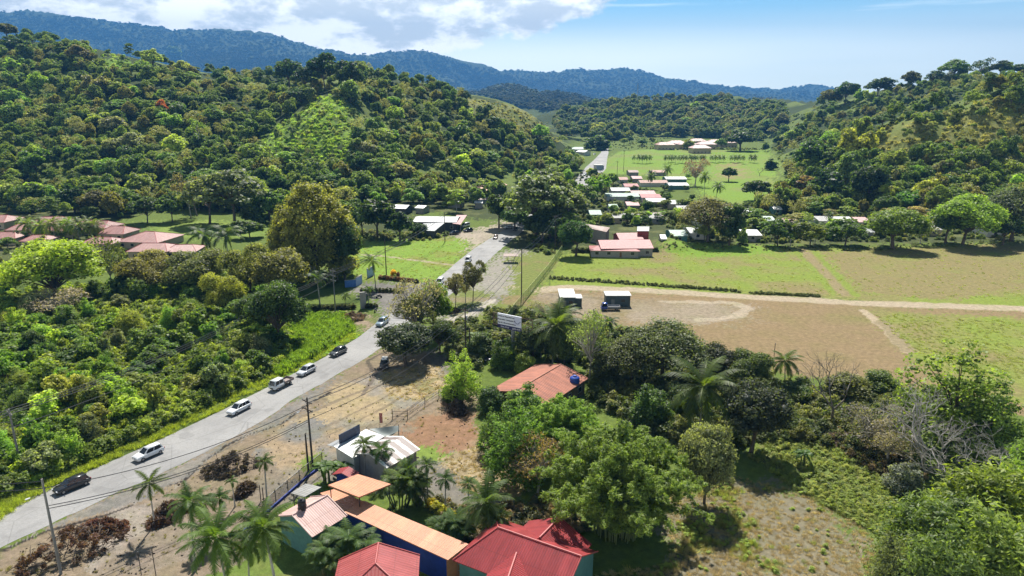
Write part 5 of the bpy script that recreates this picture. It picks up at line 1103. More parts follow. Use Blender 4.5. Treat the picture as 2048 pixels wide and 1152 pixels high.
def wheels(t, xs, w, r=.34, wd=.24):
    for x in xs:
        for s in (1, -1):
            o = MB().tube([(x, s * (w - wd), r), (x, s * (w - .02), r), (x, s * w, r)], [r, r, r * .9], 18).build('wheel', TYRE, t, False); MB().tube([(x, s * (w - .05), r), (x, s * (w + .012), r)], [r * .62, r * .55], 12).build('rim', RIM, o)
def glasses(t, x0, x1, xr0, xr1, zb, zt, hb, ht, body, roofm, npil=2, vert=False):
    """cabin with pillars: painted shell plus glass set just proud of it"""
    V = [(x0, hb, zb), (x0, -hb, zb), (x1, -hb, zb), (x1, hb, zb), (xr0, ht, zt), (xr0, -ht, zt), (xr1, -ht, zt), (xr1, ht, zt)]; m = MB().raw(V, [(0, 1, 5, 4), (1, 2, 6, 5), (2, 3, 7, 6), (3, 0, 4, 7), (4, 5, 6, 7)]); m.build('cabin', body, t)
    v = [Vector(p) for p in V]
    m = MB(); loft(m, [(xr1 - .05, [(ht * .93, zt - .03), (ht * .8, zt + .04), (-ht * .8, zt + .04), (-ht * .93, zt - .03)]), ((xr0 + xr1) / 2, [(ht * 1.02, zt - .03), (ht * .86, zt + .075), (-ht * .86, zt + .075), (-ht * 1.02, zt - .03)]), (xr0 + .05, [(ht * .95, zt - .03), (ht * .82, zt + .04), (-ht * .82, zt + .04), (-ht * .95, zt - .03)])]); m.build('roof', roofm, t, True)
    def pane(name, a, b, c, d, u0, u1, v0, v1):
        f = lambda u, w_: a.lerp(b, u).lerp(d.lerp(c, u), w_); n = (b - a).cross(d - a).normalized(); ctr = f(.5, .5)
        if n.dot(ctr - Vector((ctr.x * .5, 0, zb))) < 0: n = -n
        MB().face([f(u0, v0) + n * .012, f(u1, v0) + n * .012, f(u1, v1) + n * .012, f(u0, v1) + n * .012]).build(name, GLASS, t)
    pane('windscreen', v[0], v[1], v[5], v[4], .06, .94, .04, .93); pane('rear_window', v[2], v[3], v[7], v[6], .08, .92, .18, .9)
    for a, b, c, d in ((v[0], v[3], v[7], v[4]), (v[1], v[2], v[6], v[5])):
        e = np.linspace(.05, .95, npil + 1)
        for k in range(npil): pane('side_window', a, b, c, d, e[k] + .02, e[k + 1] - .02, .08, .88)
def lamps(t, xf, xr, w, zf, zr):
    for s in (1, -1):
        MB().box((xf, s * w * .74, zf), (.1, w * .38, .14)).build('headlight', HEAD, t); MB().box((xr, s * w * .84, zr), (.08, w * .2, .24)).build('taillight', TAIL, t)
    MB().box((xf + .03, 0, zf - .12), (.05, w * .8, .18)).build('grille', BLACKP, t); MB().box((xf + .04, 0, zf - .38), (.03, .42, .12)).build('number_plate', PLATE, t)
def suv(label, a, b, col, name, roofc=None, L=4.5, H=1.68, w=.92, metal=0.0, z=.11, cat='car', kind='car', group='cars on the road'):
    """a: front contact pixel, b: rear contact pixel"""
    pa, pb = P(*a), P(*b); d = (pa - pb).normalized(); t = thing(kind, label, cat, (pa + pb) / 2 + Vector((0, 0, z)), math.atan2(d.y, d.x), group); bm_ = coat(name, col, metal); h = L / 2; sh = H * .58
    m = MB(); loft(m, [(-h, sec(w * .86, .42, sh * .86, sh * .9, w * .7)), (-h + .12, sec(w * .96, .3, sh * .98, sh, w * .84)), (-h + .7, sec(w, .24, sh, sh + .02, w * .9)), (h - 1.35, sec(w, .24, sh, sh + .02, w * .9)), (h - 1.1, sec(w, .24, sh - .03, sh, w * .86)), (h - .35, sec(w * .97, .24, sh - .16, sh - .08, w * .8)), (h - .06, sec(w * .9, .28, sh - .3, sh - .24, w * .7)), (h, sec(w * .84, .34, sh - .4, sh - .36, w * .66))]); m.build('body', bm_, t, True)
    glasses(t, h - 1.15, -h + .16, h - 1.95, -h + .52, sh, H - .05, w * .88, w * .68, bm_, coat(*roofc) if roofc else bm_, 2 if L < 4.6 else 3)
    MB().box((0, w * .98, .3), (L * .55, .06, .12)).box((0, -w * .98, .3), (L * .55, .06, .12)).build('sill', BLACKP, t)
    for s in (1, -1): MB().box((h - 1.35, s * (w + .09), sh + .1), (.16, .18, .13)).build('mirror', bm_, t, bevel=.03)
    wheels(t, (h - .85, -h + .82), w + .01); lamps(t, h - .06, -h + .02, w, sh - .27, sh - .14); return t
def sedan(label, a, b, col, name, **kw): return suv(label, a, b, col, name, H=kw.pop('H', 1.46), L=kw.pop('L', 4.3), w=.86, **kw)
def van(label, a, b, col, name, L=4.8, H=2.0, w=.9, z=.11, cat='van', kind='van', group='cars on the road', rear=True):
    pa, pb = P(*a), P(*b); d = (pa - pb).normalized(); t = thing(kind, label, cat, (pa + pb) / 2 + Vector((0, 0, z)), math.atan2(d.y, d.x), group); m_ = coat(name, col); h = L / 2; m = MB()
    loft(m, [(-h, sec(w * .94, .4, 1.0, 1.05, w * .85)), (-h + .1, sec(w, .28, 1.05, 1.08, w * .9)), (h - .9, sec(w, .28, 1.05, 1.08, w * .9)), (h - .25, sec(w * .96, .28, .9, .95, w * .84)), (h, sec(w * .88, .32, .7, .78, w * .74))]); m.build('body', m_, t, True)
    glasses(t, h - .45, -h + .05, h - 1.15, -h + .2, 1.06, H - .05, w * .9, w * .78, m_, m_, 3); wheels(t, (h - .8, -h + .9), w + .01, .33); lamps(t, h - .04, -h, w, .72, .95)
    for s in (1, -1): MB().box((h - .95, s * (w + .08), 1.2), (.14, .16, .2)).build('mirror', BLACKP, t)
    return t
def flatbed(label, a, b, col, name, bedcol, crew=True, L=5.2, z=.11, group='cars on the road', kind='flatbed_truck'):
    pa, pb = P(*a), P(*b); d = (pa - pb).normalized(); t = thing(kind, label, 'truck', (pa + pb) / 2 + Vector((0, 0, z)), math.atan2(d.y, d.x), group); m_ = coat(name, col); h = L / 2; w = .9; cl = 2.6 if crew else 1.7; m = MB()
    loft(m, [(h - cl, sec(w, .45, 1.12, 1.15, w * .92)), (h - .3, sec(w, .4, 1.1, 1.13, w * .9)), (h, sec(w * .93, .42, .98, 1.05, w * .85))]); m.build('body', m_, t, True)
    glasses(t, h - .05, h - cl, h - .42, h - cl + .05, 1.12, 2.0, w * .92, w * .8, m_, m_, 2 if crew else 1)
    bed = MB().box((-(h - (L - cl) / 2) + .0, 0, .78), (L - cl - .08, 1.86, .1)); xb = -h; xe = h - cl - .08; mid = (xb + xe) / 2
    for s in (1, -1): bed.box((mid, s * .92, 1.02), (xe - xb, .05, .4))
    bed.box((xb + .03, 0, 1.02), (.05, 1.8, .4)); bed.box((xe - .03, 0, 1.15), (.05, 1.8, .6)); bd = bed.build('cargo_bed', paint('bed_' + name, bedcol, .6), t); MB().box((mid, 0, .60), (xe - xb, .8, .2)).build('chassis', BLACKP, t)
    wheels(t, (h - .75, -h + .95), w, .33); lamps(t, h - .0, -h - .02, w, .72, .8)
    for s in (1, -1): MB().box((h - .25, s * (w + .12), 1.35), (.08, .16, .26)).build('mirror', BLACKP, t)
    return t
WHT = (.72, .73, .74)
suv('black estate car lowest on the road, under the bare street lamp pole', (112, 991), (177, 964), (.012, .012, .014), 'coat_black', L=4.7, H=1.62)
suv('white crossover with a dark grille beside the windblown palm', (270, 926), (325, 902), WHT, 'coat_white', L=4.5)
suv('white estate car midway along the road, behind the double cab truck', (458, 834), (499, 813), WHT, 'coat_white', L=4.6)
flatbed('white double cab flatbed truck on the road', (544, 784), (582, 765), WHT, 'coat_white', (.28, .22, .2))
suv('silver white car following the double cab truck', (598, 755), (628, 740), (.55, .57, .6), 'coat_silver', L=4.4)
suv('dark grey car with a shiny hood on the bend of the road', (661, 717), (692, 702), (.05, .055, .06), 'coat_grey', L=4.5)
suv('blue grey tall car at the bend beside the roadside trees', (753, 658), (776, 642), (.22, .3, .36), 'coat_bluegrey', L=4.6, H=1.8)
van('white minivan passing behind the slim roadside trees', (874, 576), (887, 561), WHT, 'coat_white', L=4.6, H=1.95)
van('white van coming down the road near the grass triangle', (931, 530), (942, 518), WHT, 'coat_white', L=4.6, H=1.9)
sedan('tan car on the road in front of the parking lot', (987, 482), (995, 473), (.3, .22, .15), 'coat_tan', L=4.4)
sedan('small dark car in the shade line of the spreading trees', (1027, 465), (1035, 457), (.04, .03, .03), 'coat_dark'); sedan('pale silver car turning in by the shady tree', (1010, 458), (1023, 457), (.5, .48, .45), 'coat_silver')
suv('dark car with a white roof parked in the tree shade by the lot', (766, 747), (772, 720), (.03, .032, .036), 'coat_dark', ('coat_white', WHT), group='parked cars', z=.02)
suv('dark car parked on the lawn behind the rust roofed house', (978, 728), (976, 711), (.03, .03, .035), 'coat_dark', group='parked cars', z=.02)
suv('black car parked nearest in front of the white store', (896, 470), (920, 468), (.015, .015, .018), 'coat_black', group='parked cars', z=.02); suv('dark blue car parked behind the black one at the store', (924, 465), (948, 462), (.02, .025, .045), 'coat_navy', group='parked cars', z=.02); van('white van parked under the store porch', (922, 456), (940, 452), WHT, 'coat_white', group='parked cars', z=.02)
flatbed('blue pickup truck with a grey bed in front of the cabin', (1201, 620), (1240, 620), (.02, .06, .30), 'coat_blue', (.3, .31, .33), False, 5.2, .02, 'parked cars', 'pickup_truck')
sedan('white car on the far junction apron', (1176, 345), (1183, 345), WHT, 'coat_white', group='far cars', z=.03); sedan('silver car on the far junction, nearer the trees', (1167, 351), (1172, 350), (.5, .5, .5), 'coat_silver', group='far cars', z=.03); sedan('white car parked by the far white house', (1185, 310), (1192, 309), WHT, 'coat_white', group='far cars', z=.03)
for i, (x, y, lab) in enumerate(((758, 596, 'black motorcycle parked on the driveway asphalt'), (751, 624, 'dark motorcycle parked on the grass by the sign slab'))):
    t = thing('motorcycle', lab, 'motorcycle', P(x, y), .4 + i); 
    for xx in (-.65, .65): MB().tube([(xx, -.06, .31), (xx, .06, .31)], .31, 14).build('wheel', TYRE, t)
    m = MB(); loft(m, [(-.6, [(.14, .7), (.12, .85), (-.12, .85), (-.14, .7)]), (0, [(.2, .45), (.18, .95), (-.18, .95), (-.2, .45)]), (.45, [(.12, .6), (.1, 1.0), (-.1, 1.0), (-.12, .6)])]); m.build('body', coat('coat_black', (.015, .015, .018)), t, True)
    MB().tube([(.65, 0, .31), (.45, 0, 1.05)], .04, 5).tube([(.42, -.35, 1.08), (.42, .35, 1.08)], .03, 5).build('handlebar', DARKM, t); MB().box((-.3, 0, .9), (.7, .26, .1)).build('saddle', BLACKP, t)
# ---------------------------------------------------------------- planting
G = random.Random(21)
def pin(px, py, poly):
    return bool(inpoly(np.array([px], float), np.array([py], float), poly)[0])
GRASSY = [[(652,185),(690,205),(716,292),(690,330),(640,345),(600,335),(496,300),(560,250)], [(170,66),(240,88),(285,130),(240,158),(178,120)], [(925,195),(1000,205),(1090,240),(1130,285),(1060,285),(980,245),(930,232)]]
SPUR = [(1690,300),(1760,258),(1830,228),(1950,205),(2060,185),(2060,330),(1900,320),(1800,340),(1720,330)]
def boxed(poly): return min(p[0] for p in poly), min(p[1] for p in poly), max(p[0] for p in poly), max(p[1] for p in poly)
USED = []
def autotrees(n, poly, wr, hr, kinds, cols, where, avoid=(), md=.55, kind='broadleaf_tree', cat='tree', tries=30, k=1.0):
    x0, y0, x1, y1 = boxed(poly); made = 0
    for _ in range(n * tries):
        if made >= n: break
        px, py = G.uniform(x0, x1), G.uniform(y0, y1)
        if not pin(px, py, poly) or any(pin(px, py, a) for a in avoid): continue
        q = hit(px, py)
        if q is None: continue
        W = G.uniform(*wr)
        if any((q.x - u[0]) ** 2 + (q.y - u[1]) ** 2 < ((W + u[2]) * .5 * md) ** 2 for u in USED): continue
        USED.append((q.x, q.y, W)); ky = G.choice(kinds); cn, cc = G.choice(cols)
        kd = {'umb': 'rain_tree', 'thi': 'half_bare_tree', 'lay': 'tiered_tree'}.get(ky[:3], kind) if kind == 'broadleaf_tree' else kind
        o = plant(kd, ky, q, G.uniform(*hr) * (.8 + .4 * (W - wr[0]) / (wr[1] - wr[0])) * (.8 if ky.startswith('umb') else 1), W * (1.3 if ky.startswith('umb') else 1), cc, None, cat, auto=(cn, ky, where), k=k * (1.38 if kind == 'broadleaf_tree' else 1.1)); made += 1
HK = ['dome0', 'dome1', 'dome2', 'oval0', 'oval1', 'rag0', 'rag1', 'rag2', 'umb0', 'umb1', 'umb2', 'rag0', 'thin0', 'lay0', 'dome1', 'bush1']
HC = [('dark green', DK), ('dark green', DK), ('mid green', MID), ('mid green', (.065, .105, .026)), ('olive', (.09, .125, .028)), ('olive', (.105, .135, .032)), ('grey green', (.085, .1, .05)), ('bright green', BRT), ('lime green', LIM), ('yellow green', (.105, .14, .032)), ('mid green', MID), ('bright green', (.075, .13, .024)), ('olive', (.085, .1, .045))]
LEFTHILL = [(0,78),(150,90),(280,116),(420,158),(560,183),(680,165),(760,176),(870,195),(935,207),(1000,226),(1085,250),(1130,292),(1100,322),(1040,352),(960,366),(800,385),(600,405),(300,415),(0,415)]
RIGHTHILL = [(1560,255),(1640,208),(1760,188),(1850,170),(1910,155),(2048,152),(2048,430),(1900,425),(1700,415),(1600,412),(1565,380),(1575,340),(1540,300)]
# --- trees set one by one -------------------------------------------------
t = T
t('Fgrand', 636, 556, 366, 190, (.105, .122, .028), 'huge yellow green tree standing alone between the thicket and the grass', k=1.0); t('Fgrand', 590, 545, 405, 110, (.09, .108, .03), 'yellow green tree leaning against the huge one on its thicket side'); t('Fdome', 690, 560, 440, 90, DK, 'dark tree under the huge yellow green tree beside the gate walls')
for i, (bx, by, ty, w, lab) in enumerate(((755, 478, 398, 85, 'big dark round tree next to the open shed'), (800, 482, 425, 62, 'dark green bushy tree between the shed and the store'), (836, 474, 446, 44, 'pale edged dark tree in front of the white store'), (725, 470, 415, 50, 'dark tree tucked behind the huge yellow green tree'))):
    t(f'dome{i%3}', bx, by, ty, w, DK, lab)
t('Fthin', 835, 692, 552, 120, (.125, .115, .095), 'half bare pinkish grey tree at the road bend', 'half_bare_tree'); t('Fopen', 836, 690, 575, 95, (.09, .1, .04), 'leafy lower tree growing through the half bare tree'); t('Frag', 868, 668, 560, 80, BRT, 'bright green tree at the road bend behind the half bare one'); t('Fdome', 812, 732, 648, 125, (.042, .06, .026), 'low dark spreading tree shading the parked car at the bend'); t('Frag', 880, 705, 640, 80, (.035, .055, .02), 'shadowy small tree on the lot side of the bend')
t('Fopen', 911, 613, 540, 50, (.10, .10, .05), 'thin crooked tree on the grass triangle with reddish leaves', 'slender_tree'); t('Fopen', 946, 603, 515, 62, (.06, .065, .03), 'tall thin dark tree on the grass triangle'); t('Fthin', 931, 604, 548, 40, (.12, .12, .05), 'sparse little tree between the two thin triangle trees')
for i, (bx, by, ty, w, lab) in enumerate(((1072, 474, 345, 150, 'broad grey green shade tree hanging over the road'), (1110, 470, 352, 120, 'second broad shade tree behind the one over the road'), (1040, 448, 375, 84, 'shade tree leaning from the store side over the road'), (1092, 440, 335, 120, 'tall spreading tree behind the shade trees over the road'), (1135, 452, 372, 90, 'shade tree by the pole between road and red roofs'))):
    t(f'umb{i%3}', bx, by, ty, w, (.07, .098, .045) if i % 2 else (.078, .105, .052), lab, 'rain_tree')
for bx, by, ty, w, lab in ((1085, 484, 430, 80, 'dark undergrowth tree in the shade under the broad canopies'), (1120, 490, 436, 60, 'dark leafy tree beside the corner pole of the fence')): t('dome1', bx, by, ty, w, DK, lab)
t('dome0', 998, 456, 388, 62, (.035, .065, .02), 'round deep green tree at the edge of the parking lot'); t('Fdome', 1152, 512, 440, 78, (.035, .07, .018), 'round dark tree at the corner of the long rose red roof')
t('rag0', 1130, 420, 360, 60, MID, 'green tree between far road and shade trees'); t('lay0', 1170, 420, 370, 50, MID, 'layered green tree beside the pale green roof'); t('rag1', 1195, 400, 350, 56, BRT, 'bright green tree at the head of the row houses')
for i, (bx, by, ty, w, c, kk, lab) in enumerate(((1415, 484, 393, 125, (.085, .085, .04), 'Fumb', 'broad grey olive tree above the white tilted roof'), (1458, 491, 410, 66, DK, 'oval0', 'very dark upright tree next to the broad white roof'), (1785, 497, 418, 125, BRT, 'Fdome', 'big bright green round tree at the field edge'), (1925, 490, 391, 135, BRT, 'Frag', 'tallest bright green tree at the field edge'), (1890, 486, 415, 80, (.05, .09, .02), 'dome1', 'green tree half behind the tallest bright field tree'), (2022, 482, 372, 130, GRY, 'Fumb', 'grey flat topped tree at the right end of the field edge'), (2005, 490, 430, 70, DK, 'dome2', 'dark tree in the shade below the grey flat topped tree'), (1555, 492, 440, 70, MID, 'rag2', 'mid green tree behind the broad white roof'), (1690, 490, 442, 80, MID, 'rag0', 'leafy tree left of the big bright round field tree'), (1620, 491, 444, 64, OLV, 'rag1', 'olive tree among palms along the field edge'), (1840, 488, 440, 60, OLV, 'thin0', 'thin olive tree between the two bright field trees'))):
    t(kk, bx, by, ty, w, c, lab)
t('dome2', 1457, 363, 335, 34, DK, 'small dark round tree alone on the golf green'); t('Fthin', 1390, 372, 316, 60, (.13, .09, .075), 'pinkish brown bare looking tree by the golf green', 'half_bare_tree'); t('dome0', 1510, 402, 360, 60, (.04, .075, .02), 'dark spreading tree at the lower end of the golf green'); t('bush1', 1542, 340, 318, 30, DK, 'small dark tree on the golf edge by the wooded hill'); t('bare0', 1521, 352, 335, 26, GRY, 'little bare tree on the golf green', 'bare_tree'); t('bush0', 1195, 300, 268, 60, DK, 'big dark round tree beside the far road'); t('dome1', 1480, 302, 262, 70, DK, 'big dark tree at the end of the far village')
t('rag1', 1625, 352, 275, 80, (.045, .08, .022), 'big dark green domed tree leading the wooded hill'); t('rag0', 1705, 350, 256, 76, (.13, .15, .03), 'yellow green tree topping the foot of the wooded hill'); t('dome1', 1700, 398, 300, 76, (.07, .11, .03), 'green dome tree below the yellow green one'); t('oval0', 1650, 412, 340, 76, DK, 'dark tall tree at the front edge of the wooded hill'); t('dome0', 1735, 412, 330, 80, DK, 'shadowed dark tree beside the front tall tree of the wooded hill'); t('rag2', 1775, 420, 370, 40, LIM, 'small lime green tree in front of the dark wood'); t('lay1', 1600, 405, 350, 60, (.1, .085, .05), 'brownish tree at the golf corner of the wood'); t('rag1', 1820, 425, 380, 60, (.06, .12, .025), 'fresh green tree in front of the dark wood')
# foreground, right and middle
t('Fdome', 1502, 908, 764, 150, (.035, .05, .028), 'big dark glossy round tree with several stems beside its own shadow'); t('Foval', 1408, 1008, 846, 122, (.12, .135, .07), 'rounded grey olive tree standing on the dry meadow'); t('Fairy', 1890, 905, 674, 285, (.095, .15, .025), 'wide open crowned tree in front of the field'); t('Fairy', 1960, 930, 730, 200, (.08, .12, .025), 'second open crowned tree behind the pale bare branches')
t('bare0', 1656, 852, 712, 130, GRY, 'bare brown tree with upright branches in front of the field', 'bare_tree'); t('bare1', 1846, 945, 762, 240, GRY, 'pale bare spreading tree with white bark', 'bare_tree'); t('bare2', 1985, 985, 850, 200, GRY, 'tangle of white bare branches above the bright shrubs', 'bare_tree'); t('Fthin', 1745, 905, 810, 140, (.085, .092, .07), 'greyish half bare scrub tree beside the log pile', 'half_bare_tree')
for i, (bx, by, ty, w, c, lab) in enumerate(((1850, 1160, 985, 210, (.085, .12, .032), 'leafy shrub tree reaching into the dry meadow at the lower right'), (1960, 1110, 930, 210, (.10, .15, .03), 'bright shrub tree below the white bare branches'), (2040, 1080, 895, 170, (.09, .15, .03), 'bright green shrub tree at the right picture edge'), (1970, 1250, 1030, 230, (.09, .14, .03), 'big shrub tree filling the lower right corner'), (2080, 1200, 1000, 180, (.08, .13, .03), 'shrub tree cut by the right edge near the corner'), (1860, 1260, 1070, 170, (.075, .11, .03), 'shrub tree at the bottom edge beside the meadow'), (1780, 1210, 1075, 100, (.08, .10, .04), 'low shrub at the bottom edge of the meadow'))):
    t('Fshoot' if i % 2 else 'Fshoot2', bx, by, ty, w, c, lab, 'shrub_tree', 'shrub')
t('Fbush1', 1805, 985, 928, 76, (.13, .155, .14), 'silvery grey shrub beside the bright weeds', 'silver_shrub', 'shrub'); t('Fthin', 1775, 930, 850, 110, (.12, .12, .08), 'scrubby grey bush under the pale bare tree', 'half_bare_tree')
plant('bamboo_clump', 'bamboo', P(1232, 1062), 15.5, 21, (.10, .15, .028), 'huge feathery bright green bamboo clump above the red roof', 'bamboo', stem='culms', k=1.1); t('bamboo', 1120, 925, 790, 180, (.105, .16, .03), 'smaller bamboo clump in front of the rust red roof', 'bamboo_clump', 'bamboo', stem='culms'); t('Fairy', 1030, 968, 795, 180, (.06, .125, .025), 'leafy green tree on the lot side of the bamboo'); t('Fthin', 1075, 995, 868, 130, (.13, .095, .045), 'withered brown leaved tree in front of the bamboo', 'half_bare_tree'); t('Fairy', 985, 905, 815, 95, (.07, .13, .03), 'green branches leaning over the straw lot')
t('Fumb', 1322, 776, 640, 185, (.062, .09, .046), 'grey green umbrella tree by the brown field', k=1.1); t('Fumb', 1262, 775, 672, 130, (.06, .082, .044), 'duller umbrella tree half behind the rust red roof'); t('Fthin', 1178, 765, 612, 100, (.09, .12, .045), 'sparse tall olive tree beside the palms', 'half_bare_tree'); t('Fdome', 1425, 775, 688, 100, (.035, .045, .022), 'dark tree on the field edge behind the coconut palm'); t('Frag', 1490, 790, 700, 110, (.05, .075, .022), 'dark tree with lime shoots at the field edge'); t('rag0', 1480, 752, 706, 50, LIM, 'lime green crown showing above the dark field tree'); t('Fbush', 1365, 830, 770, 90, (.06, .085, .03), 'dull green bush below the umbrella trees', 'bush', 'shrub'); t('Fbush1', 1300, 850, 775, 100, (.06, .1, .03), 'green bush between bamboo and umbrella trees', 'bush', 'shrub'); t('Fbush', 1690, 800, 745, 110, (.085, .11, .035), 'olive scrub at the field edge behind the bare brown tree', 'bush', 'shrub'); t('Fbush1', 1590, 800, 760, 80, (.07, .1, .03), 'green scrub at the foot of the field palm', 'bush', 'shrub'); t('Fbush', 1760, 790, 740, 90, (.08, .115, .03), 'scrub bush under the wide open crowned tree', 'bush', 'shrub')
t('Fairy', 925, 803, 692, 112, (.13, .2, .035), 'feathery lime green shrub beside the bare lot', 'shrub_tree', 'shrub'); t('Fbush', 905, 800, 770, 60, (.04, .065, .02), 'dark low bush at the foot of the lime shrub', 'bush', 'shrub'); t('Fbush', 985, 822, 772, 75, (.06, .1, .03), 'green bush against the front wall of the rust red roof', 'bush', 'shrub'); t('Fbush1', 1050, 850, 775, 110, (.08, .13, .03), 'bright bush hiding the front corner of the rust red roof', 'bush', 'shrub'); t('Fbush', 960, 715, 665, 70, (.05, .08, .025), 'dark bush behind the pair of dark poles', 'bush', 'shrub'); t('Fbush1', 1010, 735, 680, 70, (.06, .1, .025), 'bush at the foot of the billboard post', 'bush', 'shrub'); t('Fdome', 1065, 725, 650, 90, (.045, .07, .022), 'dark tree between billboard and palms'); t('Frag', 1130, 735, 660, 90, (.05, .08, .025), 'dark tree behind the rust red roof among palms'); t('Fbush1', 1050, 745, 705, 55, (.1, .15, .03), 'yellowish bush at the back eave of the rust red roof', 'bush', 'shrub'); t('Fthin', 1090, 645, 600, 80, (.13, .14, .07), 'sparse olive tree by the fence end', 'half_bare_tree'); t('Fbush', 1210, 770, 700, 80, (.055, .075, .03), 'dusky bush beside the blue tank', 'bush', 'shrub')
t('umb0', 470, 452, 335, 140, (.10, .12, .06), 'pale spreading tree shading the lawn'); t('umb1', 420, 448, 350, 110, (.085, .105, .05), 'second spreading tree over the lawn edge'); t('bare0', 398, 432, 360, 60, GRY, 'pale bare stemmed tree at the far lawn edge', 'bare_tree'); t('thin0', 382, 436, 345, 70, (.13, .12, .08), 'thin grey tree at the far lawn edge', 'half_bare_tree'); t('dome0', 540, 445, 380, 70, MID, 'green tree between lawn and huge yellow green tree'); t('oval1', 150, 425, 370, 60, DK, 'dark upright tree just behind the red tile roofs'); t('dome2', 200, 430, 380, 80, (.055, .06, .025), 'brown tinged dark tree behind the long red tile roof'); t('bush0', 70, 420, 385, 80, DK, 'dark tree behind the tall hip roof'); t('rag0', 255, 425, 380, 60, MID, 'green tree at the near end of the lawn')
t('Frag', 112, 610, 478, 195, (.16, .23, .03), 'bright lime green spreading tree in front of the red tile roofs'); t('Fdome', 570, 610, 498, 120, (.095, .105, .035), 'brownish crowned tree at the top of the thicket by the pavilion'); t('Frag', 500, 600, 490, 110, (.085, .11, .03), 'olive tree along the top of the thicket'); t('Frag', 400, 590, 498, 130, (.085, .095, .032), 'olive tree below the pale red roof'); t('Frag', 300, 590, 505, 120, (.09, .1, .03), 'olive tree in the middle of the thicket top row'); t('thin1', 225, 580, 470, 70, (.09, .12, .04), 'tall thin tree between the two red roofs', 'half_bare_tree'); t('Frag', 560, 690, 560, 130, (.04, .065, .02), 'tall dark tree at the shaded end of the thicket'); t('Fdome', 520, 665, 585, 100, (.045, .07, .022), 'dark round tree in the thicket near the thin pole'); t('Frag', 452, 640, 545, 90, (.12, .15, .03), 'yellow green tree inside the thicket'); t('Fthin', 120, 640, 575, 120, (.16, .15, .11), 'pale grey bare topped tree in the thicket', 'half_bare_tree')
# --- palms ------------------------------------------------------------------
for ky, bx, by, ty, w, lab in (('coco2', 310, 1052, 962, 78, 'windblown coconut palm beside the road, by the white crossover'), ('roy1', 535, 1010, 925, 52, 'small slim palm on the gravel near the compound fence'), ('coco1', 392, 1140, 1010, 118, 'coconut palm nearest the roadside brush piles'), ('roy0', 418, 1085, 1005, 62, 'slim palm behind the coconut palms by the brush heap'), ('roy1', 446, 1075, 998, 62, 'slim palm just beside the small green fan palm'), ('coco0', 462, 1220, 1075, 165, 'large coconut palm at the bottom edge, nearer the posts'), ('coco0', 556, 1205, 1055, 150, 'large coconut palm at the bottom edge in front of the pink roof'), ('coco1', 500, 1180, 1090, 110, 'lower coconut palm between the two large ones'), ('roy0', 470, 1015, 962, 36, 'small upright fan palm by the brush heap'),
                           ('roy0', 731, 952, 890, 62, 'dark royal palm in front of the white shop roof'), ('roy1', 768, 958, 900, 58, 'second royal palm in front of the striped shop roof'), ('roy1', 856, 1010, 932, 55, 'slim palm with hanging dead leaves beside the yellow hedge'), ('roy1', 891, 1030, 960, 58, 'slim palm with drooping leaves on the straw ground'), ('roy0', 938, 1045, 968, 55, 'slim palm beside the bushy coconut palm'), ('coco0', 965, 1090, 1003, 140, 'bushy coconut palm between the long peach roof and the bamboo'), ('coco1', 820, 1000, 935, 70, 'palm crowding the peach canopy'), ('coco1', 1000, 1100, 1030, 80, 'low palm by the back eave of the deep red roof'),
                           ('coco0', 1398, 880, 776, 165, 'big grey fronded coconut palm in the middle of the trees'), ('coco1', 1568, 788, 722, 78, 'coconut palm standing at the edge of the brown field'), ('coco0', 1105, 730, 650, 125, 'coconut palm with bright fronds right of the billboard'), ('coco1', 1130, 700, 628, 80, 'taller coconut palm behind the bright one near the billboard'), ('coco1', 1082, 715, 668, 80, 'lower coconut palm by the billboard frame'), ('roy1', 1218, 690, 645, 46, 'dark palm between sparse olive tree and umbrella trees'),
                           ('coco2', 752, 582, 522, 54, 'slim palm at the gate with fronds blown aside'), ('roy1', 640, 612, 555, 54, 'drooping palm by the white pavilion'), ('coco1', 676, 560, 525, 60, 'palm in the shade of the huge yellow green tree'), ('roy0', 692, 612, 592, 26, 'little palm in the driveway island'), ('roy0', 738, 612, 578, 34, 'leafy young palm beside the sign slab'),
                           ('coco1', 1408, 395, 352, 36, 'palm at the edge of the golf green'), ('coco1', 1432, 400, 372, 34, 'palm beside the row houses, nearest the golf green'), ('coco0', 1335, 378, 338, 30, 'palm among the terracotta roofs'), ('coco1', 1300, 378, 350, 32, 'palm in front of the terracotta roof'), ('coco1', 1392, 478, 456, 30, 'palm between the mint and the tilted white roof'), ('coco0', 1580, 494, 456, 44, 'palm standing right at the field edge'), ('coco1', 1655, 455, 428, 26, 'palm in front of the shining white roof'), ('coco1', 1630, 488, 455, 50, 'leaning palm in the field edge greenery'), ('coco1', 1150, 350, 320, 24, 'far palm by the junction'), ('roy0', 410, 500, 470, 80, 'broad leaved palm over the bushes by the lawn'), ('roy0', 455, 505, 468, 80, 'broad leaved palm beside the huge yellow green tree'), ('roy0', 355, 250, 215, 40, 'pale fan palm standing among the trees of the wooded hill')):
    t(ky, bx, by, ty, w * (.46 if by > 1000 else .55), (.06, .1, .022) if ky[0] == 'c' else (.045, .08, .02), lab, 'palm_tree', k=.66)
for i, x in enumerate((60, 84, 112, 128, 146, 160, 178, 195)):
    t('coco1', x, 478 + (i % 3) * 3, 446 + (i % 2) * 4, 27, (.08, .12, .03), ['first', 'second', 'third', 'fourth', 'fifth', 'sixth', 'seventh', 'eighth'][i] + ' palm from the left in front of the red tile roofs', 'palm_tree', group='palms by the red tile roofs')
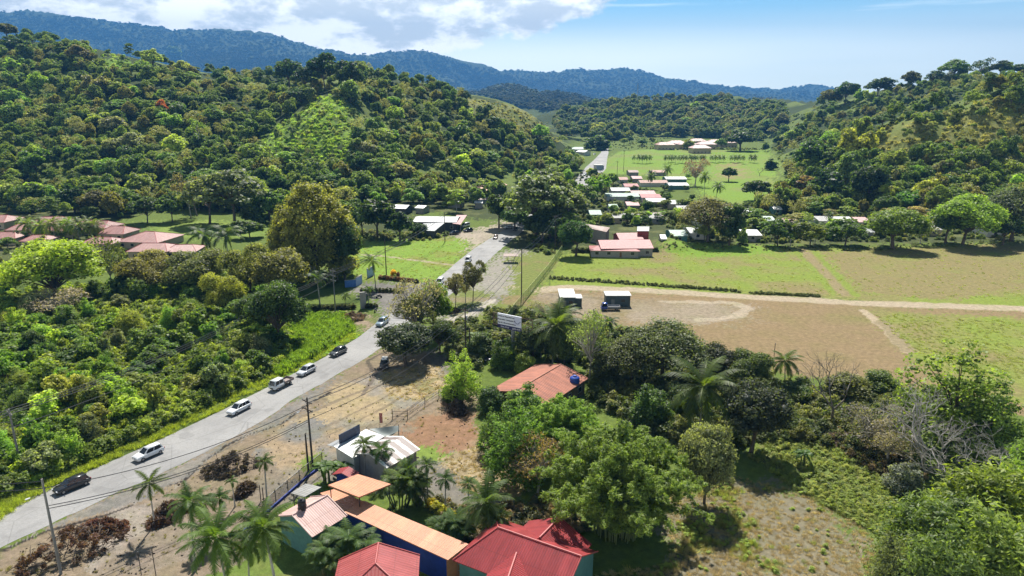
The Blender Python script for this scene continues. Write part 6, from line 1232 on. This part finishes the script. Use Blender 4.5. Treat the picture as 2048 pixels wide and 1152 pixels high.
for i, x in enumerate([1268, 1276, 1285, 1293, 1300] + list(range(1330, 1412, 7)) + [1424, 1431, 1438, 1446, 1462, 1470, 1478, 1486, 1500, 1508]):
    t(G.choice(('coco1', 'coco0')), x, 326 + G.uniform(-2, 2), 314, 8.5, (.045, .07, .022), 'small palms planted in a row across the golf green', 'palm_tree', group='palm row on the golf green')
for ky, bx, by, ty, w, lab in (('areca', 690, 1130, 1040, 110, 'clump of feathery palms beside the pink roofed house'), ('areca', 650, 1150, 1075, 80, 'second feathery palm clump in the yard below the pink roof'), ('areca', 800, 1015, 922, 95, 'dense feathery palm clump at the corner of the peach canopy'), ('areca', 838, 1010, 935, 70, 'feathery palm clump beside the dense one'), ('areca', 905, 1085, 1010, 80, 'shaded feathery clump along the long peach roof'), ('banana', 660, 965, 905, 70, 'banana plants with broad leaves behind the compound fence'), ('banana', 690, 955, 915, 50, 'banana plants next to the tiny red roof'), ('banana', 1607, 932, 885, 48, 'single banana plant on the bright grass'), ('banana', 1320, 815, 780, 50, 'banana plant beside the bamboo top'), ('banana', 960, 690, 655, 60, 'banana plants beside the billboard'), ('banana', 300, 745, 712, 50, 'banana plant in the middle of the thicket')):
    t(ky, bx, by, ty, w, (.05, .085, .022) if ky == 'areca' else (.07, .13, .03), lab, 'feathery_palm' if ky == 'areca' else 'banana_plant', 'palm' if ky == 'areca' else 'banana plant', stem='stems', k=.75)
# hedges and small shrubs
for i in range(9):
    x = 862 + i * 8.5; t(f'bush{i%3}', x, 1018 + i * 5.0, 1018 + i * 5.0 - 22, 26, (.2, .2, .028), 'yellow leaved hedge shrubs beside the slim palms', 'hedge_shrub', 'shrub', group='yellow hedge')
for i in range(16): t(f'bush{i%3}', 622 + i * 8.6, 621 - i * .3, 610 - i * .3, 13, (.05, .06, .022), 'clipped dark hedge shrubs by the driveway railing', 'hedge_shrub', 'shrub', group='driveway hedge') if i not in (11, 12) else None
for i in range(12): t(f'bush{i%3}', 724 + i * 7.2, 584 + i * .15, 575, 10, (.06, .075, .03), 'low hedge shrubs between the two driveways', 'hedge_shrub', 'shrub', group='middle driveway hedge')
for i in range(11): t(f'bush{i%3}', 762 + i * 7, 558 + i * .8, 549 + i * .8, 14, ((.10, .06, .03), (.05, .05, .025), (.13, .075, .035))[i % 3], 'reddish brown border shrubs at the grass edge', 'hedge_shrub', 'shrub', group='reddish border shrubs')
t('bush0', 787, 550, 538, 15, (.35, .27, .02), 'small golden yellow shrub on the grass by the gate', 'bush', 'shrub'); t('bush1', 796, 553, 543, 10, (.12, .06, .03), 'small russet shrub beside the golden one', 'bush', 'shrub')
for i in range(26):
    x = 1108 + i * 8.2; t(f'bush{i%3}', x + 40, 503 if x > 1150 else 505, 494, 15, (.05, .075, .025), 'low hedge shrubs in front of the rose red roofs', 'hedge_shrub', 'shrub', group='hedge by the red roofs') if x + 40 < 1318 else None
# --- woods: single trees ------------------------------------------------------
autotrees(100, LEFTHILL, (11, 21), (10, 17), HK, HC, 'L', GRASSY, .62); autotrees(10, GRASSY[0], (4, 7), (5, 9), ['thin0', 'oval0', 'col0', 'rag1'], [('dark green', DK), ('grey green', GRY)], 'L', (), 1.2); autotrees(1, [(300,225),(330,225),(330,245),(300,245)], (9, 10), (9, 10), ['rag0'], [('rust red', RST)], 'L', (), 0)
autotrees(52, RIGHTHILL, (9, 18), (9, 15), HK, HC[:8], 'R', (SPUR,), .62); autotrees(8, SPUR, (6, 9), (6, 9), ['bush0', 'bush1', 'rag0', 'dome0'], [('dark green', DK), ('olive', OLV), ('mid green', MID)], 'R', (), .8)
for x, y, ty, w, ky in ((1870, 172, 140, 40, 'umb0'), (1905, 162, 118, 56, 'umb1'), (1960, 158, 116, 46, 'thin0'), (2000, 155, 120, 40, 'umb2'), (1820, 178, 142, 36, 'rag1'), (1755, 192, 155, 50, 'rag2'), (1690, 208, 165, 50, 'dome1'), (1660, 215, 178, 46, 'dome0'), (1780, 190, 158, 30, 'lay0'), (2035, 152, 128, 40, 'dome2'), (15, 80, 46, 40, 'dome0'), (30, 110, 75, 56, 'dome1'), (95, 92, 62, 46, 'umb1'), (160, 130, 90, 50, 'oval0'), (350, 122, 92, 28, 'col0'), (580, 180, 118, 60, 'dome2'), (650, 178, 106, 70, 'rag0'), (700, 190, 120, 60, 'rag2'), (610, 190, 130, 50, 'umb0'), (930, 210, 180, 30, 'umb2')):
    q = hit(x, y)
    if q: o = t(ky, x, y, ty, w, G.choice((DK, DK, MID, (.07, .075, .03))), None, auto=('dark green', ky, 'L' if x < 1200 else 'R'))
autotrees(26, [(1130,232),(1300,205),(1400,198),(1560,228),(1560,268),(1500,278),(1330,266),(1190,270),(1130,258)], (18, 30), (13, 19), HK, HC[:8], 'M', (), .7)
# woods on the flat: behind houses, between houses, along the field edge
NOROOF = [[(1120,288),(1180,288),(1180,312),(1120,312)]]
autotrees(14, [(640,400),(1000,370),(1010,405),(950,425),(880,425),(760,420)], (8, 14), (8, 12), ['rag0', 'lay0', 'dome1', 'oval0', 'rag2'], HC[:8], 'F', [[(870,372),(1010,360),(1010,392),(870,398)]], .8)
autotrees(12, [(1145,400),(1180,345),(1235,345),(1225,400),(1180,450),(1150,450)], (6, 10), (6, 10), ['rag0', 'lay0', 'dome1', 'oval0', 'lay1'], HC[1:8], 'F', (), .75)
autotrees(30, [(1470,440),(1500,412),(1600,425),(2048,425),(2048,470),(1900,474),(1500,472)], (7, 12), (5.5, 8), ['lay0', 'lay1', 'umb0', 'rag1', 'bush0', 'lay0'], [('olive', OLV), ('olive', (.12, .12, .05)), ('mid green', MID), ('brown green', (.09, .095, .045)), ('dark green', DK)], 'E', (), .75)
for px, py in [(1215 + 26 * i + G.uniform(-8, 8), 444 + G.uniform(-2, 3)) for i in range(10)]: t(G.choice(('lay0', 'lay1', 'bush0')), px, py, py - 22, 34, G.choice((MID, (.09, .13, .03), OLV)), 'small spreading garden trees in front of the grey roofs', 'garden_tree', group='garden trees by the grey roofs')
for px, py in [(1235 + 30 * i + G.uniform(-9, 9), 418 + G.uniform(-3, 2)) for i in range(6)]: t(G.choice(('lay0', 'bush1', 'rag1')), px, py, py - 18, 30, G.choice((MID, (.09, .13, .03), DK)), 'small garden trees between the green and the grey roofs', 'garden_tree', group='garden trees behind the grey roofs')
autotrees(14, [(1165,470),(1180,440),(1230,420),(1330,440),(1335,462),(1240,458),(1225,470)], (4, 7), (3.5, 6), ['rag0', 'bush0', 'lay0', 'dome1'], HC[1:9], 'F', (), .6)
autotrees(26, [(1335,470),(1345,440),(1480,440),(1700,455),(1760,480),(1560,489),(1345,486)], (4.5, 8), (4, 7.5), ['rag0', 'bush0', 'bush1', 'lay0', 'dome0', 'thin1'], HC[1:9], 'E', [[(1337,462),(1406,456),(1406,482),(1337,482)], [(1476,462),(1518,462),(1518,486),(1476,486)]], .8)
HAM = [(1205,350),(1380,345),(1400,372),(1390,404),(1330,406),(1215,404)]
autotrees(12, HAM, (4, 7), (3, 5), ['rag0', 'dome1', 'bush0', 'rag2', 'oval0'], HC[:8], 'F', (), .7)
autotrees(14, [(1100,300),(1150,318),(1170,330),(1150,375),(1120,400),(1075,395),(1040,370)], (9, 15), (8, 13), ['dome0', 'rag1', 'oval0', 'dome2', 'rag2'], HC[:9], 'F', (), .6)
autotrees(16, [(1215,268),(1320,274),(1560,276),(1570,330),(1545,335),(1545,306),(1330,300),(1225,296)], (10, 17), (8, 13), ['dome0', 'dome1', 'rag1', 'oval1', 'bush1'], HC[:6], 'M', [[(1320,277),(1470,277),(1470,294),(1320,294)]], .6)
autotrees(6, [(0,446),(60,450),(250,470),(390,500),(420,520),(300,535),(150,540),(0,545)], (5, 8), (3.5, 5), ['rag0', 'dome0', 'bush1', 'rag2', 'thin0'], HC[:9], 'L', (), .6)
for bx, by, ty, w, lab in ((1030, 462, 415, 70, 'rounded green tree under the shade trees on the store side'), (1100, 478, 410, 80, 'rounded green tree filling the gap below the shade trees'), (1128, 478, 420, 70, 'rounded tree between corner pole and shade trees'), (1075, 440, 398, 80, 'full green crown behind the broad shade tree')): t('dome2' if by % 4 else 'rag0', bx, by, ty, w, (.05, .085, .025), lab)
# thicket bushes left of the road
THICK = [(-20,1000),(60,965),(200,902),(330,842),(440,790),(520,745),(545,700),(560,650),(600,600),(480,560),(380,560),(150,610),(0,590)]
autotrees(165, THICK, (4.0, 8.5), (3.4, 7.0), ['bush0', 'bush1', 'bush2', 'Fbush', 'Fbush1', 'rag1', 'Fshoot', 'rag2'], [('dark green', (.05, .085, .022)), ('mid green', (.065, .11, .026)), ('mid green', (.08, .13, .03)), ('olive', (.115, .14, .035)), ('lime green', (.14, .21, .033)), ('grey green', (.095, .12, .055)), ('bright green', (.09, .16, .025))], 'T', (), .5, 'bush', 'shrub', 60)
LFW = [(0,405),(300,405),(600,400),(800,385),(960,366),(1005,380),(940,412),(830,410),(770,402),(720,430),(560,430),(300,418),(0,422)]
autotrees(24, LFW, (9, 16), (9, 13), ['dome0', 'rag0', 'bush0', 'bush1', 'oval0', 'rag2', 'lay0'], HC[:8], 'L', [[(865,372),(1012,358),(1012,392),(865,392)]], .7)
# --- what nobody could count ----------------------------------------------------
NG = np.random.default_rng(4)
def fill(n, poly, avoid=()):
    x0, y0, x1, y1 = boxed(poly); out = []
    px = NG.uniform(x0, x1, n * 3); py = NG.uniform(y0, y1, n * 3); m = inpoly(px, py, poly)
    for a in avoid: m &= ~inpoly(px, py, a)
    for a, b in zip(px[m][:n], py[m][:n]):
        q = hit(a, b)
        if q: out.append(tuple(q))
    return out
def sizes(n, a, b, hr): w = NG.uniform(a, b, n); return np.stack([w, w, w * NG.uniform(*hr, n)], 1)
M_ = lambda *k: [PROTO[x][0] for x in k]
LF = [(0,398),(300,398),(600,392),(800,378),(960,360),(1015,372),(1005,395),(940,418),(830,412),(770,400),(720,440),(560,436),(540,428),(300,420),(250,440),(0,434)]
gap = lambda L_: [p for p in L_ if fbm(p[0] / 45, p[1] / 45, 61) < .57 or NG.random() < .25]
pts = gap(fill(3500, LEFTHILL, GRASSY)) + fill(420, LF, [[(865,372),(1012,358),(1012,392),(865,392)]]) + fill(300, [(1560,370),(1600,405),(2048,418),(2048,436),(1600,436),(1490,418),(1550,400)]) + fill(120, [(1085,300),(1150,296),(1160,340),(1120,385),(1090,400),(1030,370)], NOROOF) + gap(fill(1400, RIGHTHILL, (SPUR,))) + fill(40, SPUR) + fill(500, [(360,105),(600,132),(760,128),(940,190),(925,207),(860,194),(760,174),(680,162),(560,182),(420,157)], GRASSY) 
pts += fill(420, [(2048,150),(2600,120),(2600,470),(2048,432)]) + fill(420, [(-550,60),(0,78),(0,432),(-550,460)])
pts += [(x, y, h1(x, y)) for x, y in [(NG.uniform(-620, -330), NG.uniform(300, 700)) for _ in range(180)]] + [(x, y, h1(x, y)) for x, y in [(NG.uniform(330, 640), NG.uniform(280, 700)) for _ in range(180)]]
ws = 3.2 + 9.5 * NG.random(len(pts)) ** 1.7; scatter('forest', M_('dome0', 'rag1', 'oval1', 'bush2', 'lay1', 'rag2', 'thin1', 'umb1'), pts, np.stack([ws, ws * NG.uniform(.8, 1.25, len(pts)), ws * NG.uniform(.7, 1.25, len(pts))], 1), 'mixed smaller trees and scrub crowding the wooded hills', [(.055, .095, .024), (.085, .13, .03), (.10, .105, .028), (.10, .135, .032), (.07, .11, .026), (.06, .10, .024), (.12, .135, .06), (.10, .145, .03)])
pts = gap(fill(2300, [(1100,250),(1130,222),(1300,196),(1400,190),(1560,215),(1575,275),(1500,283),(1330,272),(1190,285),(1120,275)])); scatter('forest', M_('dome0', 'rag1', 'oval1', 'umb2', 'bush2'), pts, np.stack([(7 + 17 * NG.random(len(pts)) ** 1.5)] * 3, 1) * NG.uniform(.75, 1.1, (len(pts), 3)) * np.array((1, 1, .8)), 'dense trees covering the middle hills behind the far village', [(.05, .08, .025), (.07, .105, .03), (.1, .13, .035), (.12, .135, .05), (.06, .1, .025)])
pts = fill(3800, [(330,100),(760,120),(930,190),(1000,158),(1110,172),(1230,196),(1230,222),(1130,225),(940,205),(700,180),(330,150)]) + fill(7500, [(0,22),(200,40),(420,60),(600,78),(730,108),(840,95),(960,138),(1140,130),(1250,128),(1400,150),(1550,172),(1660,165),(1700,200),(1000,205),(300,130),(0,70)])
pts = [p for p in pts if p[1] > 1800]; sc = np.array([max(14, min(34, p[1] * .0035)) for p in pts]); S_ = np.stack([sc * 1.15, sc * 1.15, sc * .6], 1) * NG.uniform(.8, 1.2, (len(pts), 1))
scatter('far_forest', M_('dome0', 'rag1', 'bush2'), pts, S_, 'hazy far forest on the mountains', [(.018, .032, .01), (.026, .042, .013), (.035, .05, .016)])
g = np.random.default_rng(99); C, r_ = blob_centres(g, 'bush', 14); V, F, v = leafcloud(g, C, r_ * 1.25, 26, .12, core=.5)
UND = [arrmesh(f'scrub{i}', *leafcloud(np.random.default_rng(200 + i), blob_centres(np.random.default_rng(300 + i), 'bush', 14)[0], np.full(14, .2), 30, .11, core=.45, aspect=a)[:2], LEAF, {'v': ('FACE', 'FLOAT', leafcloud(np.random.default_rng(200 + i), blob_centres(np.random.default_rng(300 + i), 'bush', 14)[0], np.full(14, .2), 30, .11, core=.45, aspect=a)[2])}) for i, a in enumerate((1, 1.5, 2.2))]
TUFT = [tuft_mesh('tuft0', 1, 70, 1.0, .5, .02, .5), tuft_mesh('tuft1', 2, 60, .8, .6, .03, .8)]
pts = fill(5200, [(-30,1010),(60,975),(200,912),(330,855),(440,800),(540,748),(600,700),(560,640),(600,590),(480,540),(380,560),(0,590)]); scatter('undergrowth', UND + [UND[1]], pts, sizes(len(pts), 1.5, 3.6, (.6, 1.0)), 'tangled undergrowth of the roadside thicket', [(.06, .09, .024), (.09, .13, .03), (.13, .17, .035), (.16, .22, .038)])
VERGE = [(-30,1062),(60,1000),(200,932),(330,874),(440,822),(560,760),(650,713),(720,672),(712,655),(640,700),(540,745),(440,795),(330,848),(200,905),(60,965),(-30,1000)]
pts = fill(5200, VERGE); scatter('verge_grass', TUFT, pts, sizes(len(pts), .5, 1.0, (.6, 1.0)), 'bright grass along the road verge', [(.165, .215, .034), (.185, .235, .04)])
pts = fill(2600, [(545,650),(620,632),(690,632),(708,660),(640,706),(560,752),(530,720)]); scatter('tall_grass', TUFT + [UND[2]], pts, sizes(len(pts), .9, 1.7, (.8, 1.3)), 'tall vivid grass between thicket and road', [(.12, .20, .028), (.14, .22, .03), (.09, .15, .026)])
pts = fill(1300, [(1500,915),(1540,870),(1640,850),(1700,890),(1740,930),(1790,1000),(1790,1090),(1700,1040),(1600,985)]); scatter('weeds', [TUFT[1], UND[0], UND[1], UND[2]], pts, sizes(len(pts), .5, 1.3, (.4, .8)), 'bright green weeds in the hollow beside the dry meadow', [(.14, .18, .05), (.11, .15, .045), (.13, .175, .045), (.15, .18, .055)])
GARD = [(1130,335),(1215,348),(1330,400),(1400,405),(1480,408),(2048,418),(2048,478),(1560,487),(1345,482),(1330,450),(1240,452),(1130,440)]
pts = fill(2200, GARD) + fill(160, [(1050,440),(1120,430),(1125,500),(1100,512),(1060,500)]) + fill(200, [(1320,296),(1530,297),(1535,301),(1320,300)]) + fill(200, [(1215,270),(1330,275),(1330,298),(1225,300)]) + fill(120, [(720,462),(860,470),(905,470),(850,482),(720,482)]) + fill(260, [(0,440),(60,446),(250,468),(380,500),(420,520),(300,535),(150,540),(0,545)])
scatter('garden_scrub', UND + M_('bush0'), pts, sizes(len(pts), 1.3, 3.0, (.5, .85)), 'shrubs and hedges filling the gardens between the small houses', [(.06, .09, .024), (.09, .13, .03), (.11, .125, .04), (.05, .075, .022)])
pts = fill(2600, [(1330,985),(1480,955),(1600,985),(1700,1030),(1790,1120),(1790,1160),(1100,1160),(1340,1130)]); pv = fbm(np.array([p[0] for p in pts]) / 6, np.array([p[1] for p in pts]) / 6, 91); pts = [p for p, q in zip(pts, pv) if NG.random() < ss(np.array([q]), .55, .72)[0] * .8 + .04]
scatter('meadow_tufts', TUFT + [UND[0]], pts, sizes(len(pts), .4, .95, (.4, .8)), 'scattered weed tufts on the dry meadow', [(.16, .2, .05), (.2, .2, .07), (.13, .18, .045)])
pts = fill(1500, [(880,660),(1000,620),(1180,650),(1300,680),(1500,760),(1700,800),(1800,800),(1800,900),(1700,900),(1560,880),(1400,900),(1300,880),(1180,800),(1180,740),(960,740),(900,720)]); pts = [p for p in pts if not (pix(*p)[0] < 1175 and 725 < pix(*p)[1] < 805 and pix(*p)[0] > 960)]
scatter('undergrowth', UND, pts, sizes(len(pts), 1.5, 3.6, (.6, 1.0)), 'dark undergrowth beneath the trees by the field', [(.045, .065, .022), (.06, .085, .03), (.085, .1, .04)])
pts = fill(700, [(850,1000),(960,1030),(1090,1000),(1180,1060),(1000,1110),(930,1085)]) + fill(300, [(1640,860),(1760,870),(1850,960),(1780,960),(1700,920)]); scatter('undergrowth', UND, pts, sizes(len(pts), .8, 2.0, (.5, .9)), 'shaded scrub and litter under the bamboo and bare trees', [(.05, .06, .025), (.07, .075, .035), (.12, .1, .06)])
pts = fill(420, [(700,488),(925,476),(945,492),(900,540),(872,566),(790,556),(700,556)]) + fill(700, [(1100,545),(1135,508),(1330,505),(1345,490),(1600,500),(2048,485),(2048,600),(1660,590),(1480,582)]) + fill(700, [(1745,625),(2048,645),(2048,760),(1900,740),(1820,700)]); scatter('grass_tufts', TUFT, pts, sizes(len(pts), .4, .9, (.25, .5)), 'short tufts in the playing field grass', [(.15, .19, .045), (.17, .2, .05)])
pts = fill(520, [(1100,553),(1250,563),(1400,574),(1480,581),(1480,585),(1400,579),(1250,569),(1100,559)]) + fill(160, [(1500,584),(1640,591),(1640,595),(1500,588)]) + fill(260, [(1325,494),(1340,485),(1700,494),(2048,478),(2048,487),(1700,503),(1340,500)]); scatter('bank_scrub', UND, pts, sizes(len(pts), .6, 1.2, (.4, .7)), 'dark scrubby grass on the field banks', [(.06, .08, .025), (.07, .095, .03), (.1, .12, .04)])
def grassy(n, poly): return fill(n, poly)
pts = fill(620, GRASSY[0]) + fill(160, GRASSY[1]) ; scatter('hill_pasture', [UND[1], UND[2], TUFT[1]], pts, sizes(len(pts), 1.3, 3.4, (.4, .75)), 'rough bright pasture growth on the hill clearings', [(.13, .2, .03), (.15, .24, .03), (.17, .26, .035)])
pts = [p for p in fill(2600, LEFTHILL) + fill(1300, RIGHTHILL) if fbm(p[0] / 45, p[1] / 45, 61) > .53]; scatter('ridge_growth', [UND[0], UND[1], UND[2]], pts, sizes(len(pts), 1.6, 4.2, (.4, .8)), 'low bright scrub in the gaps of the hillside woods', [(.10, .15, .03), (.13, .17, .04), (.15, .185, .05)])
pts = fill(420, GRASSY[2]) + fill(420, SPUR); scatter('ridge_growth', [UND[0], UND[2], TUFT[1]], pts, sizes(len(pts), 1.4, 3.6, (.35, .7)), 'dry olive scrub on the open ridges', [(.12, .13, .04), (.14, .15, .045), (.17, .175, .06)])
RK = [MBmesh(MB().raw([tuple(Vector(p) * rng.uniform(.3, .6)) for p in ICOV], [tuple(f) for f in ICOF]), 'stone', CONC) for _ in range(2)]
pts = fill(1500, [(0,1120),(300,985),(600,830),(760,735),(890,740),(880,800),(960,860),(1050,960),(900,1000),(650,950),(480,1060),(300,1152),(0,1152)]); wr_ = .1 + .35 * NG.random(len(pts)) ** 3; scatter('loose_stones', RK + [TUFT[1]], pts, np.stack([wr_] * 3, 1) * NG.uniform(.6, 1.3, (len(pts), 3)), 'loose stones, litter and dry tufts on the bare lot', [(.14, .13, .115), (.07, .06, .05), (.13, .13, .05)])
pts = fill(1800, [(1330,985),(1480,955),(1600,985),(1700,1030),(1790,1120),(1790,1160),(1100,1160),(1340,1130)]) + fill(400, [(880,915),(960,890),(1070,940),(1060,985),(930,990)]) + fill(300, [(760,740),(880,730),(900,770),(840,800),(780,800)]); scatter('dry_grass', TUFT, pts, sizes(len(pts), .25, .6, (.25, .6)), 'dry straw tufts on the meadow and the bare lot', [(.25, .225, .145), (.2, .18, .11)])
for bx, by, ty, w, lab in ((295, 446, 392, 70, 'dark tree at the near corner of the lawn, next to the long red tile roof'), (345, 444, 386, 62, 'green tree at the back of the lawn beside the pale bare stems'), (512, 446, 392, 66, 'dark tree at the far corner of the lawn'), (500, 476, 440, 70, 'round tree in front of the lawn near the broad leaved palms')): t(G.choice(('dome0', 'rag1', 'bush0')), bx, by, ty, w, (.05, .085, .024), lab)
# brush piles
STICK = paint('dead_stick', (.16, .12, .09), .9, .5, 3); DEAD = [(.12, .065, .045), (.075, .058, .045), (.09, .06, .045)]
def brush(label, px, py, wpx, hpx, seed, col, squash=.55):
    c = P(px, py); k = dpx(px, py); W = wpx * k; H = hpx * k * .62; t = thing('brush_pile', label, 'brush pile', c, G.uniform(0, 3), 'heaps of cut branches'); g = random.Random(seed); m = MB()
    for i in range(150):
        a = g.uniform(0, 6.28); q = g.random() ** .6 * .5; b = Vector((math.cos(a) * q * W, math.sin(a) * q * W * squash, max(.05, H * (1 - (q * 2) ** 1.6) * g.uniform(.3, 1)))); d = Vector((g.gauss(0, 1), g.gauss(0, 1), g.gauss(.05, .35))).normalized(); L = g.uniform(.6, 2.4)
        m.tube([b - d * L * .5, b + Vector((g.gauss(0, .1), g.gauss(0, .1), g.gauss(0, .1))), b + d * L * .5], [g.uniform(.02, .07), .04, .015], 4, caps=False)
    m.build('branches', STICK, t); ng_ = np.random.default_rng(seed); kk = 60; a = ng_.random(kk) * 6.283; q = ng_.random(kk) ** .6 * .5
    C = np.stack([np.cos(a) * q * W, np.sin(a) * q * W * squash, np.maximum(.1, H * (1 - (q * 2) ** 1.6) * ng_.uniform(.3, .95, kk))], 1); V, F, v = leafcloud(ng_, C, ng_.uniform(.25, .6, kk), 60, .2, core=.5, aspect=1.8); o = link(bpy.data.objects.new('dead_leaves', arrmesh('dead_leaves', V, F, LEAF, {'v': ('FACE', 'FLOAT', v)})), t); o.color = (*col, 1)
brush('largest brush pile, reddish brown, beside the tall lamp pole', 145, 1105, 190, 95, 1, DEAD[0]); brush('reddish twigs heaped at the upper end of the largest brush pile', 205, 1060, 90, 40, 6, (.12, .052, .038)); brush('dark brush pile of logs on the gravel beside the small slim palm', 462, 938, 115, 60, 2, DEAD[1]); brush('low brown brush pile behind the windblown palm', 338, 1035, 80, 55, 3, DEAD[0]); brush('small rubbish and twig heap beside the fan palm', 490, 985, 45, 38, 4, DEAD[2]); brush('grey log heap by the bare trees', 1680, 885, 95, 40, 5, (.18, .13, .11)); brush('dark brush heap in the shadow by the lime shrub', 915, 822, 60, 40, 7, DEAD[1]); brush('pale cut wood heap in the thicket', 508, 690, 50, 30, 8, (.3, .24, .17)); brush('brown bank of dry brush below the driveway hedge', 700, 640, 80, 26, 9, (.2, .13, .1)); brush('heap of cut stems at the foot of the triangle tree', 905, 624, 40, 14, 10, DEAD[1])
# ---------------------------------------------------------------- labels: what sets each wild tree apart
SHAPE = {'dome': 'domed', 'oval': 'tall rounded', 'umb': 'flat topped', 'rag': 'ragged', 'lay': 'layered', 'thin': 'sparse', 'bush': 'bushy', 'col': 'narrow', 'Fbush': 'dense', 'Fshoot': 'feathery'}
AREAS = {'L': [((300, 320), 'above the red tile roofs'), ((470, 400), 'behind the lawn'), ((120, 150), 'on the high wooded crest'), ((330, 160), 'just below the wooded crest'), ((330, 240), 'near the rust red tree'), ((60, 260), 'at the outer end of the wooded hill'), ((620, 150), 'on top of the grassy cone'), ((560, 330), 'at the foot of the grassy cone'), ((620, 260), 'on the grassy cone itself'), ((800, 190), 'on the crest beyond the grassy cone'), ((800, 300), 'on the slope beside the grassy cone'), ((850, 370), 'above the grey roofed house'), ((980, 320), 'above the orange roof'), ((1000, 250), 'below the bare grassy ridge'), ((1080, 300), 'at the tip of the hill by the far road')],
         'R': [((1620, 240), 'at the low end of the far ridge'), ((1780, 190), 'midway on the far ridge'), ((1950, 150), 'on top of the far ridge'), ((1760, 290), 'on the sunlit spur'), ((1930, 250), 'high on the sunlit spur'), ((1620, 370), 'beside the golf green'), ((1800, 370), 'at the shaded foot of the wooded hill'), ((1960, 380), 'above the flat topped field trees'), ((1700, 320), 'near the yellow green spur tree')],
         'M': [((1200, 250), 'on the hill by the far road'), ((1350, 230), 'on the hill above the far village'), ((1500, 230), 'on the hill under the pale blocks')],
         'F': [((700, 400), 'by the open shed'), ((850, 400), 'behind the white store'), ((960, 400), 'around the orange roof'), ((1180, 380), 'between far road and hamlet'), ((1170, 430), 'near the pale green roof')],
         'E': [((1380, 460), 'by the mint green roof'), ((1560, 440), 'around the grey green roof'), ((1700, 440), 'around the shining white roof'), ((1830, 445), 'between the bright field trees'), ((1970, 450), 'behind the tallest field tree'), ((1620, 480), 'along the field edge')],
         'T': [((60, 620), 'below the lime tree'), ((250, 620), 'in the upper thicket'), ((430, 620), 'in the thicket near the dark trees'), ((80, 760), 'around the grey thicket pole'), ((220, 730), 'in the middle of the thicket'), ((370, 730), 'near the banana plant'), ((500, 690), 'beside the tall vivid grass'), ((60, 900), 'at the low end of the thicket'), ((200, 850), 'in the thicket above the white crossover'), ((350, 800), 'in the thicket above the estate car')]}
NTH = ['leftmost', 'second from the left', 'third from the left', 'fourth from the left', 'fifth from the left', 'sixth from the left', 'seventh from the left', 'eighth from the left', 'ninth from the left', 'tenth from the left', 'eleventh from the left', 'twelfth from the left']
BYL = {}
for o, (cn, ky, wh), H, W in PLANTS:
    x, y = pix(o.location.x, o.location.y, o.location.z + H * .6); a = min(AREAS[wh], key=lambda q: (q[0][0] - x) ** 2 + ((q[0][1] - y) * 1.6) ** 2)[1]
    sh_ = SHAPE.get(ky.rstrip('0123456789'), 'round'); what = 'bush' if wh == 'T' else 'tree'
    BYL.setdefault(f'{cn} {sh_} {what} {a}', []).append((x, o))
for lab, ls in BYL.items():
    ls.sort(key=lambda q: q[0])
    for i, (x, o) in enumerate(ls): o['label'] = lab if len(ls) == 1 else ' '.join(f'{NTH[min(i, 11)]} {lab}'.split()[:16])
    for x, o in ls: o['group'] = 'wild bushes of the thicket' if 'bush ' in lab and o['category'] == 'shrub' else 'wild trees of the hills'
